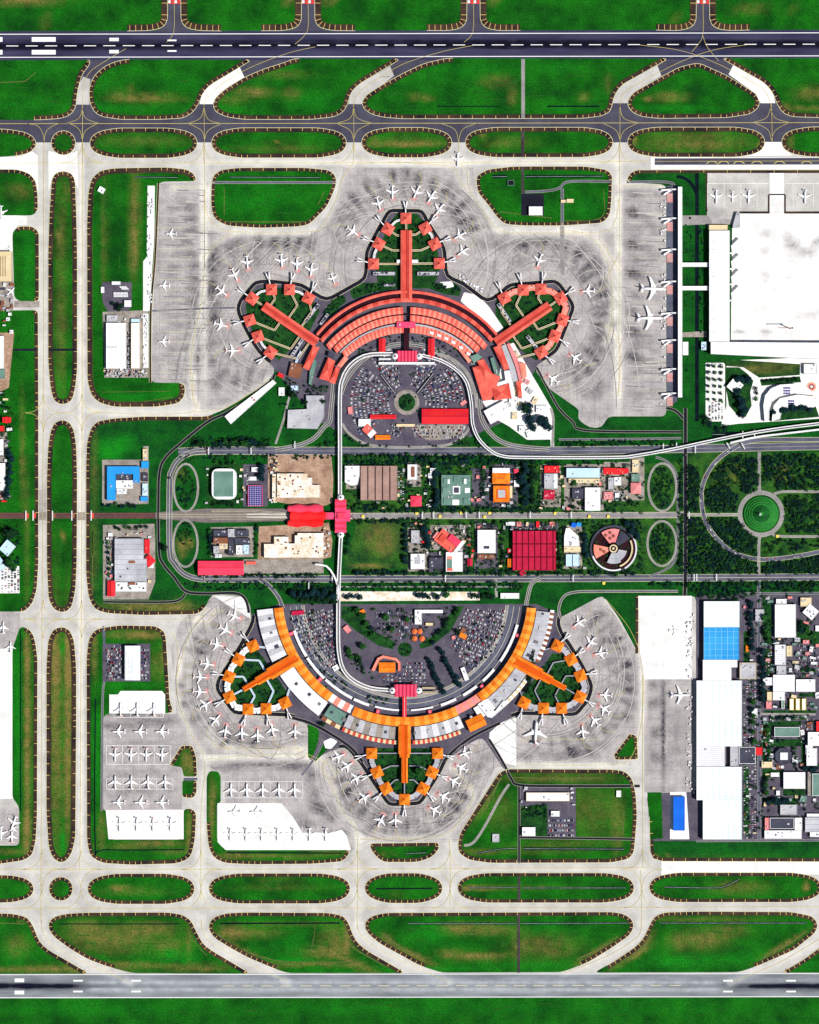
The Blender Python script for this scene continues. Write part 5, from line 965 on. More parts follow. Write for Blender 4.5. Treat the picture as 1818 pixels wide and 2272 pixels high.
def walkway(label, pts, wd=5, roof='cream_roof', h=5, name='covered_walkway', wall='wall'):
    root = empty(name, *pts[0]); tag(root, label, 'walkway'); Lp = local(pts, *pts[0]); nn = normals(Lp); q = MB(); r = MB(); w_ = wd * S / 2
    for i in range(len(Lp) - 1):
        a, b, u, v = Lp[i], Lp[i + 1], nn[i], nn[i + 1]
        dx, dy = b[0] - a[0], b[1] - a[1]; l = math.hypot(dx, dy); n_ = (-dy / l, dx / l)
        pts4 = ccw([(a[0] + n_[0] * w_, a[1] + n_[1] * w_), (b[0] + n_[0] * w_, b[1] + n_[1] * w_), (b[0] - n_[0] * w_, b[1] - n_[1] * w_), (a[0] - n_[0] * w_, a[1] - n_[1] * w_)])
        q.prism(inset(pts4, .3), 0, h, 0); r.prism(pts4, h + .003 * i, h + .7 + .003 * i, 0, bottom=True)
        m4 = [( (p[0] + 0) , p[1]) for p in pts4]
        r.prism(ccw([(a[0] + n_[0] * .8, a[1] + n_[1] * .8), (b[0] + n_[0] * .8, b[1] + n_[1] * .8), (b[0] - n_[0] * .8, b[1] - n_[1] * .8), (a[0] - n_[0] * .8, a[1] - n_[1] * .8)]), h + .5, h + .9 + .01 * i, 1)
    q.build('wall', wall, root); r.build('roof', [roof, 'grey_roof' if roof != 'cream_roof' else 'dark_roof'], root)
    return root
sp_pts = {'northern pier of the coral terminal': ((902, 512), (902, 668)), 'western pier of the coral terminal': ((586, 679), (704, 761)), 'eastern pier of the coral terminal': ((1220, 679), (1100, 761)),
          'western pier of the orange terminal': ((541, 1529), (660, 1459)), 'southern pier of the orange terminal': ((898, 1736), (898, 1608)), 'eastern pier of the orange terminal': ((1255, 1527), (1143, 1466))}
bridge_proto = None
def jet_bridge(x, y, ang, label, twin=True):
    """ang: outward direction in degrees clockwise from up"""
    global bridge_proto
    if bridge_proto is None:
        root = empty('jet_bridge', 0, 0)
        q = MB(); q.box(-2, 2, 0, 19, 4.5, 8); q.build('walkway', 'plane_white', root)
        for sx in (-1, 1):
            t_ = MB(); ca, sa = math.cos(.2 * sx), math.sin(.2 * sx)
            for w_, l0, l1, z1 in ((1.5, 0, 13, 8.2), (2.0, 12, 25, 8.6)):
                t_.prism([(sx * 2 + x_ * ca + y_ * sa, 19 - x_ * sa + y_ * ca) for x_, y_ in ((-w_, l0), (w_, l0), (w_, l1), (-w_, l1))], 4.6, z1, 0, bottom=True)
            t_.build('tunnel', 'plane_white', root)
            lg = MB(); lg.box(sx * 6 - .5, sx * 6 + .5, 38, 39, 0.6, 4.6); lg.build('leg', 'steel', root)
        q = MB(); q.prism([(3.2 * math.cos(k * math.pi / 4), 19 + 3.2 * math.sin(k * math.pi / 4)) for k in range(8)], 4.3, 9, 0, bottom=True); q.build('rotunda', 'grey_roof', root)
        lg = MB(); lg.box(-.6, .6, 18.4, 19.6, 0.6, 4.3); lg.build('column', 'steel', root); bridge_proto = root; o = root
    else: o = copy_tree(bridge_proto)
    a, b = P(x, y); o.location = (a, b, 0); o.scale = (.62, .7, 1); o.rotation_euler.z = -math.radians(ang); tag(o, label, 'jet bridge', 'jet bridges reaching out from the piers')
for where, (kind, cen, lst) in PV.items():
    key = where.split()[0]; a_, b_ = sp_pts[where]
    for i, (x, y, r) in enumerate(lst):
        place_pav(kind, x, y, r, f'{ORD[i]} square pavilion {ROT[key]} on the {key} {kind} pier')
        # walkway towards the hall
        tx = None; vx, vy = b_[0] - a_[0], b_[1] - a_[1]; L2 = vx * vx + vy * vy
        px, py = (cen[0] - x), (cen[1] - y)
        if key in ('northern', 'southern'):
            yy = max(min(y + (14 if key == 'northern' else -14) * (0 if i in (0, 6) else 1), 1730 if key == 'southern' else 999), 516 if key == 'northern' else 0); pts = [(x, y), ((x + cen[0]) / 2 + (0), yy), (cen[0] + (10 if x > cen[0] else -10), yy)]
            if i == 3: pts = [(x, y), a_]
        elif i == 3 and kind == 'coral' or (i == 3 and kind == 'orange'): pts = [(x, y), a_]
        else:
            t = [.98, .72, .35, 0, .08, .42, .66][i] if key == 'western' and kind == 'coral' else [.66, .42, .08, 0, .35, .72, .98][i] if kind == 'coral' else \
                [.75, .45, .1, 0, .1, .4, .7][i]
            t = min(t, .9); tgt = (a_[0] + vx * t, a_[1] + vy * t)
            if kind == 'coral':
                # run straight for a while, at right angles to the hall
                l = math.sqrt(L2); nx_, ny_ = -vy / l, vx / l
                if (x - tgt[0]) * nx_ + (y - tgt[1]) * ny_ < 0: nx_, ny_ = -nx_, -ny_
                d_ = abs((x - tgt[0]) * nx_ + (y - tgt[1]) * ny_) * .7; kx, ky = tgt[0] + nx_ * d_, tgt[1] + ny_ * d_
                pts = [(x, y), (kx, ky), tgt]
            else:
                l = math.sqrt(L2); nx_, ny_ = -vy / l, vx / l
                if (x - tgt[0]) * nx_ + (y - tgt[1]) * ny_ < 0: nx_, ny_ = -nx_, -ny_
                d_ = abs((x - tgt[0]) * nx_ + (y - tgt[1]) * ny_) * .6; pts = [(x, y), (tgt[0] + nx_ * d_, tgt[1] + ny_ * d_), tgt]
        rf = 'cream_roof' if kind == 'coral' else ('blue_pale' if key == 'western' else 'dark_roof')
        walkway(f'{ORD[i]} narrow walkway {ROT[key]} in the {key} {kind} pier garden', pts, 4.2, rf)
        # outward direction from the chain of pavilions
        p0 = lst[max(0, i - 1)]; p1 = lst[min(6, i + 1)]; tx_, ty_ = p1[0] - p0[0], p1[1] - p0[1]; l = math.hypot(tx_, ty_); ox, oy = ty_ / l, -tx_ / l
        if (x - cen[0]) * ox + (y - cen[1]) * oy < 0: ox, oy = -ox, -oy
        ang = math.degrees(math.atan2(ox, -oy)); jet_bridge(x + ox * 11, y + oy * 11, ang, f'{ORD[i]} white jet bridge {ROT[key]} on the {key} {kind} pier')
    # the corridors linking pavilions
    if not (kind == 'coral' and key in ('northern', 'western')):
        for i in range(6):
            p, q_ = lst[i], lst[i + 1]; c = cen; mx, my = (p[0] + q_[0]) / 2, (p[1] + q_[1]) / 2; l = math.dist((mx, my), c); mx += (mx - c[0]) / l * (5 if i not in (3,) or key == 'southern' else 12); my += (my - c[1]) / l * (5 if i not in (3,) or key == 'southern' else 12)
            rf = {'coral': 'coral_light', 'orange': 'white_roof' if key == 'western' else 'grey_roof'}[kind]
            walkway(f'{ORD[i]} wide link corridor {ROT[key]} on the {key} {kind} pier', [p[:2], (mx, my), q_[:2]], 13 if key != 'southern' else 11, rf, 7, 'link_corridor')
    else:
        for i in (0, 2, 4) if key == 'northern' else (0, 3, 5):
            p, q_ = lst[i], lst[i + 1]; c = cen; mx, my = (p[0] + q_[0]) / 2, (p[1] + q_[1]) / 2; l = math.dist((mx, my), c); k_ = 6 if i in (2, 3) else 4; mx += (mx - c[0]) / l * k_; my += (my - c[1]) / l * k_
            walkway(f'{ORD[i]} pale link corridor {ROT[key]} on the {key} {kind} pier', [p[:2], (mx, my), q_[:2]], 5, 'white_roof', 6, 'link_corridor')

# --- remaining buildings, grouped by quarter (pixel boxes)
Bx = bldg
# stations
def station(x0, y0, x1, y1, label, vert=False):
    cx, cy = (x0 + x1) / 2, (y0 + y1) / 2; root = empty('station', cx, cy); tag(root, label, 'train station')
    w_, h_ = (x1 - x0) * S / 2, (y1 - y0) * S / 2; q = MB(); q.box(-w_ + 2, w_ - 2, -h_ + 2, h_ - 2, 0, 14); q.build('wall', 'wall', root)
    n = 6; r = MB()
    for k in range(n):
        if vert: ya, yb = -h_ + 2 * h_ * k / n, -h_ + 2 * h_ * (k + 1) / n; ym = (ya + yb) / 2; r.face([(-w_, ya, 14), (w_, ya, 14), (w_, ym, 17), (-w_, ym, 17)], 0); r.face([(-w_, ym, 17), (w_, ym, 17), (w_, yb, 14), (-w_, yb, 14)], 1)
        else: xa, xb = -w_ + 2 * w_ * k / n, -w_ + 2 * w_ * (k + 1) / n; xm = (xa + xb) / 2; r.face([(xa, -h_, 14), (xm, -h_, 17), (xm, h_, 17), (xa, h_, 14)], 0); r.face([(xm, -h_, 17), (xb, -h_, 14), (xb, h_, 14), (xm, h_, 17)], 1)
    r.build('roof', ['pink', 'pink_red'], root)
    for s_ in (-1, 1):
        d = MB(); dx, dy = (0, s_ * (h_ + 5)) if vert else (s_ * (w_ + 5), 0); rings = []
        for j in range(5):
            ph = j * math.pi / 10; rings.append([(dx + 9 * math.cos(ph) * math.cos(t * math.pi / 8), dy + 8.5 * math.cos(ph) * math.sin(t * math.pi / 8), 11 + 8 * math.sin(ph)) for t in range(16)])
        for j in range(4):
            for t in range(16): d.face([rings[j][t], rings[j][(t + 1) % 16], rings[j + 1][(t + 1) % 16], rings[j + 1][t]])
        d.build('dome', 'white_roof', root, smooth=True)
    return root
station(881, 779, 926, 803, 'pink ribbed station roof with white domes below the coral crescent')
station(875, 1518, 925, 1545, 'pink ribbed station roof with white domes above the orange crescent')
st = station(744, 1108, 769, 1182, 'tall pink cross-shaped station roof with white domes on the viaduct', True)
q = MB(); q.box(-12 * S, 21 * S, -12 * S, 14 * S, 0, 15.5); q.build('side_wing', 'pink', st); q = MB(); q.box(-7 * S, 7 * S, -6 * S, 8 * S, 15.5, 19); q.build('clerestory', 'pink_red', st); q = MB(); q.box(-28 * S, -12 * S, -7 * S, 8 * S, 0, 12); q.build('link_wing', 'pink', st)
# railway station canopy: three scalloped lobes
rc = empty('station_canopy', 680, 1144); tag(rc, 'large bright red scalloped canopy over the railway platforms', 'station canopy')
for yc, hh, xa, xb, m_ in ((1128.5, 8, -41, 38, 'pink_red'), (1144.5, 9.5, -36, 42, 'red_canopy'), (1160.5, 8, -41, 38, 'red_canopy')):
    q = MB(); n = 26; prev = None
    for k in range(n + 1):
        t = k / n; x = (xa + (xb - xa) * t) * S; w_ = hh * S * (1 + .16 * math.sin(t * 13 + yc)) * (0.7 if k in (0, n) else 1)
        row = [(x, (1144 - yc) * S + w_ * j / 4, 9 + 4.5 * math.cos(j * math.pi / 8 * .95)) for j in range(-4, 5)]
        if prev:
            for j in range(8): q.face([prev[j], row[j], row[j + 1], prev[j + 1]])
        prev = row
    q.build('roof_lobe', m_, rc, smooth=True)
for k in range(10):
    for yc in (1137, 1152): q = MB(); x = (-34 + k * 7.6) * S; y = (1144 - yc) * S; q.box(x - .5, x + .5, y - .5, y + .5, 0, 9.5); q.build('column', 'steel', rc)
Bx('small pink block linking the red canopy to the viaduct station', (723,1137,731,1152), 11, 'pink_red', units=0)
# upper forecourt
Bx('long white canopy below the pink station of the coral terminal', (841,804,965,809), 8, 'white_roof', name='canopy', cat='canopy', units=0)
Bx('left red covered bridge from the coral crescent to the kerb', (842,752,855,781), 9, 'red', name='covered_bridge', cat='bridge', units=0, kind='gable')
Bx('right red covered bridge from the coral crescent to the kerb', (951,752,964,795), 9, 'red', name='covered_bridge', cat='bridge', units=0, kind='gable')
Bx('dark central covered bridge down to the upper pink station', (897,728,908,778), 9.5, 'groove', name='covered_bridge', cat='bridge', units=0)
Bx('pink block at the middle of the innermost coral roof ring', (881,715,922,728), 15, 'pink', units=2, cat='entrance hall')
Bx('small white block on the west side of the northern coral hall', (881,577,890,584), 8, 'white_roof', units=0); Bx('small white block east of the northern coral hall', (915,577,928,584), 8, 'white_roof', units=0)
Bx('long red ribbed roof in the upper car park', (937,908,1039,940), 8, 'red', kind='gable', units=0, name='market_hall', cat='hall', ridge='crimson_dark')
Bx('thin red strip canopy in the upper car park', (822,921,879,929), 5, 'red', kind='gable', units=0, name='canopy', cat='canopy')
Bx('tilted red and white roofed hall in the upper car park', (806,948,834,966), 8, 'coral', rot=45, units=2, extra=[('roof_panel', 'white_roof', (2, -9, 13, 9), 8, 9.6)], name='hall', cat='hall')
Bx('small orange canopy beside the tilted hall in the upper car park', (834,966,866,975), 5, 'orange', kind='gable', units=0, name='canopy', cat='canopy')
Bx('tiny pale pink kiosk on the west edge of the upper car park', (773,903,783,919), 4, 'pinkish', units=0, name='kiosk', cat='kiosk', rot=-8)
Bx('white square hall north west of the red market hall', (796,930,823,946), 7, 'white_roof', units=0, cat='hall')
Bx('white bar canopy at the right of the lower upper-car-park road', (880,941,921,947), 4, 'cream_roof', units=0, name='canopy', cat='canopy')
Bx('small pink kiosk at the south east edge of the upper car park', (1022,890,1036,898), 4, 'pinkish', rot=-35, units=0, name='kiosk', cat='kiosk')
for i, (a, b, c, d) in enumerate(((846,832,877,873),(962,829,926,873))):
    walkway(('left', 'right')[i] + ' dark diagonal covered path across the upper car park', [(a, b), (c, d)], 5, 'black', 3)
walkway('thin blue-white slanting canopy beside the western coral hall', [(669,780),(662,792),(657,806)], 5, 'blue_pale', 5, 'canopy')
Bx('brown roofed shed south west of the coral crescent', (643,806,670,838), 7, 'brown_roof', units=3, rot=12); 
Bx('long teal strip roof at the south west end of the coral crescent', [(697,797),(704,802),(692,855),(686,852),(688,825)], 7, 'teal_roof', units=2)
Bx('long teal strip roof at the south east end of the coral crescent', [(1088,795),(1096,792),(1112,845),(1106,850),(1098,830)], 7, 'teal_roof', units=2)
Bx('large pale grey block west of the upper car park', [(680,878),(720,878),(720,925),(705,952),(638,950),(640,910),(682,908)], 8, 'grey_roof', units=6)
Bx('small white shed in the green strip south of the western coral pier', (619,860,632,878), 5, 'white_roof', units=1); Bx('bluish white house among trees south of the western coral pier', (646,856,662,866), 5, 'blue_pale', units=1)
Bx('small red and white hut at the airside road bend', (617,829,630,837), 4, 'red', rot=30, units=0, name='hut', cat='hut')
Bx('long white cargo strip roof slanting along the airside road', [(606,843),(614,850),(513,941),(499,924)], 5, 'white_roof', units=9, unit_mat='coral_dark', cat='shed')
Bx('white hall with a tiny roof vent south east of the upper car park', (1078,899,1128,932), 9, 'white_roof', rot=-28, units=1, cat='hall')
Bx('small white annex right of the white vented hall', (1112,896,1130,916), 8, 'white_roof', rot=-28, units=2)
for i, (a, b, c, d) in enumerate(((1152,945,1165,958),(1168,952,1188,968),(1165,895,1178,915),(1190,900,1215,915),(1130,880,1150,893))): Bx(f'{ORD[i]} small white site shed among dark trees on the white construction ground', (a, b, c, d), 5, 'white_roof', rot=random.choice((0, 30, -20)), units=1, cat='shed', name='shed')
# centre north
rr = fillet([(471,1040),(526,1040),(526,1108),(471,1108)], True, 16, 5)[0]
Bx('rounded white ring roofed hall with dark green centre', rr, 11, 'white_roof', units=0, cat='hall', extra=[('roof_court', 'teal_roof', (-23, -28, 20, 28), 11, 11.8)])
Bx('low shed with purple solar panels framed in pink', (551,1077,583,1123), 6, 'solar', units=0, par='pink', cat='shed', name='shed')
Bx('small white roofed house above the solar roof', (559,1037,580,1047), 6, 'white_roof', units=1); Bx('second small white house above the solar roof', (552,1058,570,1066), 5, 'white_roof', units=1)
site1 = Bx('unfinished white building with rusty patches north of the railway station', [(616,1051),(682,1051),(684,1060),(693,1060),(693,1076),(711,1077),(711,1104),(616,1104)], 10, 'site', units=16, unit_mat='brown_roof', cat='construction site')
Bx('narrow white side block of the northern unfinished building', (605,1052,613,1108), 8, 'site', units=3, unit_mat='brown_roof', cat='construction site')
site2 = Bx('unfinished stepped white building south of the railway station', [(587,1237),(587,1207),(609,1207),(609,1191),(641,1191),(641,1206),(655,1206),(655,1188),(661,1188),(661,1183),(719,1183),(719,1237)], 10, 'site', units=16, unit_mat='brown_roof', cat='construction site')
Bx('wide hall with five long brown roof bays', (801,1034,882,1110), 12, 'brown_bays', units=0, cat='warehouse', extra=[('roof_valley', 'groove', (-41 + 16.3 * k - 1, -37, -41 + 16.3 * k + 1, 37), 12.3, 13) for k in range(1, 5)])
Bx('white L-shaped block left of the brown bays', [(766,1034),(799,1034),(799,1052),(794,1075),(781,1078),(766,1070)], 9, 'white_roof', units=5)
Bx('small white building with a brown roof panel', (905,1031,926,1064), 10, 'white_roof', units=0, extra=[('roof_panel', 'brown_roof', (-3, -12, 5, 11), 10, 11.2)])
Bx('small square pink roof above the central avenue', (912,1101,935,1123), 8, 'pink_red', units=0, kind='hip', cat='house')
Bx('upper little white block by the tree wall', (955,1039,967,1050), 8, 'white_roof', units=1); Bx('middle little white block by the tree wall', (951,1050,959,1061), 8, 'white_roof', units=1); Bx('lower little white block by the tree wall', (953,1064,963,1076), 8, 'white_roof', units=1)
ex = [('roof_pavilion', 'teal_roof', (a - 6, b - 6, a + 6, b + 6), 8, 10.5) for a, b in ((-22,-20),(0,-24),(22,-20),(-24,0),(-22,24),(22,24))] + [('roof_court', 'white_roof', (-8, -9, 9, 9), 8, 9.4), ('roof_court', 'dark_roof', (-5, -6, 6, 6), 9.4, 9.8), ('roof_block', 'white_roof', (19, -5, 30, 6), 8, 10), ('roof_block', 'white_roof', (-9, 21, 6, 33), 8, 10), ('roof_panel', 'white_roof', (-19, -24, -14, -14), 10.5, 11), ('roof_panel', 'white_roof', (17, -25, 23, -14), 10.5, 11)]
Bx('square teal roofed complex of small pavilions around courts', (980,1054,1045,1121), 8, 'teal_roof', units=8, cat='hospital', extra=ex)
Bx('orange roofed block with a white strip on its north side', (1093,1050,1131,1073), 11, 'orange', kind='hip', units=0, ridge='brown_roof', extra=[('roof_terrace', 'white_roof', (-19, -23, 19, -11.5), 0, 11)])
Bx('square orange roofed block around a grey court', (1095,1078,1131,1114), 12, 'orange', units=0, extra=[('roof_band', 'orange_dark', (-11, -11, 11, 11), 12.2, 13), ('roof_court', 'grey_roof', (-8, -9, 8, 8), 13, 13.4), ('side_roof', 'cream_roof', (18.5, -18, 24, 9), 0, 8)])
Bx('small house with pink roof north east of the orange blocks', (1141,1041,1150,1050), 6, 'pink_red', units=0, kind='hip', cat='house'); Bx('little white house east of the orange blocks', (1141,1066,1152,1080), 6, 'white_roof', units=1, cat='house')
Bx('left pink gate roof above the avenue', (1042,1106,1052,1112), 4, 'pinkish', units=0, rot=20, name='gate_roof', cat='gate'); Bx('right pink gate roof above the avenue', (1058,1106,1067,1112), 4, 'pinkish', units=0, rot=-20, name='gate_roof', cat='gate')
Bx('grey and white hall under a red roof strip', (1208,1051,1237,1084), 9, 'grey_roof', units=4, extra=[('roof_panel', 'white_roof', (6, -16, 14, 16), 9, 10)], cat='hall')
Bx('red roof strip above the grey and white hall', (1208,1034,1241,1049), 8, 'red', units=3, unit_mat='pinkish'); Bx('cluster of dark red roofs right of the tree belt', (1207,1088,1231,1108), 6, 'crimson', units=6, unit_mat='pinkish', rot=4)
Bx('long white rectangular roof in the north east plots', (1257,1039,1331,1060), 10, 'blue_pale', units=1, cat='hall'); Bx('cream annex under the long white roof', (1262,1062,1331,1072), 6, 'cream_roof', units=6); 
Bx('tall white block with scratches south of the long white roof', (1298,1082,1332,1133), 11, 'white_roof', units=3); Bx('dark roofed block left of the tall white block', (1270,1084,1296,1107), 7, 'dark_roof', units=3); Bx('pale green roof annex by the avenue', (1303,1119,1318,1135), 6, 'teal_roof', units=0)
Bx('long red roof with uneven edge at the north east plots', [(1339,1038),(1395,1040),(1395,1049),(1380,1053),(1339,1052)], 8, 'red', units=5, unit_mat='pinkish'); Bx('white block under the long red roof', (1363,1059,1378,1077), 9, 'white_roof', units=2); Bx('grey-blue block left under the long red roof', (1350,1060,1362,1086), 8, 'grey_roof', units=3); Bx('small white kiosk south of the long red roof', (1365,1094,1374,1104), 6, 'white_roof', units=0); Bx('pinkish low roof south of the long red roof', (1340,1092,1360,1108), 5, 'pinkish', units=4)
Bx('pale green square roof above the pink square roof', (1401,1052,1419,1068), 8, 'teal_roof', units=1); Bx('large pink square roof by the slip road loop', (1400,1072,1421,1095), 8, 'pinkish', kind='hip', units=0, ridge='pink_red'); Bx('cream strip roof above the green square roof', (1403,1020,1418,1048), 5, 'cream_roof', units=3)
# centre south
Bx('long pinkish red depot roof', (441,1245,541,1275), 10, 'pink_red', kind='gable', units=0, cat='depot', ridge='red')
Bx('short red roof end beside the depot tracks', (547,1246,569,1252), 6, 'coral', units=0, cat='shed', name='shed')
for i, (a, b, c, d, m_) in enumerate(((475,1176,506,1190,'dark_roof'),(523,1176,553,1190,'dark_roof'),(475,1193,507,1206,'brown_roof'),(522,1194,556,1208,'dark_roof'),(488,1204,506,1218,'cream_roof'),(508,1193,520,1232,'dark_roof'),(525,1210,540,1230,'white_roof'),(541,1209,553,1229,'blue_pale'),(475,1212,487,1228,'grey_roof'),(507,1174,523,1192,'grey_roof'),(478,1230,493,1237,'white_roof'))):
    Bx(f'{ORD[i]} block, reading row by row, of the small apartment cluster west of the station', (a, b, c, d), 9 + i % 3 * 2, m_, units=3, cat='apartment block', name='apartment_block')
Bx('grey hall left of the mosque', (913,1177,931,1205), 9, 'grey_roof', units=4)
mosque = Bx('tilted pink and orange roofed mosque', (968,1184,1016,1216), 9, 'coral', kind='flat', units=5, rot=38, cat='mosque', name='mosque', extra=[('prayer_roof', 'pink_red', (-2, -19, 26, -3), 9, 14), ('roof_hip', 'coral_dark', (-18, -8, -4, 10), 9, 12), ('roof_tiles', 'white_roof', (26, -22, 34, 12), 2, 7), ('porch_roof', 'pinkish', (-30, -4, -24, 14), 2, 8)])
Bx('plain white flat roofed hall beside the street', (1060,1176,1100,1227), 11, 'white_roof', units=0, cat='hall', extra=[('roof_hatch', 'dark_roof', (-6, 10, 6, 16), 11, 12.4)]); Bx('low brown annex below the plain white hall', (1060,1230,1098,1240), 5, 'brown_roof', units=5)
Bx('white roof with a grey square in its middle, lower left plot', (912,1229,943,1262), 9, 'white_roof', units=5, extra=[('roof_court', 'grey_roof', (-6, -9, 6, 6), 9, 10.5)]); Bx('dark flat roof in the lower left plot', (953,1237,982,1262), 8, 'dark_roof', units=3)
Bx('white roof with a green and coral strip on the left', (990,1225,1027,1268), 9, 'white_roof', units=0, extra=[('roof_strip', 'teal_roof', (-16, -6, -5, 14), 9.2, 10.3), ('roof_strip', 'coral', (-16, 14, -4, 20), 9.2, 10.3), ('roof_strip', 'coral_light', (-16, -12, -5, -6), 9.2, 10.3)])
Bx('small crimson roof by the lower street', (1038,1240,1048,1255), 6, 'crimson', units=0, kind='gable', cat='house')
cb = Bx('great crimson hall with eighteen dark-framed roof bays', (1138,1178,1233,1265), 12, 'crimson', units=0, cat='market hall', name='market_hall', extra=[('roof_frame', 'crimson_dark', (-47.5 + 8 + 13.6 * k - .8, -43, -47.5 + 8 + 13.6 * k + .8, 43), 12.3, 13.6) for k in range(7)] + [('roof_frame', 'crimson_dark', (-47, -43.5 + 29 * k - 1, 47, -43.5 + 29 * k + 1), 12.35, 13.9) for k in range(1, 3)])
Bx('small orange house at the left corner of the crimson hall', (1127,1240,1137,1258), 6, 'orange', units=0, kind='gable', cat='house'); Bx('tilted crimson gate roof below the crimson hall', (1154,1266,1166,1276), 5, 'crimson', rot=-35, units=0, name='gate_roof', cat='gate')
for i, (a, b, c, d, m_) in enumerate(((1128,1158,1143,1166,'white_roof'),(1147,1158,1157,1168,'pinkish'),(1190,1157,1197,1170,'red'),(1220,1158,1231,1166,'pinkish'))): Bx(f'{ORD[i]} gatehouse from the left above the crimson hall', (a, b, c, d), 5, m_, units=0, cat='gatehouse', name='gatehouse')
Bx('white arched hall with cross-shaped marks on the roof', [(1252,1190),(1256,1172),(1264,1172),(1284,1190),(1286,1212),(1252,1212)], 9, 'white_roof', units=6, cat='hall'); Bx('cream strip roof above the pale blue hall', (1252,1213,1289,1225), 6, 'cream_roof', units=2); Bx('pale blue twin roof with a dark centre seam', (1256,1230,1285,1256), 8, 'blue_pale', units=0, extra=[('roof_seam', 'dark_roof', (-.6, -13, .6, 13), 8.2, 9.2)])
Bx('deep blue canopy left of the round building', (1268,1160,1278,1170), 5, 'blue_deep', units=0, name='canopy', cat='canopy', rot=15); Bx('pale blue canopy left of the round building', (1280,1160,1290,1168), 5, 'blue_roof', units=0, name='canopy', cat='canopy', rot=15)
# round museum
rb = empty('round_building', 1361, 1217); tag(rb, 'large round dark building with coral wedges of roof', 'museum')
def ringseg(mb, r0, r1, a0, a1, z0, z1, m=0, n=10):
    for k in range(n):
        b0 = math.radians(a0 + (a1 - a0) * k / n); b1 = math.radians(a0 + (a1 - a0) * (k + 1) / n)
        mb.prism(ccw([(r0 * S * math.sin(b0), r0 * S * math.cos(b0)), (r1 * S * math.sin(b0), r1 * S * math.cos(b0)), (r1 * S * math.sin(b1), r1 * S * math.cos(b1)), (r0 * S * math.sin(b1), r0 * S * math.cos(b1))]), z0, z1, m)
q = MB(); ringseg(q, 47, 52, 0, 360, 0, 6, 0, 60); q.build('outer_wall', 'dark_roof', rb); q = MB(); ringseg(q, 8, 46, 0, 360, 0, 3, 0, 48); q.build('base', 'groove', rb)
for a0, a1, r0, r1, m_ in ((-38, 18, 14, 44, 'pinkish'), (-120, -78, 12, 44, 'coral_light'), (22, 60, 12, 42, 'dark_roof'), (100, 150, 12, 30, 'grey_roof'), (150, 205, 10, 34, 'grey_ribbed')):
    q = MB(); ringseg(q, r0, r1, a0, a1, 0, 11, 0, 12); q.build('wing_roof', m_, rb)
q = MB(); ringseg(q, 0, 9, 0, 360, 0, 13, 0, 20); q.build('hub', 'cream_roof', rb); q = MB(); ringseg(q, 3, 6, 0, 360, 13, 14, 0, 20); q.build('hub_ring', 'groove', rb)
for a0, a1, m_, r0, r1 in ((65, 160, 'cream_roof', 40, 43.5), (62, 160, 'groove', 43.5, 49), (160, 250, 'white_roof', 47, 50), (62, 150, 'white_ribbed', 49, 52.5)): q = MB(); ringseg(q, r0, r1, a0, a1, 0, 8, 0, 20); q.build('ring_roof', m_, rb)
for a, r in ((-30, 34), (-12, 36), (0, 28), (-18, 24), (-95, 28), (-108, 22)):
    q = MB(); x, y = r * S * math.sin(math.radians(a)), r * S * math.cos(math.radians(a)); q.prism([(x + 4 * math.cos(k), y + 4 * math.sin(k)) for k in [i * math.pi / 5 for i in range(10)]], 10.8, 12.4); q.build('roof_dome', 'brown_roof', rb)
# west side
Bx('bright blue L-shaped roof of the blue complex', [(239,1035),(311,1035),(311,1071),(297,1071),(297,1052),(258,1052),(258,1110),(239,1110)], 9, 'blue_roof', units=3, cat='factory')
Bx('white block in the angle of the blue roof', (259,1066,296,1084), 8, 'white_roof', units=4); Bx('dark grey roof inside the blue complex', (259,1052,293,1065), 8, 'dark_roof', units=4); Bx('white rough block at the foot of the blue complex', (260,1085,282,1096), 6, 'white_roof', units=4)
Bx('small blue roof right of the blue complex', (315,1024,331,1039), 7, 'blue_roof', units=0); Bx('narrow grey strip house above the small blue roof', (318,996,328,1022), 6, 'cream_roof', units=4); Bx('dark square roof right of the blue complex', (317,1050,329,1068), 7, 'dark_roof', units=2); Bx('pale blue strip house right of the blue complex', (317,1073,329,1100), 6, 'blue_pale', units=3); Bx('small blue shed at the bottom right of the blue complex', (313,1102,329,1112), 5, 'blue_roof', units=0)
Bx('big grey ribbed warehouse roof', [(256,1195),(320,1195),(320,1240),(327,1240),(327,1290),(256,1290)], 11, 'grey_ribbed', units=2, unit_mat='dark_roof', cat='warehouse', extra=[('roof_hatch', 'brown_roof', (-14, 2, 0, 8), 11, 12.2), ('roof_hatch', 'brown_roof', (-14, 50, 0, 56), 11, 12)])
Bx('low white front block of the grey warehouse', (258,1292,326,1312), 8, 'white_roof', units=10, unit_mat='dark_roof'); Bx('tall red roof strip right of the grey warehouse', (322,1197,333,1228), 8, 'red', units=1); Bx('tilted red square roof right of the grey warehouse', (322,1234,342,1254), 9, 'red', kind='hip', rot=45, units=0); Bx('small white gable beside the tilted red roof', (330,1248,342,1260), 7, 'white_roof', units=0); Bx('red roof at the bottom left of the grey warehouse', (240,1289,256,1322), 8, 'red', kind='gable', units=0); Bx('small white block at the top left of the grey warehouse', (241,1182,251,1190), 5, 'white_roof', units=0)
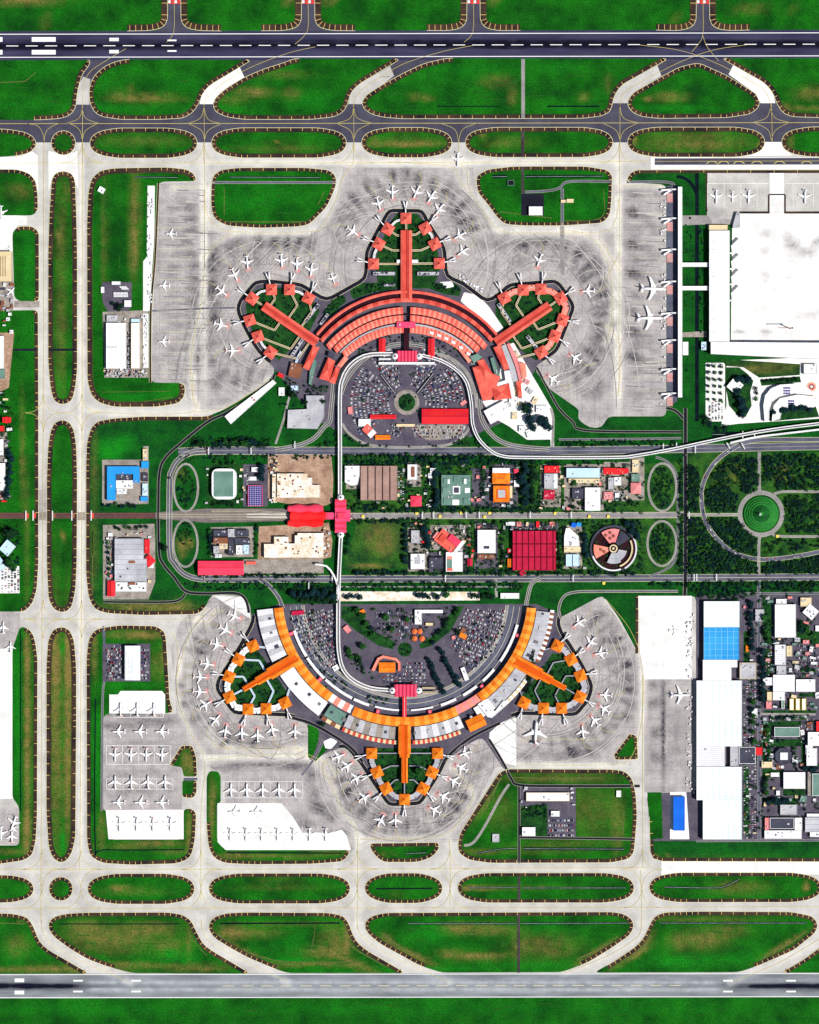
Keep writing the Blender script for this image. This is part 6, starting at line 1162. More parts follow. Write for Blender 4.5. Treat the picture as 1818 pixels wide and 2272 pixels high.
Bx('large white shed west of the upper stands', (237,717,281,818), 10, 'white_roof', units=0, cat='warehouse', extra=[('roof_seam', 'dark_roof', (-24, 2.5, 2, 3.5), 10.2, 11)]); Bx('narrow white shed west of the upper stands', (292,717,312,818), 8, 'white_roof', units=0, cat='warehouse', par='cream_roof'); Bx('small white square roof beside the bus yard', (277,667,292,681), 6, 'white_roof', units=0); Bx('grey roof strip above the large white shed', (238,700,262,714), 6, 'grey_roof', units=4); Bx('small blue-edged block above the narrow shed', (292,708,311,715), 5, 'blue_pale', units=0); Bx('white strip house at the top of the bus yard', (249,625,268,632), 4, 'white_roof', units=0); Bx('white hut at the left of the bus yard', (225,637,232,650), 4, 'white_roof', units=0, cat='hut')
Bx('white hangar in the dark cluttered yard', (279,1433,312,1508), 13, 'white_roof', units=0, cat='hangar', name='hangar', kind='gable', rise=2.5, ridge='blue_pale')
Bx('cream hangar with dark slits at the left edge', (-30,559,28,625), 12, 'cream_roof', units=0, cat='hangar', name='hangar', extra=[('roof_slit', 'brown_roof', (4 + 5 * k, -22, 5 + 5 * k, 22), 12.2, 13) for k in range(3)])
Bx('white shed at the left edge below the cream hangar', (-30,746,10,818), 8, 'white_roof', units=0); Bx('small pale green roof at the left edge', (-10,820,12,840), 6, 'teal_roof', units=0)
Bx('upper white block at the left edge of the trees', (-20,975,9,1010), 9, 'white_roof', units=3); Bx('lower white block at the left edge of the trees', (-20,1028,13,1088), 9, 'white_roof', units=5)
Bx('upper tilted pale blue roof at the left edge', (4,1203,32,1228), 9, 'blue_pale', rot=-50, units=2); Bx('lower tilted pale blue roof at the left edge', (-18,1240,12,1268), 9, 'blue_pale', rot=-40, units=2)
q = empty('radar_tower', 16, 932); tag(q, 'small red and white lattice tower at the left edge', 'tower')
for k, (a, b, c, d) in enumerate(((-9, -6, -4, 6), (-3, -7, 3, 7), (4, -6, 9, 6))): m_ = MB(); m_.box(a * S, c * S, b * S, d * S, 0.5, 10 + k); m_.build('frame', 'red', q)
# north east block
Bx('small white block in the dark yard of the north east grass', (1174,459,1204,478), 7, 'white_roof', units=0); Bx('tiny cream guard house left of the straight service road', (1245,444,1256,450), 4, 'cream_roof', units=0, cat='guard house'); Bx('tiny cream guard house right of the straight service road', (1258,442,1273,450), 4, 'cream_roof', units=0, cat='guard house'); Bx('small black box structure with pale edges in the north east grass', (1127,400,1141,412), 4, 'black', units=0, par='teal_roof', cat='antenna hut'); 
Bx('small white navigation hut in the north west grass', (219,416,233,428), 4, 'white_roof', rot=30, units=1, cat='hut')
# upper right
pr = Bx('very long white pier roof at the right of the upper apron', (1504,416,1513,882), 14, 'white_roof', units=0, cat='pier hall', name='pier_hall')
for i, y in enumerate((421,485,554,625,695,755,819,873)):
    jb = empty('jet_bridge', 1503, y); tag(jb, f'{ORD[i]} jet bridge from the north on the long white pier', 'jet bridge', 'jet bridges of the long white pier')
    q = MB(); q.box(-14 * S, 0, -1.5, 1.8, 5, 9); q.build('walkway', 'plane_white', jb)
    for dx_, dy_ in ((-36, 2), (-30, 12)):
        q = MB(); a, b = (-12 * S, 0), (dx_ * S, -dy_ * S); l = math.dist(a, b); u, v = (b[1] - a[1]) / l * 2.0, -(b[0] - a[0]) / l * 2.0
        q.prism(ccw([(a[0] + u, a[1] + v), (a[0] - u, a[1] - v), (b[0] - u, b[1] - v), (b[0] + u, b[1] + v)]), 5, 8.6, 0, bottom=True); q.build('tunnel', 'plane_white', jb)
    q = MB(); q.prism([(-12 * S + 3 * math.cos(k * .785), 3 * math.sin(k * .785)) for k in range(8)], 4.6, 9.3, 0, bottom=True); q.build('rotunda', 'grey_roof', jb)
for i, (y, n) in enumerate(((588, 'upper'), (640, 'lower'))): Bx(n + ' white covered bridge crossing the dark canal', (1513, y - 4.5, 1572, y + 4.5), 10, 'white_roof', units=0, name='covered_bridge', cat='bridge')
Bx('long white wing with tiny blue vents beside the huge white apron', (1573,513,1618,759), 16, 'white_roof', units=0, cat='airport terminal', name='terminal_wing', extra=[('roof_vent', 'blue_pale', (-15, -120 + 26 * k + d, -8, -119 + 26 * k + d), 16.2, 17.2) for k in range(10) for d in (12, 20)][:18])
Bx('broad white terminal roof below the huge white apron', [(1576,760),(1880,762),(1880,795),(1780,796),(1576,786)], 20, 'white_roof', units=0, cat='airport terminal')
Bx('small white corner block at the north end of the white wing', (1573,500,1614,511), 10, 'cream_roof', units=0); Bx('grey wedge roof at the corner of the huge white apron', [(1626,500),(1634,472),(1641,472),(1641,505),(1626,506)], 8, 'grey_roof', units=1)
Bx('low white house between pier and canal', (1515,759,1527,788), 6, 'white_roof', units=0); Bx('small blue and white building at the canal head', (1556,759,1568,777), 8, 'blue_pale', units=4)
for i, (x0, y0) in enumerate(((1624, 553), (1624, 588), (1624, 622), (1624, 658))):
    jb = empty('jet_bridge', x0, y0); tag(jb, f'{ORD[i]} bent jet bridge from the north beside the huge white apron', 'jet bridge', 'bent jet bridges of the white wing')
    for (ax, ay, bx, by) in ((-5, 6, 1, 6), (-1, -12, 1, 6), (1, -13, 8, -11), (6, -14, 18, -26)):
        q = MB(); a, b = (ax * S, -ay * S - 4), (bx * S, -by * S - 4); l = math.dist(a, b); u, v = (b[1] - a[1]) / l * 1.6, -(b[0] - a[0]) / l * 1.6
        q.prism(ccw([(a[0] + u, a[1] + v), (a[0] - u, a[1] - v), (b[0] - u, b[1] - v), (b[0] + u, b[1] + v)]), 6, 12, 0, bottom=True); q.build('tunnel', 'plane_white', jb)
Bx('white diamond shaped hall in the dark garden', (1617,843,1644,870), 9, 'white_roof', rot=40, units=1, cat='hall'); Bx('grey and white block at the right edge above the curved hall', (1783,808,1812,830), 8, 'white_roof', units=2, par='grey_roof')
c1 = [(1696,935),(1693,900),(1697,878),(1710,862),(1730,854),(1762,852),(1790,860),(1800,868),(1800,873),(1770,870),(1730,880),(1712,892),(1706,912),(1706,930)]
Bx('curved white hall with solar panels, upper arm', c1, 10, 'white_roof', units=0, cat='hall', extra=[('solar_panel', 'solar', (2, -24 + 6 * k, 17, -20 + 6 * k), 10.2, 11) for k in range(3)])
Bx('curved white hall, lower arm', [(1712,935),(1716,900),(1730,884),(1770,876),(1808,880),(1818,900),(1800,905),(1760,900),(1735,908),(1730,930)], 9, 'white_roof', units=0, cat='hall', extra=[('solar_panel', 'solar', (-10, -14 + 6 * k, 4, -10 + 6 * k), 9.2, 10) for k in range(4)])
for i, (x, y) in enumerate(((1801, 858), (1802, 887))):
    f = empty('round_plaza', x, y); tag(f, ('upper', 'lower')[i] + ' round pink patterned fountain plaza at the right edge', 'fountain')
    for k, (r0, r1, m_) in enumerate(((0, 3, 'white_roof'), (3, 6, 'brown_roof'), (6, 9, 'pinkish'), (9, 11, 'cream_roof'))): q = MB(); ringseg(q, r0, r1, 0, 360, 0, 1.6 - k * .15, 0, 24); q.build('basin_ring', m_, f)
# lower forecourt
Bx('white L-shaped house in the lower forecourt', [(921,1353),(983,1353),(983,1360),(936,1360),(936,1385),(921,1385)], 8, 'white_roof', units=5); Bx('small cream house below the white L-shaped house', (945,1382,961,1388), 5, 'cream_roof', units=0, cat='house')
for i, (x, y) in enumerate(((920,1401),(932,1401),(920,1417),(937,1417))):
    o = empty('hexagonal_pavilion', x, y); tag(o, ('upper left', 'upper right', 'lower left', 'lower right')[i] + ' of four hexagonal orange pavilions in the lower forecourt', 'pavilion', 'hexagonal orange pavilions')
    q = MB(); hx = [(7.6 * math.cos(k * math.pi / 3), 7.6 * math.sin(k * math.pi / 3)) for k in range(6)]
    for k in range(6): q.face([(*hx[k], 4.5), (*hx[(k + 1) % 6], 4.5), (0, 0, 8.5)], k % 2)
    q.face([(*p, 4.5) for p in hx[::-1]]); q.build('roof', ['orange', 'coral'], o); q = MB(); q.prism([(.75 * a, .75 * b) for a, b in hx], 0, 4.6); q.build('wall', 'wall', o)
Bx('orange ribbed centre hall of the small horseshoe terminal', (842,1470,877,1491), 8, 'orange', kind='gable', units=0, cat='hall', ridge='orange_dark')
Bx('coral horseshoe roof around the orange centre hall', [(825,1486),(838,1460),(850,1454),(880,1460),(889,1470),(889,1488),(884,1488),(884,1472),(878,1465),(852,1460),(843,1464),(831,1489)], 7, 'coral_light', units=0, cat='hall')
Bx('small orange and red canopies in the right lower car park', (1020,1406,1036,1416), 5, 'orange', rot=25, units=0, name='canopy', cat='canopy'); Bx('small pink kiosk left of the right lower car park', (1003,1411,1011,1418), 4, 'pinkish', rot=-20, units=0, name='kiosk', cat='kiosk'); Bx('brown ribbed canopy at the corner of the right lower car park', (1023,1393,1033,1407), 4, 'brown_roof', rot=30, units=0, name='canopy', cat='canopy')
Bx('crimson striped canopy at the top of the left lower car park', (648,1355,675,1364), 5, 'crimson', rot=-5, units=0, name='canopy', cat='canopy'); Bx('pinkish striped canopy by the lower viaduct', (763,1390,779,1402), 5, 'pinkish', rot=50, units=0, name='canopy', cat='canopy'); Bx('small orange roof above the lower forecourt trees', (799,1353,810,1361), 5, 'orange', rot=-30, units=0, cat='house')
Bx('long white roof on the strip above the lower forecourt', (1111,1316,1152,1328), 6, 'white_roof', units=1); Bx('white house left of the lower car park gate', (739,1476,752,1487), 5, 'white_roof', rot=-30, units=1)
Bx('slender white block among palms right of the lower forecourt', (1027,1480,1036,1510), 6, 'white_roof', rot=-20, units=1)
walkway('vertical red footbridge from the lower pink station to the orange crescent', [(898,1546),(898,1592)], 9, 'red', 12, 'footbridge'); 
walkway('pale twin platform left of the upper pink station', [(841,797),(868,797)], 4, 'white_roof', 9, 'platform'); walkway('pale twin platform right of the lower pink station', [(937,1526),(966,1526)], 4, 'cream_roof', 9, 'platform'); walkway('second pale platform right of the lower pink station', [(937,1536),(966,1536)], 4, 'cream_roof', 9, 'platform')
def arccanopy(label, cx, cy, r0, r1, a0, a1, m_, up=-1, h=6):
    o = empty('kerb_canopy', cx, cy); tag(o, label, 'canopy'); q = MB(); n = max(4, int((a1 - a0) / 3))
    for k in range(n):
        b = [math.radians(a0 + (a1 - a0) * j / n) for j in (k, k + 1)]
        f = lambda r, t: (r * S * math.sin(t), (1 if up > 0 else -1) * r * S * math.cos(t))
        q.prism(ccw([f(r0, b[0]), f(r1, b[0]), f(r1, b[1]), f(r0, b[1])]), h - .6, h, 0, bottom=True)
    q.build('roof', m_, o)
    for k in range(0, n, 2):
        t = math.radians(a0 + (a1 - a0) * (k + .5) / n); c = MB(); x, y = f((r0 + r1) / 2, t); c.box(x - .4, x + .4, y - .4, y + .4, .3, h - .6); c.build('column', 'steel', o)
for a0, a1, lb in ((-72, -58, 'first'), (-57, -44, 'second'), (-43, -27, 'third'), (-26, -18, 'fourth'), (-15, -3, 'fifth'), (3, 14, 'sixth'), (18, 26, 'seventh'), (30, 38, 'eighth'), (42, 50, 'ninth'), (55, 75, 'tenth')):
    arccanopy(lb + ' white kerb canopy from the left inside the orange crescent', 899, 1319, 255, 261 if abs(a0) > 15 else 259, a0, a1, 'white_roof')
for a in (-71, -45, -13, 12, 40, 70): walkway(f'{ORD[(-71, -45, -13, 12, 40, 70).index(a)]} pink footbridge from the left joining the orange crescent to its kerb canopies', [(899 + r * math.sin(math.radians(a)), 1319 + r * math.cos(math.radians(a))) for r in (262, 271)], 8, 'pink_red', 7, 'footbridge')
# cargo village
for (pts, h, m_, lb, cat_, u) in (((1561,1334,1640,1391),13,'white_tiles','topmost white tiled section of the long cargo hall','cargo hall',0),((1561,1391.5,1639,1463),13,'blue_tiles','bright blue tiled section of the long cargo hall','cargo hall',0),([(1559,1463.5),(1635,1463.5),(1635,1480),(1622,1480),(1622,1509),(1559,1509)],13,'white_roof','plain white notched section of the long cargo hall','cargo hall',0),
    ((1545,1509.5,1645,1655),14,'white_tiles','widest white tiled section of the long cargo hall','cargo hall',0),((1545,1655.5,1608,1700),12,'white_ribbed','grey ribbed section of the long cargo hall','cargo hall',1),((1620,1655.5,1638,1700),10,'grey_roof','small pale block in the gap of the cargo hall','cargo hall',2),((1545,1700.5,1645,1774),14,'white_tiles','second white tiled section of the long cargo hall','cargo hall',0),((1559,1774.5,1645,1861),14,'white_tiles','bottom white tiled section of the long cargo hall','cargo hall',0),
    ((1494,1767,1519,1842),9,'blue_deep','deep blue roof beside the cargo apron','warehouse',0),((1719,1341,1765,1414),10,'white_roof','tall white hall at the top of the cargo village','warehouse',0),((1641,1470,1677,1506),9,'grey_roof','grey panelled roof joined to the cargo hall','office',5),((1719,1430,1743,1475),9,'white_ribbed','ribbed white roof below the tall white hall','warehouse',4),((1745,1433,1757,1456),8,'cream_roof','small cream roof right of the ribbed white roof','office',2),((1723,1477,1744,1496),7,'grey_roof','grey low roof between two white halls','office',2),
    ((1715,1497,1763,1534),10,'white_roof','broad white hall in the middle of the cargo village','warehouse',0),((1766,1507,1808,1534),10,'white_roof','white hall right of the broad white hall','warehouse',1),((1715,1535,1741,1553),9,'white_roof','small white block under the broad white hall','office',1),((1702,1535,1713,1554),7,'cream_roof','narrow cream block at the left of the village','office',0),((1693,1503,1713,1520),8,'white_roof','white square block beside the village street','office',2),
    ((1718,1613,1774,1634),8,'teal_roof','green court roof with white frame','sports hall',0),((1787,1653,1803,1673),8,'white_roof','white block left of the tall eastern white block','office',1),((1792,1624,1830,1654),10,'white_roof','upper eastern white block at the right edge','warehouse',2),((1789,1660,1812,1698),10,'white_roof','tall eastern white block','warehouse',1),((1811,1600,1840,1622),8,'red','red roof at the right edge','warehouse',0),((1677,1658,1691,1675),7,'red','small red roof on the village street','gatehouse',0),
    ((1640,1657,1676,1694),6,'dark_roof','dark roofed court next to the small red roof','office',4),((1710,1714,1729,1723),6,'white_roof','small white roof above the brown yard','office',0),((1738,1713,1786,1749),9,'white_roof','white roof split by a dark seam','warehouse',0),((1802,1716,1840,1765),9,'teal_roof','teal roof at the right edge','warehouse',0),((1792,1712,1800,1765),6,'paving','pale narrow block left of the teal roof','office',2),((1731,1785,1768,1807),7,'grey_roof','grey roof near the bottom of the village','office',3),
    ((1790,1805,1840,1812),6,'white_roof','thin white strip roof at the right edge','shed',0),((1786,1813,1840,1845),10,'grey_ribbed','grey striped roof at the bottom right','warehouse',0),((1797,1846,1840,1856),7,'white_roof','white base block under the grey striped roof','warehouse',2),((1696,1842,1778,1860),8,'white_roof','long white block at the bottom of the village','warehouse',6),((1708,1814,1761,1838),9,'dark_roof','dark framed roof above the long white block','warehouse',2),((1697,1814,1706,1841),7,'pinkish','narrow pinkish roof at the bottom of the village','office',1),((1763,1814,1779,1841),8,'white_roof','white end block at the bottom of the village','office',1),
    ((1668,1572,1680,1592),6,'white_roof','white block left of the village street','office',1),((1700,1556,1712,1572),6,'pinkish','small pinkish house left of the yellow-lined trio','house',1),((1734,1549,1740,1572),6,'teal_roof','slim dark teal roof left of the trio','office',0),((1776,1326,1800,1345),7,'cream_roof','cream roof at the top right of the village','office',3),((1690,1690,1714,1703),6,'cream_roof','cream tilted house below the small red roof','house',1),((1722,1329,1745,1339),7,'white_roof','small white block on top of the tall white hall','office',1),((1676,1352,1695,1378),6,'grey_roof','grey house beside the tree row','house',3),((1655,1432,1661,1446),4,'orange','tiny orange roof by the cargo hall','shed',0),((1762,1588,1790,1594),4,'grey_roof','thin grey canopy on the cross street','canopy',0),((1762,1742,1785,1750),3,'brown_roof','brown garden shed below the seam roof','shed',0)):
    Bx(lb, pts, h, m_, units=u, cat=cat_, name=cat_.replace(' ', '_'), par='cream_roof' if 'panelled' in lb else ('white_roof' if m_ in ('teal_roof', 'dark_roof') else None))
for i in range(3): Bx(('left', 'middle', 'right')[i] + ' of three white roofs with yellow edges in the cargo village', (1752 + i * 13.5, 1550, 1761 + i * 13.5, 1575), 7, 'white_roof', units=0, name='shed', cat='shed', par='yellow')
oc = [(1738 + 19.5 * math.cos(k * math.pi / 4 + .39), 1677 + 19.5 * math.sin(k * math.pi / 4 + .39)) for k in range(8)]
Bx('octagonal grey building with white square centre', oc, 10, 'dark_roof', units=0, cat='office', extra=[('roof_block', 'white_roof', (-8, -8, 9, 8), 10, 13)])
Bx('pale diamond roofed group at the top right of the village', (1785,1345,1812,1370), 8, 'white_roof', rot=40, units=7, cat='factory')
Bx('long white building in the south east yard', (1168,1758,1264,1777), 7, 'white_roof', units=3, par='cream_roof', cat='depot'); Bx('small white building in the south east yard garden', (1223,1799,1242,1811), 6, 'white_roof', units=1); Bx('lone white building at the bottom left of the south east yard', (1159,1835,1188,1854), 7, 'white_roof', units=1)
Bx('small square white hut in the lower grass', (1093,1850,1108,1868), 4, 'grey_roof', units=1, cat='hut', name='hut'); Bx('tiny white hut near the cargo apron in the grass', (1368,1754,1378,1768), 4, 'white_roof', units=0, cat='hut', name='hut')
random.seed(77)
TAKEN = []
for o in COL.objects:
    if o.parent is None and o.type == 'EMPTY':
        ww = [c for c in o.children if c.name.startswith('wall')]
        if ww and not o.name.startswith('pavilion') and not o.name.startswith('terminal_building'):
            px_, py_ = o.location.x / S + W0, H0 - o.location.y / S; r_ = max(max(abs(v.co.x), abs(v.co.y)) for v in ww[0].data.vertices) / S
            TAKEN.append((px_, py_, r_))
            TAKEN.append((px_, py_, r_))
def outbuildings(zone, n, label, cat_, cols, smin, smax, roads=()):
    c = t = 0
    while c < n and t < 4000:
        t += 1; w_, h_ = random.uniform(smin, smax), random.uniform(smin, smax) * random.choice((.5, 1)); x, y = random.uniform(zone[0], zone[2]), random.uniform(zone[1], zone[3])
        if any(abs(x - a) < r * .93 + w_ / 2 and abs(y - b) < r * .93 + h_ / 2 for a, b, r in TAKEN) or any(x0 < x < x1 and y0 < y < y1 for x0, y0, x1, y1 in roads): continue
        m_ = random.choice(cols); bldg(label, (x - w_ / 2, y - h_ / 2, x + w_ / 2, y + h_ / 2), random.uniform(3, 6), m_, units=random.choice((0, 1, 2)), rot=random.choice((0, 0, 0, 12, -8)), cat=cat_, name='outbuilding', group=label); TAKEN.append((x, y, max(w_, h_) / 2)); c += 1
RD = ((1678, 1200, 1692, 1866), (0, 0, 1, 1))
outbuildings((1695, 1322, 1816, 1580), 34, 'small pale outbuilding in the upper cargo village', 'outbuilding', ('white_roof', 'grey_roof', 'cream_roof', 'white_ribbed', 'teal_roof', 'pinkish'), 5, 14, RD)
outbuildings((1695, 1590, 1816, 1858), 34, 'small pale outbuilding in the lower cargo village', 'outbuilding', ('white_roof', 'grey_roof', 'cream_roof', 'white_ribbed', 'teal_roof', 'brown_roof'), 5, 14, RD)
outbuildings((1650, 1335, 1676, 1855), 14, 'small hut between cargo hall and village street', 'hut', ('white_roof', 'cream_roof', 'pinkish'), 3, 7, RD)
outbuildings((905, 1030, 1395, 1130), 44, 'small outbuilding in the north central plots', 'outbuilding', ('white_roof', 'grey_roof', 'cream_roof', 'dark_roof', 'pinkish', 'teal_roof'), 3.5, 9, ((960,1025,978,1130), (1150, 1025, 1200, 1130)))
outbuildings((905, 1160, 1300, 1268), 40, 'small outbuilding in the south central plots', 'outbuilding', ('white_roof', 'grey_roof', 'cream_roof', 'dark_roof', 'pinkish', 'red'), 3.5, 9, ((1052, 1150, 1062, 1275),))
outbuildings((600, 1020, 732, 1115), 16, 'small site cabin north of the railway station', 'site cabin', ('white_roof', 'brown_roof', 'dark_roof', 'cream_roof'), 3, 7)
outbuildings((578, 1170, 732, 1236), 16, 'small site cabin south of the railway station', 'site cabin', ('white_roof', 'brown_roof', 'cream_roof', 'grey_roof'), 3, 7)
outbuildings((232, 1182, 340, 1326), 16, 'small shed around the grey warehouse', 'shed', ('white_roof', 'pinkish', 'cream_roof', 'grey_roof'), 3, 7)
outbuildings((232, 700, 330, 834), 14, 'small shed around the two white western sheds', 'shed', ('white_roof', 'cream_roof', 'grey_roof'), 3, 6)
outbuildings((2, 565, 28, 740), 10, 'small shed at the left edge yard', 'shed', ('white_roof', 'grey_roof', 'brown_roof'), 4, 9)
outbuildings((0, 860, 22, 1120), 12, 'small building in the dark trees at the left edge', 'outbuilding', ('white_roof', 'grey_roof', 'cream_roof', 'dark_roof', 'red'), 5, 12)
outbuildings((0, 625, 28, 690), 8, 'small dark-trimmed shed below the cream hangar', 'shed', ('dark_roof', 'grey_roof', 'brown_roof'), 5, 11)
outbuildings((768, 1026, 1000, 1130), 10, 'small hut near the brown bays', 'hut', ('white_roof', 'cream_roof', 'grey_roof'), 4, 8, ((960, 1025, 978, 1130),))
outbuildings((458, 1030, 548, 1122), 10, 'small hut around the rounded hall', 'hut', ('white_roof', 'cream_roof', 'grey_roof'), 3, 7)
outbuildings((1155, 1748, 1275, 1800), 8, 'small shed in the south east yard', 'shed', ('white_roof', 'grey_roof'), 3, 7)
# green plots among the cargo village
for i, (a, b, c, d) in enumerate(((1692,1325,1712,1420),(1768,1400,1818,1428),(1693,1440,1712,1500),(1692,1600,1712,1700),(1712,1600,1780,1610),(1712,1640,1785,1656),(1778,1655,1788,1705),(1692,1705,1735,1725),(1738,1750,1786,1765),(1692,1770,1770,1784),(1650,1400,1664,1500),(1650,1700,1662,1855),(1772,1538,1810,1546),(1695,1576,1812,1582))):
    pave([(a,b),(c,b),(c,d),(a,d)], 'garden', 'small green plot among the cargo village buildings', 5, 'garden', r=3)
# ---- monorail viaduct
def viaduct(label, path, wd, ncol=60):
    root = empty('viaduct', *path[0]); tag(root, label, 'viaduct'); pts = smooth_path(path, 10); Lp = local(pts, *path[0]); nn = normals(Lp)
    for nm, o0, o1, z0, z1, m_ in (('deck', -wd / 2 * S, wd / 2 * S, 8.5, 10, 'concrete'), ('parapet', wd / 2 * S - 2.2, wd / 2 * S, 10, 11.2, 'white_roof'), ('parapet', -wd / 2 * S, -wd / 2 * S + 2.2, 10, 11.2, 'white_roof'), ('guideway', -1.0, 1.0, 10, 10.6, 'dark_roof')):
        q = MB(); A = [(x + u * o0, y + v * o0) for (x, y), (u, v) in zip(Lp, nn)]; B_ = [(x + u * o1, y + v * o1) for (x, y), (u, v) in zip(Lp, nn)]
        for i in range(len(Lp) - 1):
            q.face([(*B_[i], z1), (*A[i], z1), (*A[i + 1], z1), (*B_[i + 1], z1)]); q.face([(*A[i], z0), (*A[i + 1], z0), (*A[i + 1], z1), (*A[i], z1)]); q.face([(*B_[i + 1], z0), (*B_[i], z0), (*B_[i], z1), (*B_[i + 1], z1)]); q.face([(*A[i], z0), (*B_[i], z0), (*B_[i + 1], z0), (*A[i + 1], z0)])
        q.build(nm, m_, root)
    for i in range(1, len(Lp), 3): q = MB(); x, y = Lp[i]; q.box(x - 1, x + 1, y - 1, y + 1, 0, 8.5); q.build('column', 'wall', root)
viaduct('white monorail viaduct curving south from the upper pink station to the cross-shaped station', [(872,786),(823,787),(795,797),(772,818),(759,845),(755,880),(755,1000),(755,1060),(755,1104)], 8.5)
viaduct('white monorail viaduct from the cross-shaped station south to the lower pink station', [(757,1190),(755,1230),(752,1300),(751,1400),(753,1450),(763,1486),(786,1510),(823,1526),(868,1531)], 8.5)
viaduct('white monorail viaduct sweeping east along the northern main road', [(937,789),(980,801),(1015,823),(1036,850),(1046,895),(1049,940),(1062,973),(1087,999),(1115,1012),(1167,1015),(1360,1015),(1411,1011),(1491,997),(1571,980),(1651,964),(1731,951),(1818,940),(1880,932)], 7)
viaduct('second white viaduct branch at the right edge', [(1620,983),(1678,970),(1760,960),(1880,946)], 4)
viaduct('thin white depot spur joining the lower viaduct', [(700,1252),(725,1256),(741,1276),(750,1300),(753,1330)], 4)
# little hill in the roundabout: terraced cone
hm = MB(); cxh, cyh = P(1689, 1140); prof = [(40, .8), (38, 3), (34, 4), (33, 6), (29, 7), (28, 9), (24, 10), (23, 12), (19, 13), (18, 15), (13, 16.5), (11, 18), (5, 19.5)]
for (r0, z0), (r1, z1) in zip(prof, prof[1:]):
    for k in range(40):
        a, b = 2 * math.pi * k / 40, 2 * math.pi * (k + 1) / 40
        hm.face([(cxh + r0 * S * math.cos(a), cyh + r0 * S * math.sin(a), z0), (cxh + r0 * S * math.cos(b), cyh + r0 * S * math.sin(b), z0), (cxh + r1 * S * math.cos(b), cyh + r1 * S * math.sin(b), z1), (cxh + r1 * S * math.cos(a), cyh + r1 * S * math.sin(a), z1)], 0 if z1 - z0 > 1.3 else 1)
hm.face([(cxh + 5 * S * math.cos(k * .5236), cyh + 5 * S * math.sin(k * .5236), 19.5) for k in range(12)], 1)
mat('hill_dark', (10, 72, 26), (18, 96, 34), 0.05, .3); mat('hill_light', (44, 130, 50), (30, 112, 40), 0.05, .3)
tag(hm.build('terraced_hill', ['hill_dark', 'hill_light']), 'terraced green mound inside the big roundabout', None, None, 'structure')
mo = empty('monument', 1685, 1141, 19); tag(mo, 'small white monument on top of the terraced green mound', 'monument')
q = MB(); q.prism([(3.2 * math.cos(k * .785), 3.2 * math.sin(k * .785)) for k in range(8)], 0, 3); q.build('base', 'white_roof', mo); q = MB(); q.box(-1, 1, -1, 1, 3, 12); q.build('shaft', 'teal_roof', mo)

# ------------------------------------------------------------------ aircraft
def aircraft(tailm, wide=False):
    root = empty('airliner', 0, 0); L = 36.0
    prof = [(-18, .25, 2.6), (-16.5, .7, 2.5), (-13, 1.35, 2.3), (-8, 1.95, 2.0), (0, 2.05, 2.0), (11, 2.05, 2.0), (14.5, 1.8, 1.9), (16.8, 1.1, 1.7), (18, .3, 1.5)]
    f = MB(); rings = [[(r * math.cos(t * math.pi / 5), y, 1.8 + zc - 0.5 + r * math.sin(t * math.pi / 5)) for t in range(10)] for y, r, zc in prof]
    for a, b in zip(rings, rings[1:]):
        for t in range(10): f.face([a[t], a[(t + 1) % 10], b[(t + 1) % 10], b[t]])
    f.face(rings[0]); f.face(rings[-1][::-1]); fo = f.build('fuselage', 'plane_white', root, smooth=True)
    ck = MB(); ck.box(-.9, .9, 15.2, 16.0, 4.0, 4.65); ck.build('cockpit_window', 'black', fo)
    for s_ in (-1, 1):
        w_ = MB(); pl = [(s_ * 1.6, 4.6), (s_ * 17.2, -5.2), (s_ * 17.4, -7.0), (s_ * 7, -3.8), (s_ * 1.6, -3.4)]
        zz = [2.2, 3.6, 3.6, 2.8, 2.2]; pl2 = list(zip(pl, zz))
        if area(pl) < 0: pl2 = pl2[::-1]
        n = 5; top = [(p[0], p[1], z + .35) for p, z in pl2]; bot = [(p[0], p[1], z) for p, z in pl2]
        w_.face(top); w_.face(bot[::-1])
        for k in range(n): w_.face([bot[k], bot[(k + 1) % n], top[(k + 1) % n], top[k]])
        wo = w_.build('wing', 'plane_white', root)
        e = MB(); rr_ = [[(s_ * 5.9 + r * math.cos(t * math.pi / 4), y, 1.9 + r * math.sin(t * math.pi / 4)) for t in range(8)] for y, r in ((4.6, 1.1), (3, 1.25), (-.5, .8))]
        for a, b in zip(rr_, rr_[1:]):
            for t in range(8): e.face([a[t], a[(t + 1) % 8], b[(t + 1) % 8], b[t]])
        e.face(rr_[0]); e.face(rr_[-1][::-1]); e.build('engine', 'plane_grey', wo, smooth=True)
        h = MB(); hp = ccw([(s_ * .6, -13.2), (s_ * 6.3, -16.8), (s_ * 6.3, -18), (s_ * .6, -16.9)]); h.prism(hp, 4.0, 4.3, 0, bottom=True); h.build('stabilizer', 'plane_white', root)
    v = MB(); A = [(0, -11.5, 4.0), (0, -17.2, 4.0), (0, -19, 10), (0, -16.8, 10)]
    for sx in (-.3, .3): v.face([(sx, y, z) for _, y, z in (A if sx < 0 else A[::-1])])
    for k in range(4): a, b = A[k], A[(k + 1) % 4]; v.face([(-.3, a[1], a[2]), (.3, a[1], a[2]), (.3, b[1], b[2]), (-.3, b[1], b[2])])
    v.build('tail_fin', tailm, root)
    if tailm == 'plane_red':
        b = MB(); b.box(-1.3, 1.3, -12, -6, 3.9, 4.15); b.build('red_band', 'plane_red', fo)
    g = MB()
    for x, y in ((0, 13), (-3, -1.5), (3, -1.5)): g.box(x - .4, x + .4, y - .7, y + .7, 0, 1.6)
    g.build('landing_gear', 'steel', root)
    return root
PLN = {'plane_white': aircraft('plane_white'), 'plane_red': aircraft('plane_red'), 'plane_blue': aircraft('plane_blue'), 'orange': aircraft('orange'), 'teal_roof': aircraft('teal_roof')}
pu = {k: False for k in PLN}
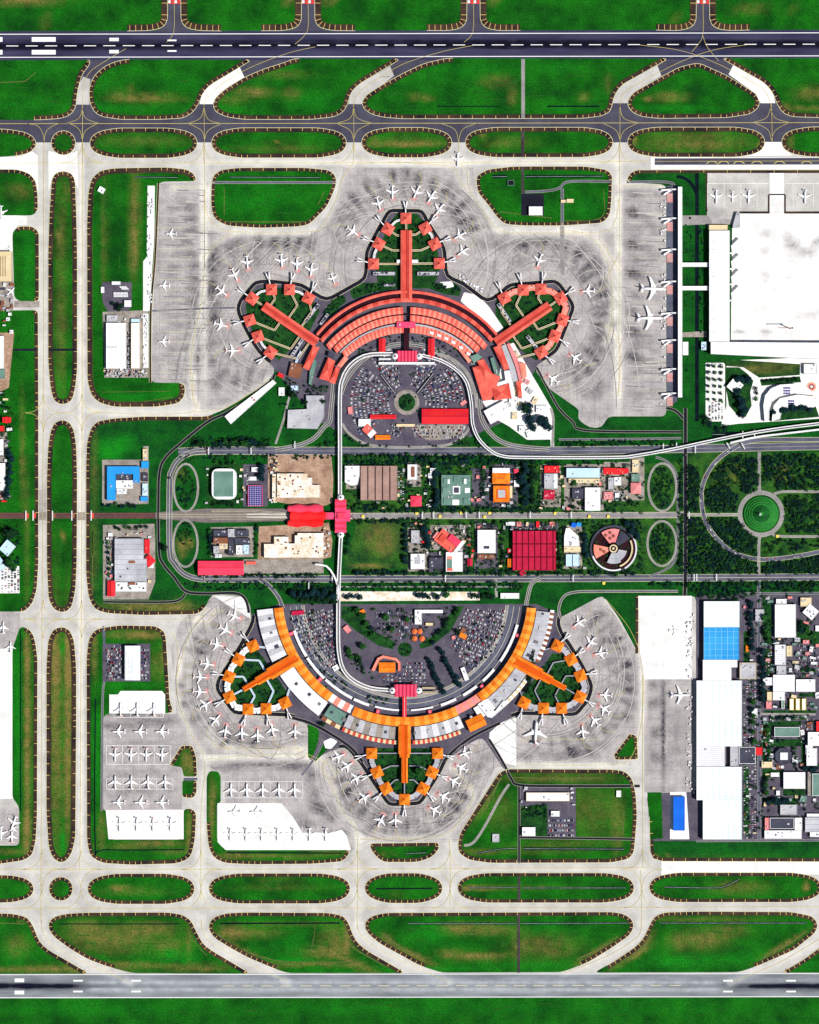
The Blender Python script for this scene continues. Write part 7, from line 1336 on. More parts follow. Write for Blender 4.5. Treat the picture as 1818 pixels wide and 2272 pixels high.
def plane(x, y, hd, label, kind='plane_white', span=30):
    o = PLN[kind] if not pu[kind] else copy_tree(PLN[kind]); pu[kind] = True
    a, b = P(x, y); sc = span * S / 34.8; o.location = (a, b, .75); o.rotation_euler = (0, 0, -math.radians(hd)); o.scale = (sc, sc, sc); tag(o, label, 'airliner', 'parked airliners')
R_ = 'plane_red'; B__ = 'plane_blue'
SETS = [('{} airliner clockwise around the northern coral pier', [(783,514,125),(840,452,165),(871,427,180),(924,427,205),(957,437,212),(975,465,215),(1020,523,240),(1027,558,235)]),
 ('{} airliner clockwise around the western coral pier', [(517,778,90,R_),(491,721,105),(493,647,130),(521,610,155,R_),(549,583,175),(625,579,175),(659,586,180),(691,599,187),(739,618,160,None,24)]),
 ('{} airliner clockwise around the eastern coral pier', [(1197,578,200),(1305,646,268),(1277,794,305),(1227,841,305)]),
 ('{} airliner from the north, nose left, on the western remote stands', [(380,519,270,None,25),(365,634,270,None,25),(364,758,270,None,25)]),
 ('{} airliner from the left on the grey upper right apron', [(1589,437,180),(1625,437,180,None,24),(1661,437,180),(1786,437,180)]),
 ('{} airliner clockwise around the western orange pier', [(655,1623,2),(605,1619,350,R_),(572,1631,0),(537,1627,0,R_),(501,1622,10,R_),(479,1597,40),(456,1563,60),(444,1534,95,R_),(445,1502,95),(461,1473,100,R_),(482,1430,105,R_),(501,1398,120,R_),(521,1367,115,R_)]),
 ('{} airliner anticlockwise around the southern orange pier', [(751,1678,70),(770,1699,60),(791,1726,60),(809,1769,60),(845,1820,30),(878,1820,0,R_),(965,1797,300),(985,1767,300),(1008,1733,300),(1024,1703,300),(1032,1671,250)]),
 ('{} airliner clockwise around the eastern orange pier', [(1285,1381,235),(1311,1425,215),(1333,1449,260),(1344,1542,275),(1341,1573,305),(1320,1599,320),(1293,1623,355)]),
 ('{} airliner from the left in the neat row of five nose-up boxes', [(513,1752,0),(548,1752,0),(583,1752,0),(619,1752,0),(654,1752,0)]),
 ('{} airliner from the left, nose left, on the large white pad', [(521,1801,270,None,28),(569,1801,270,None,28)]),
 ('{} airliner from the left in the bottom row of the large white pad', [(511,1852,180,None,27),(546,1852,180,None,27),(581,1852,180,None,27),(616,1852,180,None,27),(651,1852,180,None,27),(687,1852,180,None,29),(723,1852,180,None,29)]),
 ('{} airliner from the left on the white pad below the hangar', [(268,1574,0),(305,1574,0),(342,1574,0)]),
 ('{} airliner from the left, nose left, in the first row below the white pad', [(264,1623,270),(312,1623,270),(360,1623,270)]),
 ('{} airliner from the left in the row of four nose-down boxes', [(256,1675,180,R_),(291,1675,180,R_),(325,1675,180,R_),(360,1675,180)]),
 ('{} airliner from the left in the row of four nose-up boxes', [(256,1735,0,R_),(292,1735,0,R_),(329,1735,0,R_),(367,1735,0)]),
 ('{} airliner from the left, nose left, in the lowest grey row', [(264,1780,270,R_),(313,1780,270,R_),(360,1780,270,R_)]),
 ('{} airliner from the left on the square white pad', [(266,1829,180),(304,1829,180),(340,1829,180),(379,1829,180)]),
 ('{} airliner from the top at the left edge of the picture', [(3,472,180),(22,551,0,None,14),(25,646,45,None,22),(8,1392,0,None,26),(24,1435,0,None,24),(31,1825,200),(30,1838,240,B__,22),(3,1849,180),(27,1856,0,None,26)])]
for tmpl, lst in SETS:
    for i, s_ in enumerate(lst):
        kd = s_[3] if len(s_) > 3 and s_[3] else random.choice(('plane_white', 'plane_white', 'plane_blue', 'teal_roof', 'orange', 'plane_white')); sp_ = s_[4] if len(s_) > 4 else 30
        lb = tmpl.format(ORD[i]); lb += ', red tailed' if kd == R_ else ''
        plane(s_[0], s_[1], s_[2], lb, kd, sp_)
plane(1016, 354, 180, 'lone white airliner taxiing nose down where the oval gap meets the upper apron', 'plane_white', 30)
plane(1450, 641, 92, 'upper of two wide-body airliners at the long white pier', 'plane_blue', 53); plane(1443, 706, 90, 'lower of two wide-body airliners at the long white pier', 'plane_blue', 55)
plane(1189, 1625, 4, 'wide-body airliner with red tail south of the eastern orange pier', R_, 51)
plane(1498, 1399, 90, 'small airliner on the white cargo apron', 'plane_white', 24); plane(1510, 1542, 90, 'large cargo airliner nose-in at the cargo hall', B__, 41)

LEAD = MB()
for tmpl, lst in SETS[:3] + SETS[5:8]:
    for s_ in lst:
        t_ = math.radians(s_[2]); d_ = (math.sin(t_), -math.cos(t_)); x, y = s_[0], s_[1]
        strip_mb(LEAD, smooth_path([(x + d_[0] * 18, y + d_[1] * 18), (x - d_[0] * 22, y - d_[1] * 22), (x - d_[0] * 34 - d_[1] * 3, y - d_[1] * 34 + d_[0] * 3), (x - d_[0] * 42 - d_[1] * 16, y - d_[1] * 42 + d_[0] * 16)]), -.35, .35, .79, 0)
        n_ = (-d_[1], d_[0])
        for sg_ in (-1, 1): strip_mb(LEAD, [(x + d_[0] * 20 + n_[0] * 10 * sg_, y + d_[1] * 20 + n_[1] * 10 * sg_), (x + d_[0] * 2 + n_[0] * 19 * sg_, y + d_[1] * 2 + n_[1] * 19 * sg_), (x - d_[0] * 16 + n_[0] * 17 * sg_, y - d_[1] * 16 + n_[1] * 17 * sg_)], -.3, .3, .80, 1)
        LEAD.face([(*P(x + d_[0] * u + n_[0] * v, y + d_[1] * u + n_[1] * v), .785) for u, v in ((10, -7), (19, -8), (19, 6), (10, 4))][::-1], 2)
tag(LEAD.build('stand_markings', ['line_yellow', 'line_dim', 'pink_paint']), 'painted stand lines around parked airliners', None, None, 'structure')

# ------------------------------------------------------------------ trees
def crown(mb, cx, cy, z0, r, hgt, nleaf, seed, ls=1.7, m=0):
    rnd = random.Random(seed); lob = [(rnd.uniform(-.5, .5) * r, rnd.uniform(-.5, .5) * r, rnd.uniform(.2, .9) * hgt, r * rnd.uniform(.45, .7)) for _ in range(6)]
    for k in range(nleaf):
        bx, by, bz, br = lob[k % 6]; u = rnd.uniform(-1, 1); t = rnd.uniform(0, 6.283); q = math.sqrt(1 - u * u); rr_ = br * rnd.uniform(.75, 1.05)
        x, y, z = cx + bx + rr_ * q * math.cos(t), cy + by + rr_ * q * math.sin(t), z0 + bz + rr_ * u * .7
        d = Vector((q * math.cos(t), q * math.sin(t), u + .5)).normalized(); e1 = d.orthogonal().normalized(); e2 = d.cross(e1); a = rnd.uniform(0, 3.14); s1 = ls * rnd.uniform(.6, 1.3)
        v1 = (e1 * math.cos(a) + e2 * math.sin(a)) * s1; v2 = (e2 * math.cos(a) - e1 * math.sin(a)) * s1 * .7; c = Vector((x, y, z))
        mb.face([c - v1 * .6, c - v2, c + v1, c + v2], m)
def tree_proto(m_, seed, r=5.5, h=7):
    root = empty('tree', 0, 0); q = MB()
    for k in range(6):
        a, b = k * math.pi / 3, (k + 1) * math.pi / 3; q.face([(.5 * math.cos(a), .5 * math.sin(a), 0), (.5 * math.cos(b), .5 * math.sin(b), 0), (.22 * math.cos(b), .22 * math.sin(b), h * .7), (.22 * math.cos(a), .22 * math.sin(a), h * .7)])
    for k in range(4): a = k * 1.7; q.face([(0, 0, 3), (.3, 0, 3), (2.6 * math.cos(a), 2.6 * math.sin(a), 6), (2.5 * math.cos(a), 2.6 * math.sin(a), 6.2)])
    q.build('trunk', 'bark', root); c = MB(); crown(c, 0, 0, 4, r, h * .6, 150, seed); c.build('crown', m_, root); return root
TP = [tree_proto(m_, 10 + i) for i, m_ in enumerate(('leaf', 'leaf_dark', 'leaf_blue', 'leaf'))]
tu = [False] * 4
TREES = []
def tree(x, y, sc, label, group, k=None): TREES.append((x, y, sc, label, group, random.randrange(4) if k is None else k))
def plant():
    mx = sorted(TREES, key=lambda t: -t[2]); rest = MB(); mts = ['leaf', 'leaf_dark', 'leaf_blue', 'leaf']
    for n, (x, y, sc, label, group, k) in enumerate(mx):
        a, b = P(x, y); s_ = sc * random.uniform(.85, 1.15)
        if n < 298:
            o = TP[k] if not tu[k] else copy_tree(TP[k]); tu[k] = True
            o.location = (a, b, 0.3); o.rotation_euler = (0, 0, random.uniform(0, 6.28)); o.scale = (s_, s_, s_); tag(o, label, 'tree', group)
        else: crown(rest, a, b, 3, 5.5 * s_, 4 * s_, 90, n, 1.7, k)
    tag(rest.build('small_trees', mts), 'remaining smaller trees in rows along the avenues and buildings', 'trees', None, 'stuff')
random.seed(21)
def belt(x0, y0, x1, y1, n, label, sc=1.1, jit=2, k=None):
    for i in range(n):
        t = (i + .5) / n; tree(x0 + (x1 - x0) * t + random.uniform(-jit, jit), y0 + (y1 - y0) * t + random.uniform(-jit, jit), sc, label, label, k)
# single trees one can tell apart
for x, y, sc, lb in ((267,683,1.7,'dark tree below the bus yard'),(250,674,1.2,'smaller tree left of the dark tree below the bus yard'),(651,874,2.3,'big dark round tree south of the western coral pier'),(717,890,1.4,'round dark tree beside the pale grey block'),(677,893,1.4,'dark tree left of the pale grey block'),(440,985,1.6,'dark tree inside the western road bend'),(365,1215,1.7,'dark tree between the two curved western roads'),
   (1163,905,2.0,'upper left dark tree on the white construction ground'),(858,1369,1.9,'large green tree in the lower forecourt planting'),(870,1395,1.8,'second large green tree in the lower forecourt planting'),(803,1434,1.9,'bright tree at the bend of the lower forecourt bank'),(1015,1402,1.3,'dark tree at the tip of the right lower car park'),(716,1606,1.6,'dark tree south of the white service roof'),(929,1712,2.2,'large tree in the southern orange pier garden'),
   (1273,1071,1.4,'tree left of the cream annex'),(1272,1126,1.4,'tree by the avenue under the dark roofed block'),(1696,1371,1.6,'tree at the top of the village street'),(905,1375,1.6,'tree right of the large green forecourt trees'),(1400,1052+60,1.5,'dark tree under the large pink square roof'),(1100,1160,1.5,'tree pair above the plain white hall'),(895,1155,1.2,'tree at the avenue crossing')):
    tree(x, y, sc, lb, 'single trees', 1 if 'dark' in lb else 0)
belt(487,982,570,984,9,'dark tree in the row north of the main road, west side',1.6)
belt(770,1014,895,1016,12,'dark tree in the belt below the northern main road',1.3)
belt(905,1018,1040,1022,12,'tree in the belt above the teal complex',1.3)
belt(966,1030,968,1125,9,'dark tree in the tree wall left of the teal complex',1.7,4,2)
belt(1160,1030,1165,1125,10,'dark tree in the broad belt right of the orange blocks',1.8,6,2)
belt(1185,1035,1180,1120,8,'dark tree on the right side of the broad belt',1.6,5,1)
belt(1070,1040,1072,1100,6,'tree in the avenue left of the orange blocks',1.1)
belt(785,1122,880,1124,9,'tree in the row above the central avenue',1.2)
belt(1070,1130,1160,1130,7,'tree in the verge above the central avenue',1.0)
belt(940,1165,950,1215,6,'dark tree between the grey hall and the mosque',1.7,3,2)
belt(1040,1165,1042,1235,6,'tree between the mosque and the street',1.2,3)
belt(1113,1180,1116,1255,7,'dark tree left of the crimson hall',1.2,3,1)
belt(1240,1180,1243,1262,7,'dark tree right of the crimson hall',1.3,3,1)
belt(1296,1185,1300,1240,5,'dark tree left of the round building',1.6,3,2)
belt(1390,1155,1420,1200,5,'dark tree above the round building',1.7,5,2)
belt(785,1271,890,1272,9,'tree in the row at the foot of the empty plot',1.3,2,2)
belt(775,1180,770,1235,5,'dark tree on the left of the empty plot',1.3,3,1)
belt(900,1160,900,1255,7,'dark tree on the right of the empty plot',1.4,2,2)
belt(470,1026,530,1027,4,'dark tree above the rounded hall',1.3); belt(472,1116,520,1117,5,'dark tree below the rounded hall',1.3,2,1); belt(578,1030,583,1066,5,'dark tree above the solar roof',1.6,3,2)
belt(465,1175,467,1230,6,'tree left of the apartment cluster',1.3); belt(568,1160,570,1235,7,'tree right of the apartment cluster',1.1)
belt(640,1316,740,1318,10,'dark tree in the belt left of the lower viaduct',1.9,5,2); belt(655,1328,745,1330,8,'second-row dark tree left of the lower viaduct',1.6,4,1)
belt(920,1325,1000,1322,8,'tree on the sandy strip above the forecourt',1.4,4); belt(1045,1320,1095,1325,5,'tree at the right end of the sandy strip',1.5,3,1); belt(765,1325,800,1328,3,'dark tree at the left end of the sandy strip',1.5,3,2)
belt(790,1350,830,1408,7,'tree on the left forecourt bank',1.5,5); belt(1020,1350,960,1425,8,'tree on the right forecourt bank',1.4,5); belt(768,1440,800,1468,5,'tree west of the small horseshoe',1.5,4)
belt(950,1460,985,1535,10,'tree in the left diagonal tree line, lower forecourt',1.4,2,2); belt(975,1440,1020,1525,11,'tree in the right diagonal tree line, lower forecourt',1.4,2,2)
belt(1185,1440,1170,1540,8,'dark tree beside the eastern orange pier road',1.4,2,1)
belt(18,995,25,1020,3,'dark tree at the left edge',1.6,2,2); belt(22,1030,18,1105,6,'dark tree in the left edge row',1.7,2,2); belt(20,1180,30,1186,3,'tree above the tilted pale roofs',2.2,4,1); belt(15,1240,30,1270,4,'tree beside the tilted pale roofs',1.8,5)
belt(228,1120,305,1122,9,'tree below the blue complex',1.1); belt(250,1172,330,1170,7,'tree above the grey warehouse',1.2); belt(240,1196,243,1280,7,'tree left of the grey warehouse',1.1)
belt(1697,1390,1697,1410,2,'tree above the village crossroad',1.5); belt(1665,1330,1668,1440,9,'dark tree right of the long cargo hall',1.5,2,2); belt(1690,1440,1692,1560,9,'dark tree along the village street',1.5,2,2); belt(1700,1420,1718,1425,3,'tree at the village junction',1.4)
belt(1710,1592,1790,1594,8,'tree in the row above the green court',1.2); belt(1702,1605,1704,1640,4,'tree left of the green court',1.2); belt(1704,1650,1704,1690,4,'tree left of the octagon',1.3); belt(1762,1655,1764,1700,4,'tree right of the octagon',1.2); belt(1780,1705,1815,1705,5,'dark tree right of the octagon',1.4,2,2)
belt(1700,1776,1748,1778,6,'dark tree above the grey bottom roof',1.6,2,2); belt(1698,1725,1700,1760,4,'tree by the brown yard',1.4); belt(1672,1545,1672,1650,6,'tree right of the widest cargo section',1.5,3)
belt(1775,1485,1812,1488,4,'tree on the village car park',1.2); belt(1775,1385,1800,1410,6,'tree beside the tall white hall',1.7,6)
for i in range(18): tree(1572 + (i % 3) * 14, 811 + (i // 3) * 15 + (i % 3), 1.1 if i < 9 else .8, 'round tree on the white car park of the new terminal', 'round trees on the white car park')
belt(1636,838,1665,842,5,'dark tree above the white diamond hall',1.6,3,2); belt(1640,870,1652,920,8,'dark tree right of the white diamond hall',1.8,6,2); belt(1692,846,1772,842,9,'hedge tree right of the path junction',1.1,1,1); belt(1715,912,1800,905,9,'dark tree below the curved white hall',1.6,4,2); belt(1678,855,1680,890,3,'tree left of the curved white hall',1.3,2)
belt(1172,900,1185,955,6,'dark tree in the curved clump on the white ground',1.9,4,2); belt(1195,925,1215,950,6,'dark tree in the right clump on the white ground',1.9,4,2)
plant()
# smaller garden trees, as one planted mass per garden
def thicket(label, poly, n, sc=.8, mats=('leaf', 'leaf_dark', 'leaf_blue'), name='tree_thicket', nl=34, wts=None, ls=1.5):
    q = MB(); xs = [p[0] for p in poly]; ys = [p[1] for p in poly]; c = 0; t = 0
    while c < n and t < n * 20:
        t += 1; x, y = random.uniform(min(xs), max(xs)), random.uniform(min(ys), max(ys))
        if inside((x, y), poly): a, b = P(x, y); r = 4.2 * sc * random.choice((.6, .8, 1, 1.3, 1.7)); crown(q, a, b, .6, r, 5 * sc, int(nl), random.random(), ls, random.randrange(len(mats)) if not wts else random.choices(range(len(mats)), wts)[0]); c += 1
    o = q.build(name, list(mats)); tag(o, label, 'vegetation', None, 'stuff'); return o
for lb, poly, n, sc in (('shrubs and small trees in the northern coral pier garden', [(842,600),(845,566),(868,500),(884,486),(925,484),(940,500),(966,560),(968,600)], 55, .9),('shrubs in the western coral pier garden', [(560,700),(558,680),(580,655),(650,655),(690,690),(660,740),(615,780),(585,750)], 55, .9),
  ('shrubs in the eastern coral pier garden', [(1230,700),(1225,680),(1150,660),(1115,680),(1130,750),(1190,780),(1220,750)], 50, .9),('shrubs in the wedge west of the northern pier', [(780,655),(800,630),(886,628),(886,640),(820,652)], 24, .8),('shrubs beside the coral crescent, north west', [(718,710),(720,690),(750,658),(764,658),(768,668),(730,703)], 22, .8),('shrubs beside the northern pier, east', [(955,640),(962,630),(1010,630),(1022,645),(990,650)], 18, .8),
  ('shrubs in the western orange pier garden', [(555,1445),(525,1490),(518,1530),(530,1560),(630,1560),(610,1490),(575,1445)], 60, .9),('shrubs in the eastern orange pier garden', [(1225,1450),(1255,1455),(1285,1530),(1265,1560),(1165,1555),(1190,1500)], 60, .9),('shrubs in the southern orange pier garden', [(830,1662),(965,1662),(960,1700),(920,1765),(876,1765),(836,1700)], 60, .9),
  ('trees of the upper car park centre circle', circ(903,893,16,12), 14, .8),('shrubs on the verge under the upper car park', [(800,990),(770,975),(765,958),(805,984),(860,990),(985,990),(1035,966),(1040,985),(1035,992)], 30, .8),('scattered trees through the middle forecourt', [(770,1350),(1000,1350),(990,1400),(930,1440),(860,1440),(790,1400)], 60, 1.0),('shrubs in the lower traffic circle', circ(899,1441,13,12), 10, .7),
  ('shrubs in the belt below the southern main road', [(760,1290),(1160,1290),(1160,1310),(760,1310)], 220, .9),('shrubs in the western part of the southern belt', [(400,1291),(560,1290),(740,1290),(745,1310),(600,1312),(560,1310),(430,1308)], 130, .8),('shrubs above the northern main road, west', [(700,990),(745,960),(748,990)], 14, 1),('shrubs above the northern main road, east', [(1050,975),(1090,988),(1060,992)], 12, .9),
  ('shrubs along the northern main road embankment', [(1240,978),(1500,976),(1500,988),(1240,990)], 90, .8),('shrubs below the northern main road', [(400,1008),(740,1008),(740,1018),(400,1020)], 80, .7),('shrubs in the upper western loop', circ(413,1085,18,12,42), 50, .9),('shrubs in the lower western loop', circ(413,1185,16,12,26), 26, .9),('shrubs in the upper eastern loop', circ(1470,1082,24,12,46), 90, .9),('shrubs in the lower eastern loop', circ(1470,1206,24,12,44), 120, .9),
  ('scattered greenery in the north central plots', [(768,1022),(1430,1022),(1430,1136),(768,1136)], 820, 1.0),('scattered greenery in the south central plots', [(900,1154),(1430,1154),(1430,1274),(900,1274)], 820, 1.0),('greenery in the cargo village blocks', [(1650,1322),(1818,1322),(1818,1860),(1650,1860)], 420, .9),('small trees in the left lower car park', [(642,1370),(680,1352),(746,1352),(746,1440),(750,1478),(718,1482),(690,1455)], 24, .8),('small trees in the right lower car park', [(1000,1430),(1035,1352),(1120,1352),(1120,1400),(1095,1450),(1050,1488)], 22, .8),('small trees in the upper car park', circ(903,893,110,16), 40, .7),('shrubs around the long canal', [(1550,500),(1562,500),(1562,750),(1550,750)], 30, .8),('shrubs in the canal side bank', [(1516,420),(1540,480),(1540,880),(1516,880)], 20, .5),
  ('garden shrubs in the south east yard', [(1192,1785),(1214,1785),(1214,1812),(1170,1815),(1160,1795)], 26, 1.1),('shrubs south of the airside road bend', [(600,870),(640,850),(670,860),(668,900),(640,930)], 16, .8),('shrubs around the orange horseshoe', [(770,1460),(820,1470),(830,1510),(800,1500)], 14, .9),('shrubs behind the south west coral wing', [(674,850),(730,858),(728,880),(680,874)], 22, 1.0),('shrubs by the brown shed', [(625,835),(660,850),(640,860)], 12, .8),
  ('shrubs around the inner viaduct curve', [(640,1430),(700,1460),(780,1545),(740,1535),(690,1500)], 30, .8),('planting between kerb road and viaduct', [(700,1480),(730,1490),(800,1540),(870,1550),(860,1562),(790,1556),(720,1510)], 36, .7),('planting in front of the coral crescent', [(780,760),(830,745),(890,745),(890,760),(830,775),(790,790)], 26, .7),('planting in front of the coral crescent, right side', [(915,745),(980,750),(1020,775),(1030,800),(980,785),(920,765)], 26, .7)):
    thicket(lb, poly, n, sc)
thicket('dark trees along the left edge buildings', [(0,860),(30,880),(28,1110),(0,1115)], 60, 1.2)
thicket('dark trees around the tilted pale roofs', [(0,1165),(45,1165),(45,1255),(0,1255)], 46, 1.1)
# the wooded ground in the east: dense stands that read as masses
random.seed(5)
for i, (lb, poly, n) in enumerate((('dense dark wood north west of the roundabout', [(1620,1020),(1680,1018),(1682,1075),(1670,1090),(1650,1095),(1640,1060),(1618,1035)], 150),('dense wood left of the roundabout', [(1568,1090),(1590,1070),(1608,1075),(1640,1100),(1630,1134),(1568,1134)], 150),('wood beside the dark north-south road, upper', [(1527,1030),(1550,1040),(1556,1080),(1548,1134),(1527,1134)], 110),('wood beside the dark north-south road, lower', [(1527,1150),(1556,1150),(1575,1190),(1620,1225),(1680,1250),(1680,1272),(1527,1272)], 330),
   ('wood between the great curve and the roundabout, lower left', [(1568,1150),(1640,1150),(1655,1175),(1680,1195),(1680,1232),(1640,1225),(1590,1185)], 190),('wood at the upper right of the roundabout', [(1694,1008),(1880,1008),(1880,1086),(1730,1086),(1695,1070)], 330),('scrubby wood right of the roundabout', [(1742,1098),(1880,1098),(1880,1184),(1745,1184),(1745,1150)], 260),('wood at the lower right of the roundabout', [(1693,1248),(1740,1246),(1880,1225),(1880,1272),(1693,1272)], 240),('dark grass and bushes below the roundabout', [(1695,1200),(1740,1196),(1880,1196),(1880,1205),(1700,1232)], 40),
   ('scrub left of the wooded ring', [(1575,1060),(1600,1030),(1640,1010),(1660,1012),(1610,1030),(1620,1060),(1640,1080),(1600,1070)], 60),('trees by the dark slip road', [(1508,1020),(1516,1020),(1516,1270),(1506,1270)], 60),('bushes along the southern main road, east', [(1440,1292),(1880,1290),(1880,1300),(1440,1302)], 90),('trees above the cargo village', [(1530,1300),(1676,1300),(1676,1330),(1650,1332),(1560,1326),(1530,1315)], 70),('trees above the eastern village', [(1690,1298),(1880,1296),(1880,1312),(1690,1312)], 60),
   ('dense tree belt under the northern main road', [(765,1009),(1060,1009),(1250,1024),(1250,1032),(900,1030),(765,1028)], 200),('tree belt above the central avenue', [(790,1124),(1200,1126),(1200,1136),(790,1136)], 110),('tree belt below the central avenue', [(785,1152),(960,1152),(960,1162),(785,1162)], 50),('tree belt above the southern main road', [(770,1266),(1420,1266),(1420,1275),(770,1275)], 120),('dark trees below the southern main road', [(640,1296),(745,1296),(745,1345),(700,1345),(650,1320)], 60),('dark trees by the western road bend', [(425,972),(600,972),(600,992),(425,994)], 60),('trees between rail yard and main road west', [(430,1276),(720,1275),(720,1279),(430,1279)], 40),('dark clump above the pond', [(1586,945),(1612,945),(1612,955),(1590,957)], 20),('dark clump south of the white car park', [(1556,920),(1580,930),(1580,948),(1560,940)], 20))):
    thicket(lb, poly, int(n * 1.25), 1.25, ('leaf_blue', 'leaf_dark', 'leaf'), 'woodland', 34, (5, 4, 2 if 'scrub' not in lb else 7), 1.9)

# ------------------------------------------------------------------ vehicles
def car_mesh(mb, m, a=0, x=0, y=0, z=.75, s=1.0):
    ca, sa = math.cos(a), math.sin(a); T = lambda p: (x + p[0] * ca - p[1] * sa, y + p[0] * sa + p[1] * ca)
    for (hw, y0, y1, z0, z1, mm) in ((.95, -2.3, 2.3, .25, .95, m), (.85, -1.7, 1.0, .95, 1.35, 5), (.8, -1.3, .6, 1.35, 1.55, m)):
        mb.prism([T(p) for p in ((-hw * s, y0 * s), (hw * s, y0 * s), (hw * s, y1 * s), (-hw * s, y1 * s))], z + z0 * s, z + z1 * s, mm)
CM = ['car_white', 'car_silver', 'car_black', 'car_red', 'car_blue', 'black']
CW = (4, 5, 6, 1, 1)
slots = []
def lane_arc(cx, cy, r, a0, a1, f, up=1, zone=''):
    a = a0; st = math.degrees(2.5 / S / r)
    while a < a1:
        if random.random() < f:
            t = math.radians(a); x, y = cx + r * math.sin(t), cy - up * r * math.cos(t); slots.append((x, y, -t if up > 0 else t, zone))
        a += st
random.seed(11)
for r in list(range(42, 128, 9)):
    for a0, a1 in ((-125, -50), (-40, -14), (14, 40), (50, 90 if r > 90 else 100)): lane_arc(903, 893, r, a0, a1, .9, 1, 'upper')
for r in (60, 68, 76): lane_arc(903, 893, r, 150, 168, .6, 1, 'upper'); lane_arc(903, 893, r, 192, 215, .6, 1, 'upper')
def lot(x0, y0, x1, y1, ang, pitch, f, zone, poly=None, cars_along=2.3):
    """rows of cars; ang = row direction degrees"""
    a = math.radians(ang); d = (math.cos(a), math.sin(a)); n_ = (-d[1], d[0]); cx, cy = (x0 + x1) / 2, (y0 + y1) / 2; R = math.hypot(x1 - x0, y1 - y0) / 2
    v = -R
    while v < R:
        u = -R
        while u < R:
            x, y = cx + d[0] * u + n_[0] * v, cy + d[1] * u + n_[1] * v
            if x0 < x < x1 and y0 < y < y1 and (poly is None or inside((x, y), poly)) and random.random() < f: slots.append((x, y, -a, zone))
            u += cars_along
        v += pitch
lot(640, 1352, 748, 1485, -22, 8.5, .85, 'left lower', [(642,1370),(680,1352),(746,1352),(746,1440),(750,1478),(718,1482),(690,1455),(665,1420)])
lot(985, 1350, 1125, 1490, 20, 8.5, .85, 'right lower', [(1000,1430),(1035,1352),(1120,1352),(1120,1400),(1095,1450),(1050,1488),(1030,1475)])
lot(810, 1350, 920, 1420, 0, 8, .35, 'middle lower', [(830,1352),(915,1352),(915,1410),(890,1420),(840,1390)])
lot(850, 1495, 950, 1515, 90, 9, .6, 'middle lower'); lot(895, 1470, 945, 1500, 0, 8, .5, 'middle lower')
lot(1722, 1430, 1818, 1500, 10, 9, .5, 'village', [(1768,1432),(1818,1432),(1818,1498),(1768,1498)]); lot(1650, 1480, 1680, 1860, 90, 6, .3, 'village'); lot(1700, 1425, 1718, 1500, 90, 6, .5, 'village'); lot(1690, 1600, 1716, 1700, 90, 8, .35, 'village'); lot(1775, 1595, 1810, 1650, 0, 7, .35, 'village')
lot(1216, 1813, 1275, 1858, 0, 11, .85, 'village'); lot(235, 1434, 275, 1508, 10, 6, .55, 'yard'); lot(314, 1436, 330, 1508, 0, 7, .6, 'yard'); lot(236, 1196, 254, 1285, 0, 6, .5, 'yard'); lot(283, 735, 291, 828, 0, 3.2, .8, 'yard'); lot(232, 820, 325, 836, 5, 4, .6, 'yard')
lot(1568, 890, 1608, 932, 90, 7, .6, 'village'); lot(960, 1168, 1040, 1180, 0, 6, .5, 'plots'); lot(1132, 1168, 1235, 1176, 0, 6, .5, 'plots'); lot(1345, 1080, 1396, 1110, 0, 7, .4, 'plots'); lot(884, 1040, 895, 1110, 90, 5, .7, 'plots'); lot(545, 1040, 552, 1120, 90, 5, .8, 'plots'); lot(5, 1262, 42, 1314, 90, 7, .6, 'village')
lot(921, 943, 1036, 975, 0, 7, .45, 'upper')
# vehicles moving on the roads
for path, n, zone in (([(460,1000),(1500,996)], 130, 'north'), ([(455,1284),(1818,1280)], 110, 'south'), ([(377,1060),(377,1230)], 14, 'west'), ([(1625,996),(1585,1028),(1561,1071),(1557,1108),(1563,1148),(1579,1180),(1646,1233),(1731,1239),(1785,1231)], 34, 'curve'), ([(1520,1010),(1520,1270)], 8, 'dark'), ([(780,1145),(1500,1143)], 26, 'avenue')):
    sp_ = smooth_path(path, 3)
    for k in range(n):
        i = random.randrange(len(sp_) - 1); a, b = sp_[i], sp_[i + 1]; off = random.choice((-4, -2, 2, 4)) * (.5 if zone in ('curve', 'dark') else 1); l = math.dist(a, b); ux, uy = (b[0] - a[0]) / l, (b[1] - a[1]) / l
        slots.append((a[0] - uy * off, a[1] + ux * off, math.atan2(-ux, -uy) , 'road_' + zone))
random.shuffle(slots)
LBL = {'upper': 'parked {} car in the round upper car park', 'left lower': 'parked {} car in the left lower car park', 'right lower': 'parked {} car in the right lower car park', 'middle lower': 'parked {} car in the middle of the lower forecourt', 'village': 'parked {} car among the eastern cargo buildings or side lots', 'yard': 'parked {} vehicle in a western work yard', 'plots': 'parked {} car on the central building plots',
       'road_north': '{} car driving on the northern main road', 'road_south': '{} car driving on the southern main road', 'road_west': '{} car driving on the western road bend', 'road_curve': '{} car driving on the great eastern curve', 'road_dark': '{} car driving on the dark north-south road', 'road_avenue': '{} car driving on the central avenue'}
protos = []
for k in range(5): q = MB(); car_mesh(q, k, z=0); o = q.build('car', CM); protos.append(o)
first = [True] * 5
idxs = [s_ for s_ in slots if s_[3].startswith('road_')][:140] + [s_ for s_ in slots if not s_[3].startswith('road_')][:150]
chosen = set(id(s_) for s_ in idxs); rest = MB()
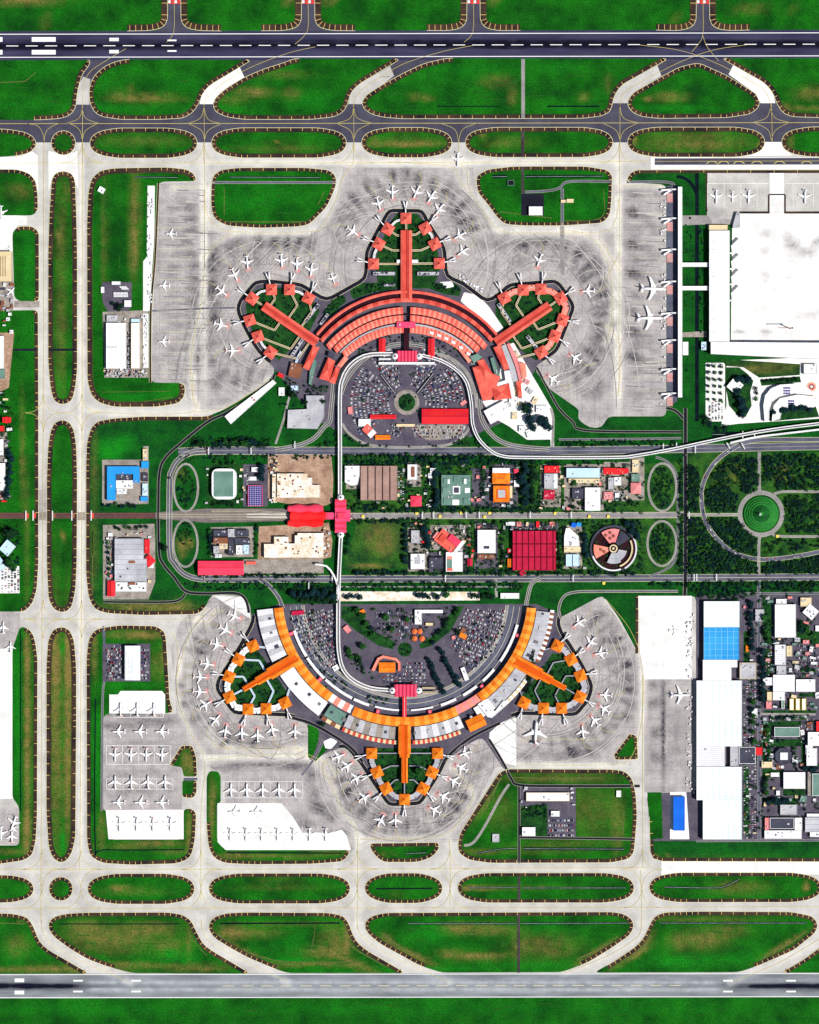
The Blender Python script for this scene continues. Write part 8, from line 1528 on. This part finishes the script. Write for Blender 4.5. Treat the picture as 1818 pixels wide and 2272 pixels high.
for s_ in slots:
    k = random.choices(range(5), CW)[0]; a, b = P(s_[0], s_[1])
    if id(s_) in chosen:
        o = protos[k] if first[k] else protos[k].copy()
        if not first[k]: COL.objects.link(o)
        first[k] = False; o.location = (a, b, .8); o.rotation_euler = (0, 0, s_[2] if not s_[3].startswith('road') else s_[2]); sc = 1.1; o.scale = (sc, sc, sc)
        lb = LBL[s_[3]].format(CM[k][4:]); tag(o, lb, 'car', lb)
    else: car_mesh(rest, k, s_[2], a, b, .8, 1.0)
tag(rest.build('parked_cars', CM), 'remaining rows of tiny parked cars filling the car parks', 'cars', None, 'stuff')
# buses
random.seed(4)
def bus_proto(m_):
    root = empty('bus', 0, 0); q = MB(); q.box(-1.4, 1.4, -6, 6, .5, 3.3); q.build('body', m_, root); q = MB(); q.box(-.7, .7, -2, 1, 3.3, 3.7); q.build('roof_unit', 'grey_roof', root)
    for y in (-4, 4): w_ = MB(); w_.box(-1.45, 1.45, y - .5, y + .5, 0, 1); w_.build('wheel', 'black', root)
    return root
bp = bus_proto('car_white'); fb = True
for i in range(10):
    o = bp if fb else copy_tree(bp); fb = False; a, b = P(254 + i * 3.2, 654); o.location = (a, b, .7); o.rotation_euler = (0, 0, .1); tag(o, f'{ORD[i]} white bus from the left in the short row on the dark bus yard', 'bus', 'white buses in a row')
for i in range(4): o = copy_tree(bp); a, b = P(270 + i * 4, 639); o.location = (a, b, .7); o.rotation_euler = (0, 0, .8); tag(o, f'{ORD[i]} white bus from the left in the slanted row on the bus yard', 'bus', 'white buses parked slanted')
# ground service equipment: carts beside stands
random.seed(9)
cart = empty('baggage_cart', 0, 0); q = MB(); q.box(-1.3, 1.3, -2.4, 2.4, .4, .9); q.build('bed', 'steel', cart); q = MB(); q.box(-1.1, 1.1, -2.0, 2.0, .9, 2.2); q.build('load', 'car_white', cart)
GS = [('white equipment strip by the upper remote stands', [(random.uniform(329, 341), random.uniform(430, 680)) for _ in range(34)]), ('narrow white equipment strip beside the long shed', [(random.uniform(320, 329), random.uniform(700, 812)) for _ in range(26)]),
      ('apron edge of the long white pier', [(random.uniform(1467, 1478), random.uniform(430, 900)) for _ in range(40)]), ('cargo apron edge beside the cargo hall', [(random.uniform(1524, 1543), random.uniform(1340, 1760)) for _ in range(60)]), ('apron between the northern and eastern coral piers', [(random.uniform(1020, 1075), 0) for _ in range(24)])]
for nm, lst in GS:
    for x, y in lst:
        if y == 0: y = 612 + (x - 1020) * .62 + random.uniform(-3, 8)
        o = cart if cart.get('label') is None else copy_tree(cart); a, b = P(x, y); o.location = (a, b, .8); s_ = random.uniform(1, 1.5); o.scale = (s_, s_, s_); o.rotation_euler = (0, 0, random.choice((0, 1.57, .5))); tag(o, 'small loaded cart on the ' + nm, 'baggage cart', 'carts on the ' + nm)
# bus shelters with yellow roofs on the central avenue
bs = None
for i, (x, y) in enumerate(((806,1146),(925,1139),(977,1146),(1024,1138),(1076,1147),(1087,1139),(1232,1139),(1308,1146),(1350,1146),(1725,1190),(1340,1290+4))):
    if bs is None:
        bs = empty('bus_shelter', 0, 0); q = MB(); q.box(-3.4, 3.4, -3.4, 3.4, 3.6, 4.2); q.build('roof', 'yellow', bs)
        for sx in (-1, 1):
            for sy in (-1, 1): q = MB(); q.box(sx * 2.8 - .2, sx * 2.8 + .2, sy * 2.8 - .2, sy * 2.8 + .2, .6, 3.6); q.build('post', 'steel', bs)
        o = bs
    else: o = copy_tree(bs)
    a, b = P(x, y); o.location = (a, b, 0); tag(o, f'{ORD[i]} yellow square shelter from the left along the avenues', 'shelter', 'yellow roofed shelters')
# gantry signs over the main roads
gs = None; GP = [(464,1001,0),(558,1001,0),(655,987,0),(1472,992,0),(1501,990,0),(1543,998,0),(1616,989,28),(1649,990,28),(1648,965,0),(1674,962,0),(738,1280,0),(989,1283,0),(1272,1283,0),(1540,1281,0),(1546,1281,0),(1590,1281,0),(938,1143,0),(963,1143,0),(1035,1143,0),(1064,1143,0),(1177,1143,0),(1268,1143,0),(686,1300,0),(1529,1143,0)]
for i, (x, y, r) in enumerate(GP):
    if gs is None:
        gs = empty('road_gantry', 0, 0); q = MB(); q.box(-1.1, 1.1, -9, 9, 7, 8.2); q.build('beam', 'white_roof', gs)
        for s_ in (-1, 1): q = MB(); q.box(-.5, .5, s_ * 8.5 - .5, s_ * 8.5 + .5, .5, 7); q.build('post', 'steel', gs)
        o = gs
    else: o = copy_tree(gs)
    a, b = P(x, y); o.location = (a, b, 0); o.rotation_euler = (0, 0, math.radians(r)); nm = 'northern main road' if y < 1010 else ('southern main road' if y > 1270 else 'central avenue')
    num = sum(1 for g in GP[:i + 1] if (('northern main road' if g[1] < 1010 else ('southern main road' if g[1] > 1270 else 'central avenue')) == nm)); tag(o, f'{ORD[num - 1]} pale gantry from the left crossing the {nm}', 'gantry', 'pale gantries over the roads')
# rail portals at the taxiway bridges
for i, (x, lb) in enumerate(((58, 'first'), (74, 'second'), (117, 'third'), (160, 'fourth'), (203, 'fifth'))):
    o = empty('tunnel_portal', x, 1144); tag(o, lb + ' concrete portal from the left where the railway passes under the taxiways', 'portal'); q = MB(); q.box(-1.2, 1.2, -11 * S, 11 * S, .3, 3); q.build('headwall', 'white_roof', o); q = MB(); q.box(1.2, 7, -6 * S, 6 * S, .3, 1.2); q.build('apron_slab', 'coral_dark' if i in (0, 1, 4) else 'brown_roof', o)
# tower crane on the construction edge of the huge apron
cr = empty('tower_crane', 1753, 729, 1); tag(cr, 'rusty tower crane on the edge of the huge white apron', 'crane')
q = MB(); q.box(-1, 1, -1, 1, 0, 30); q.build('mast', 'brown_roof', cr); q = MB(); q.box(-30 * S, 4 * S, -.9, .9, 30, 31.6); q.build('jib', 'brown_roof', cr); q = MB(); q.box(1 * S, 4 * S, -2, 2, 27.5, 30); q.build('counterweight', 'dark_roof', cr)
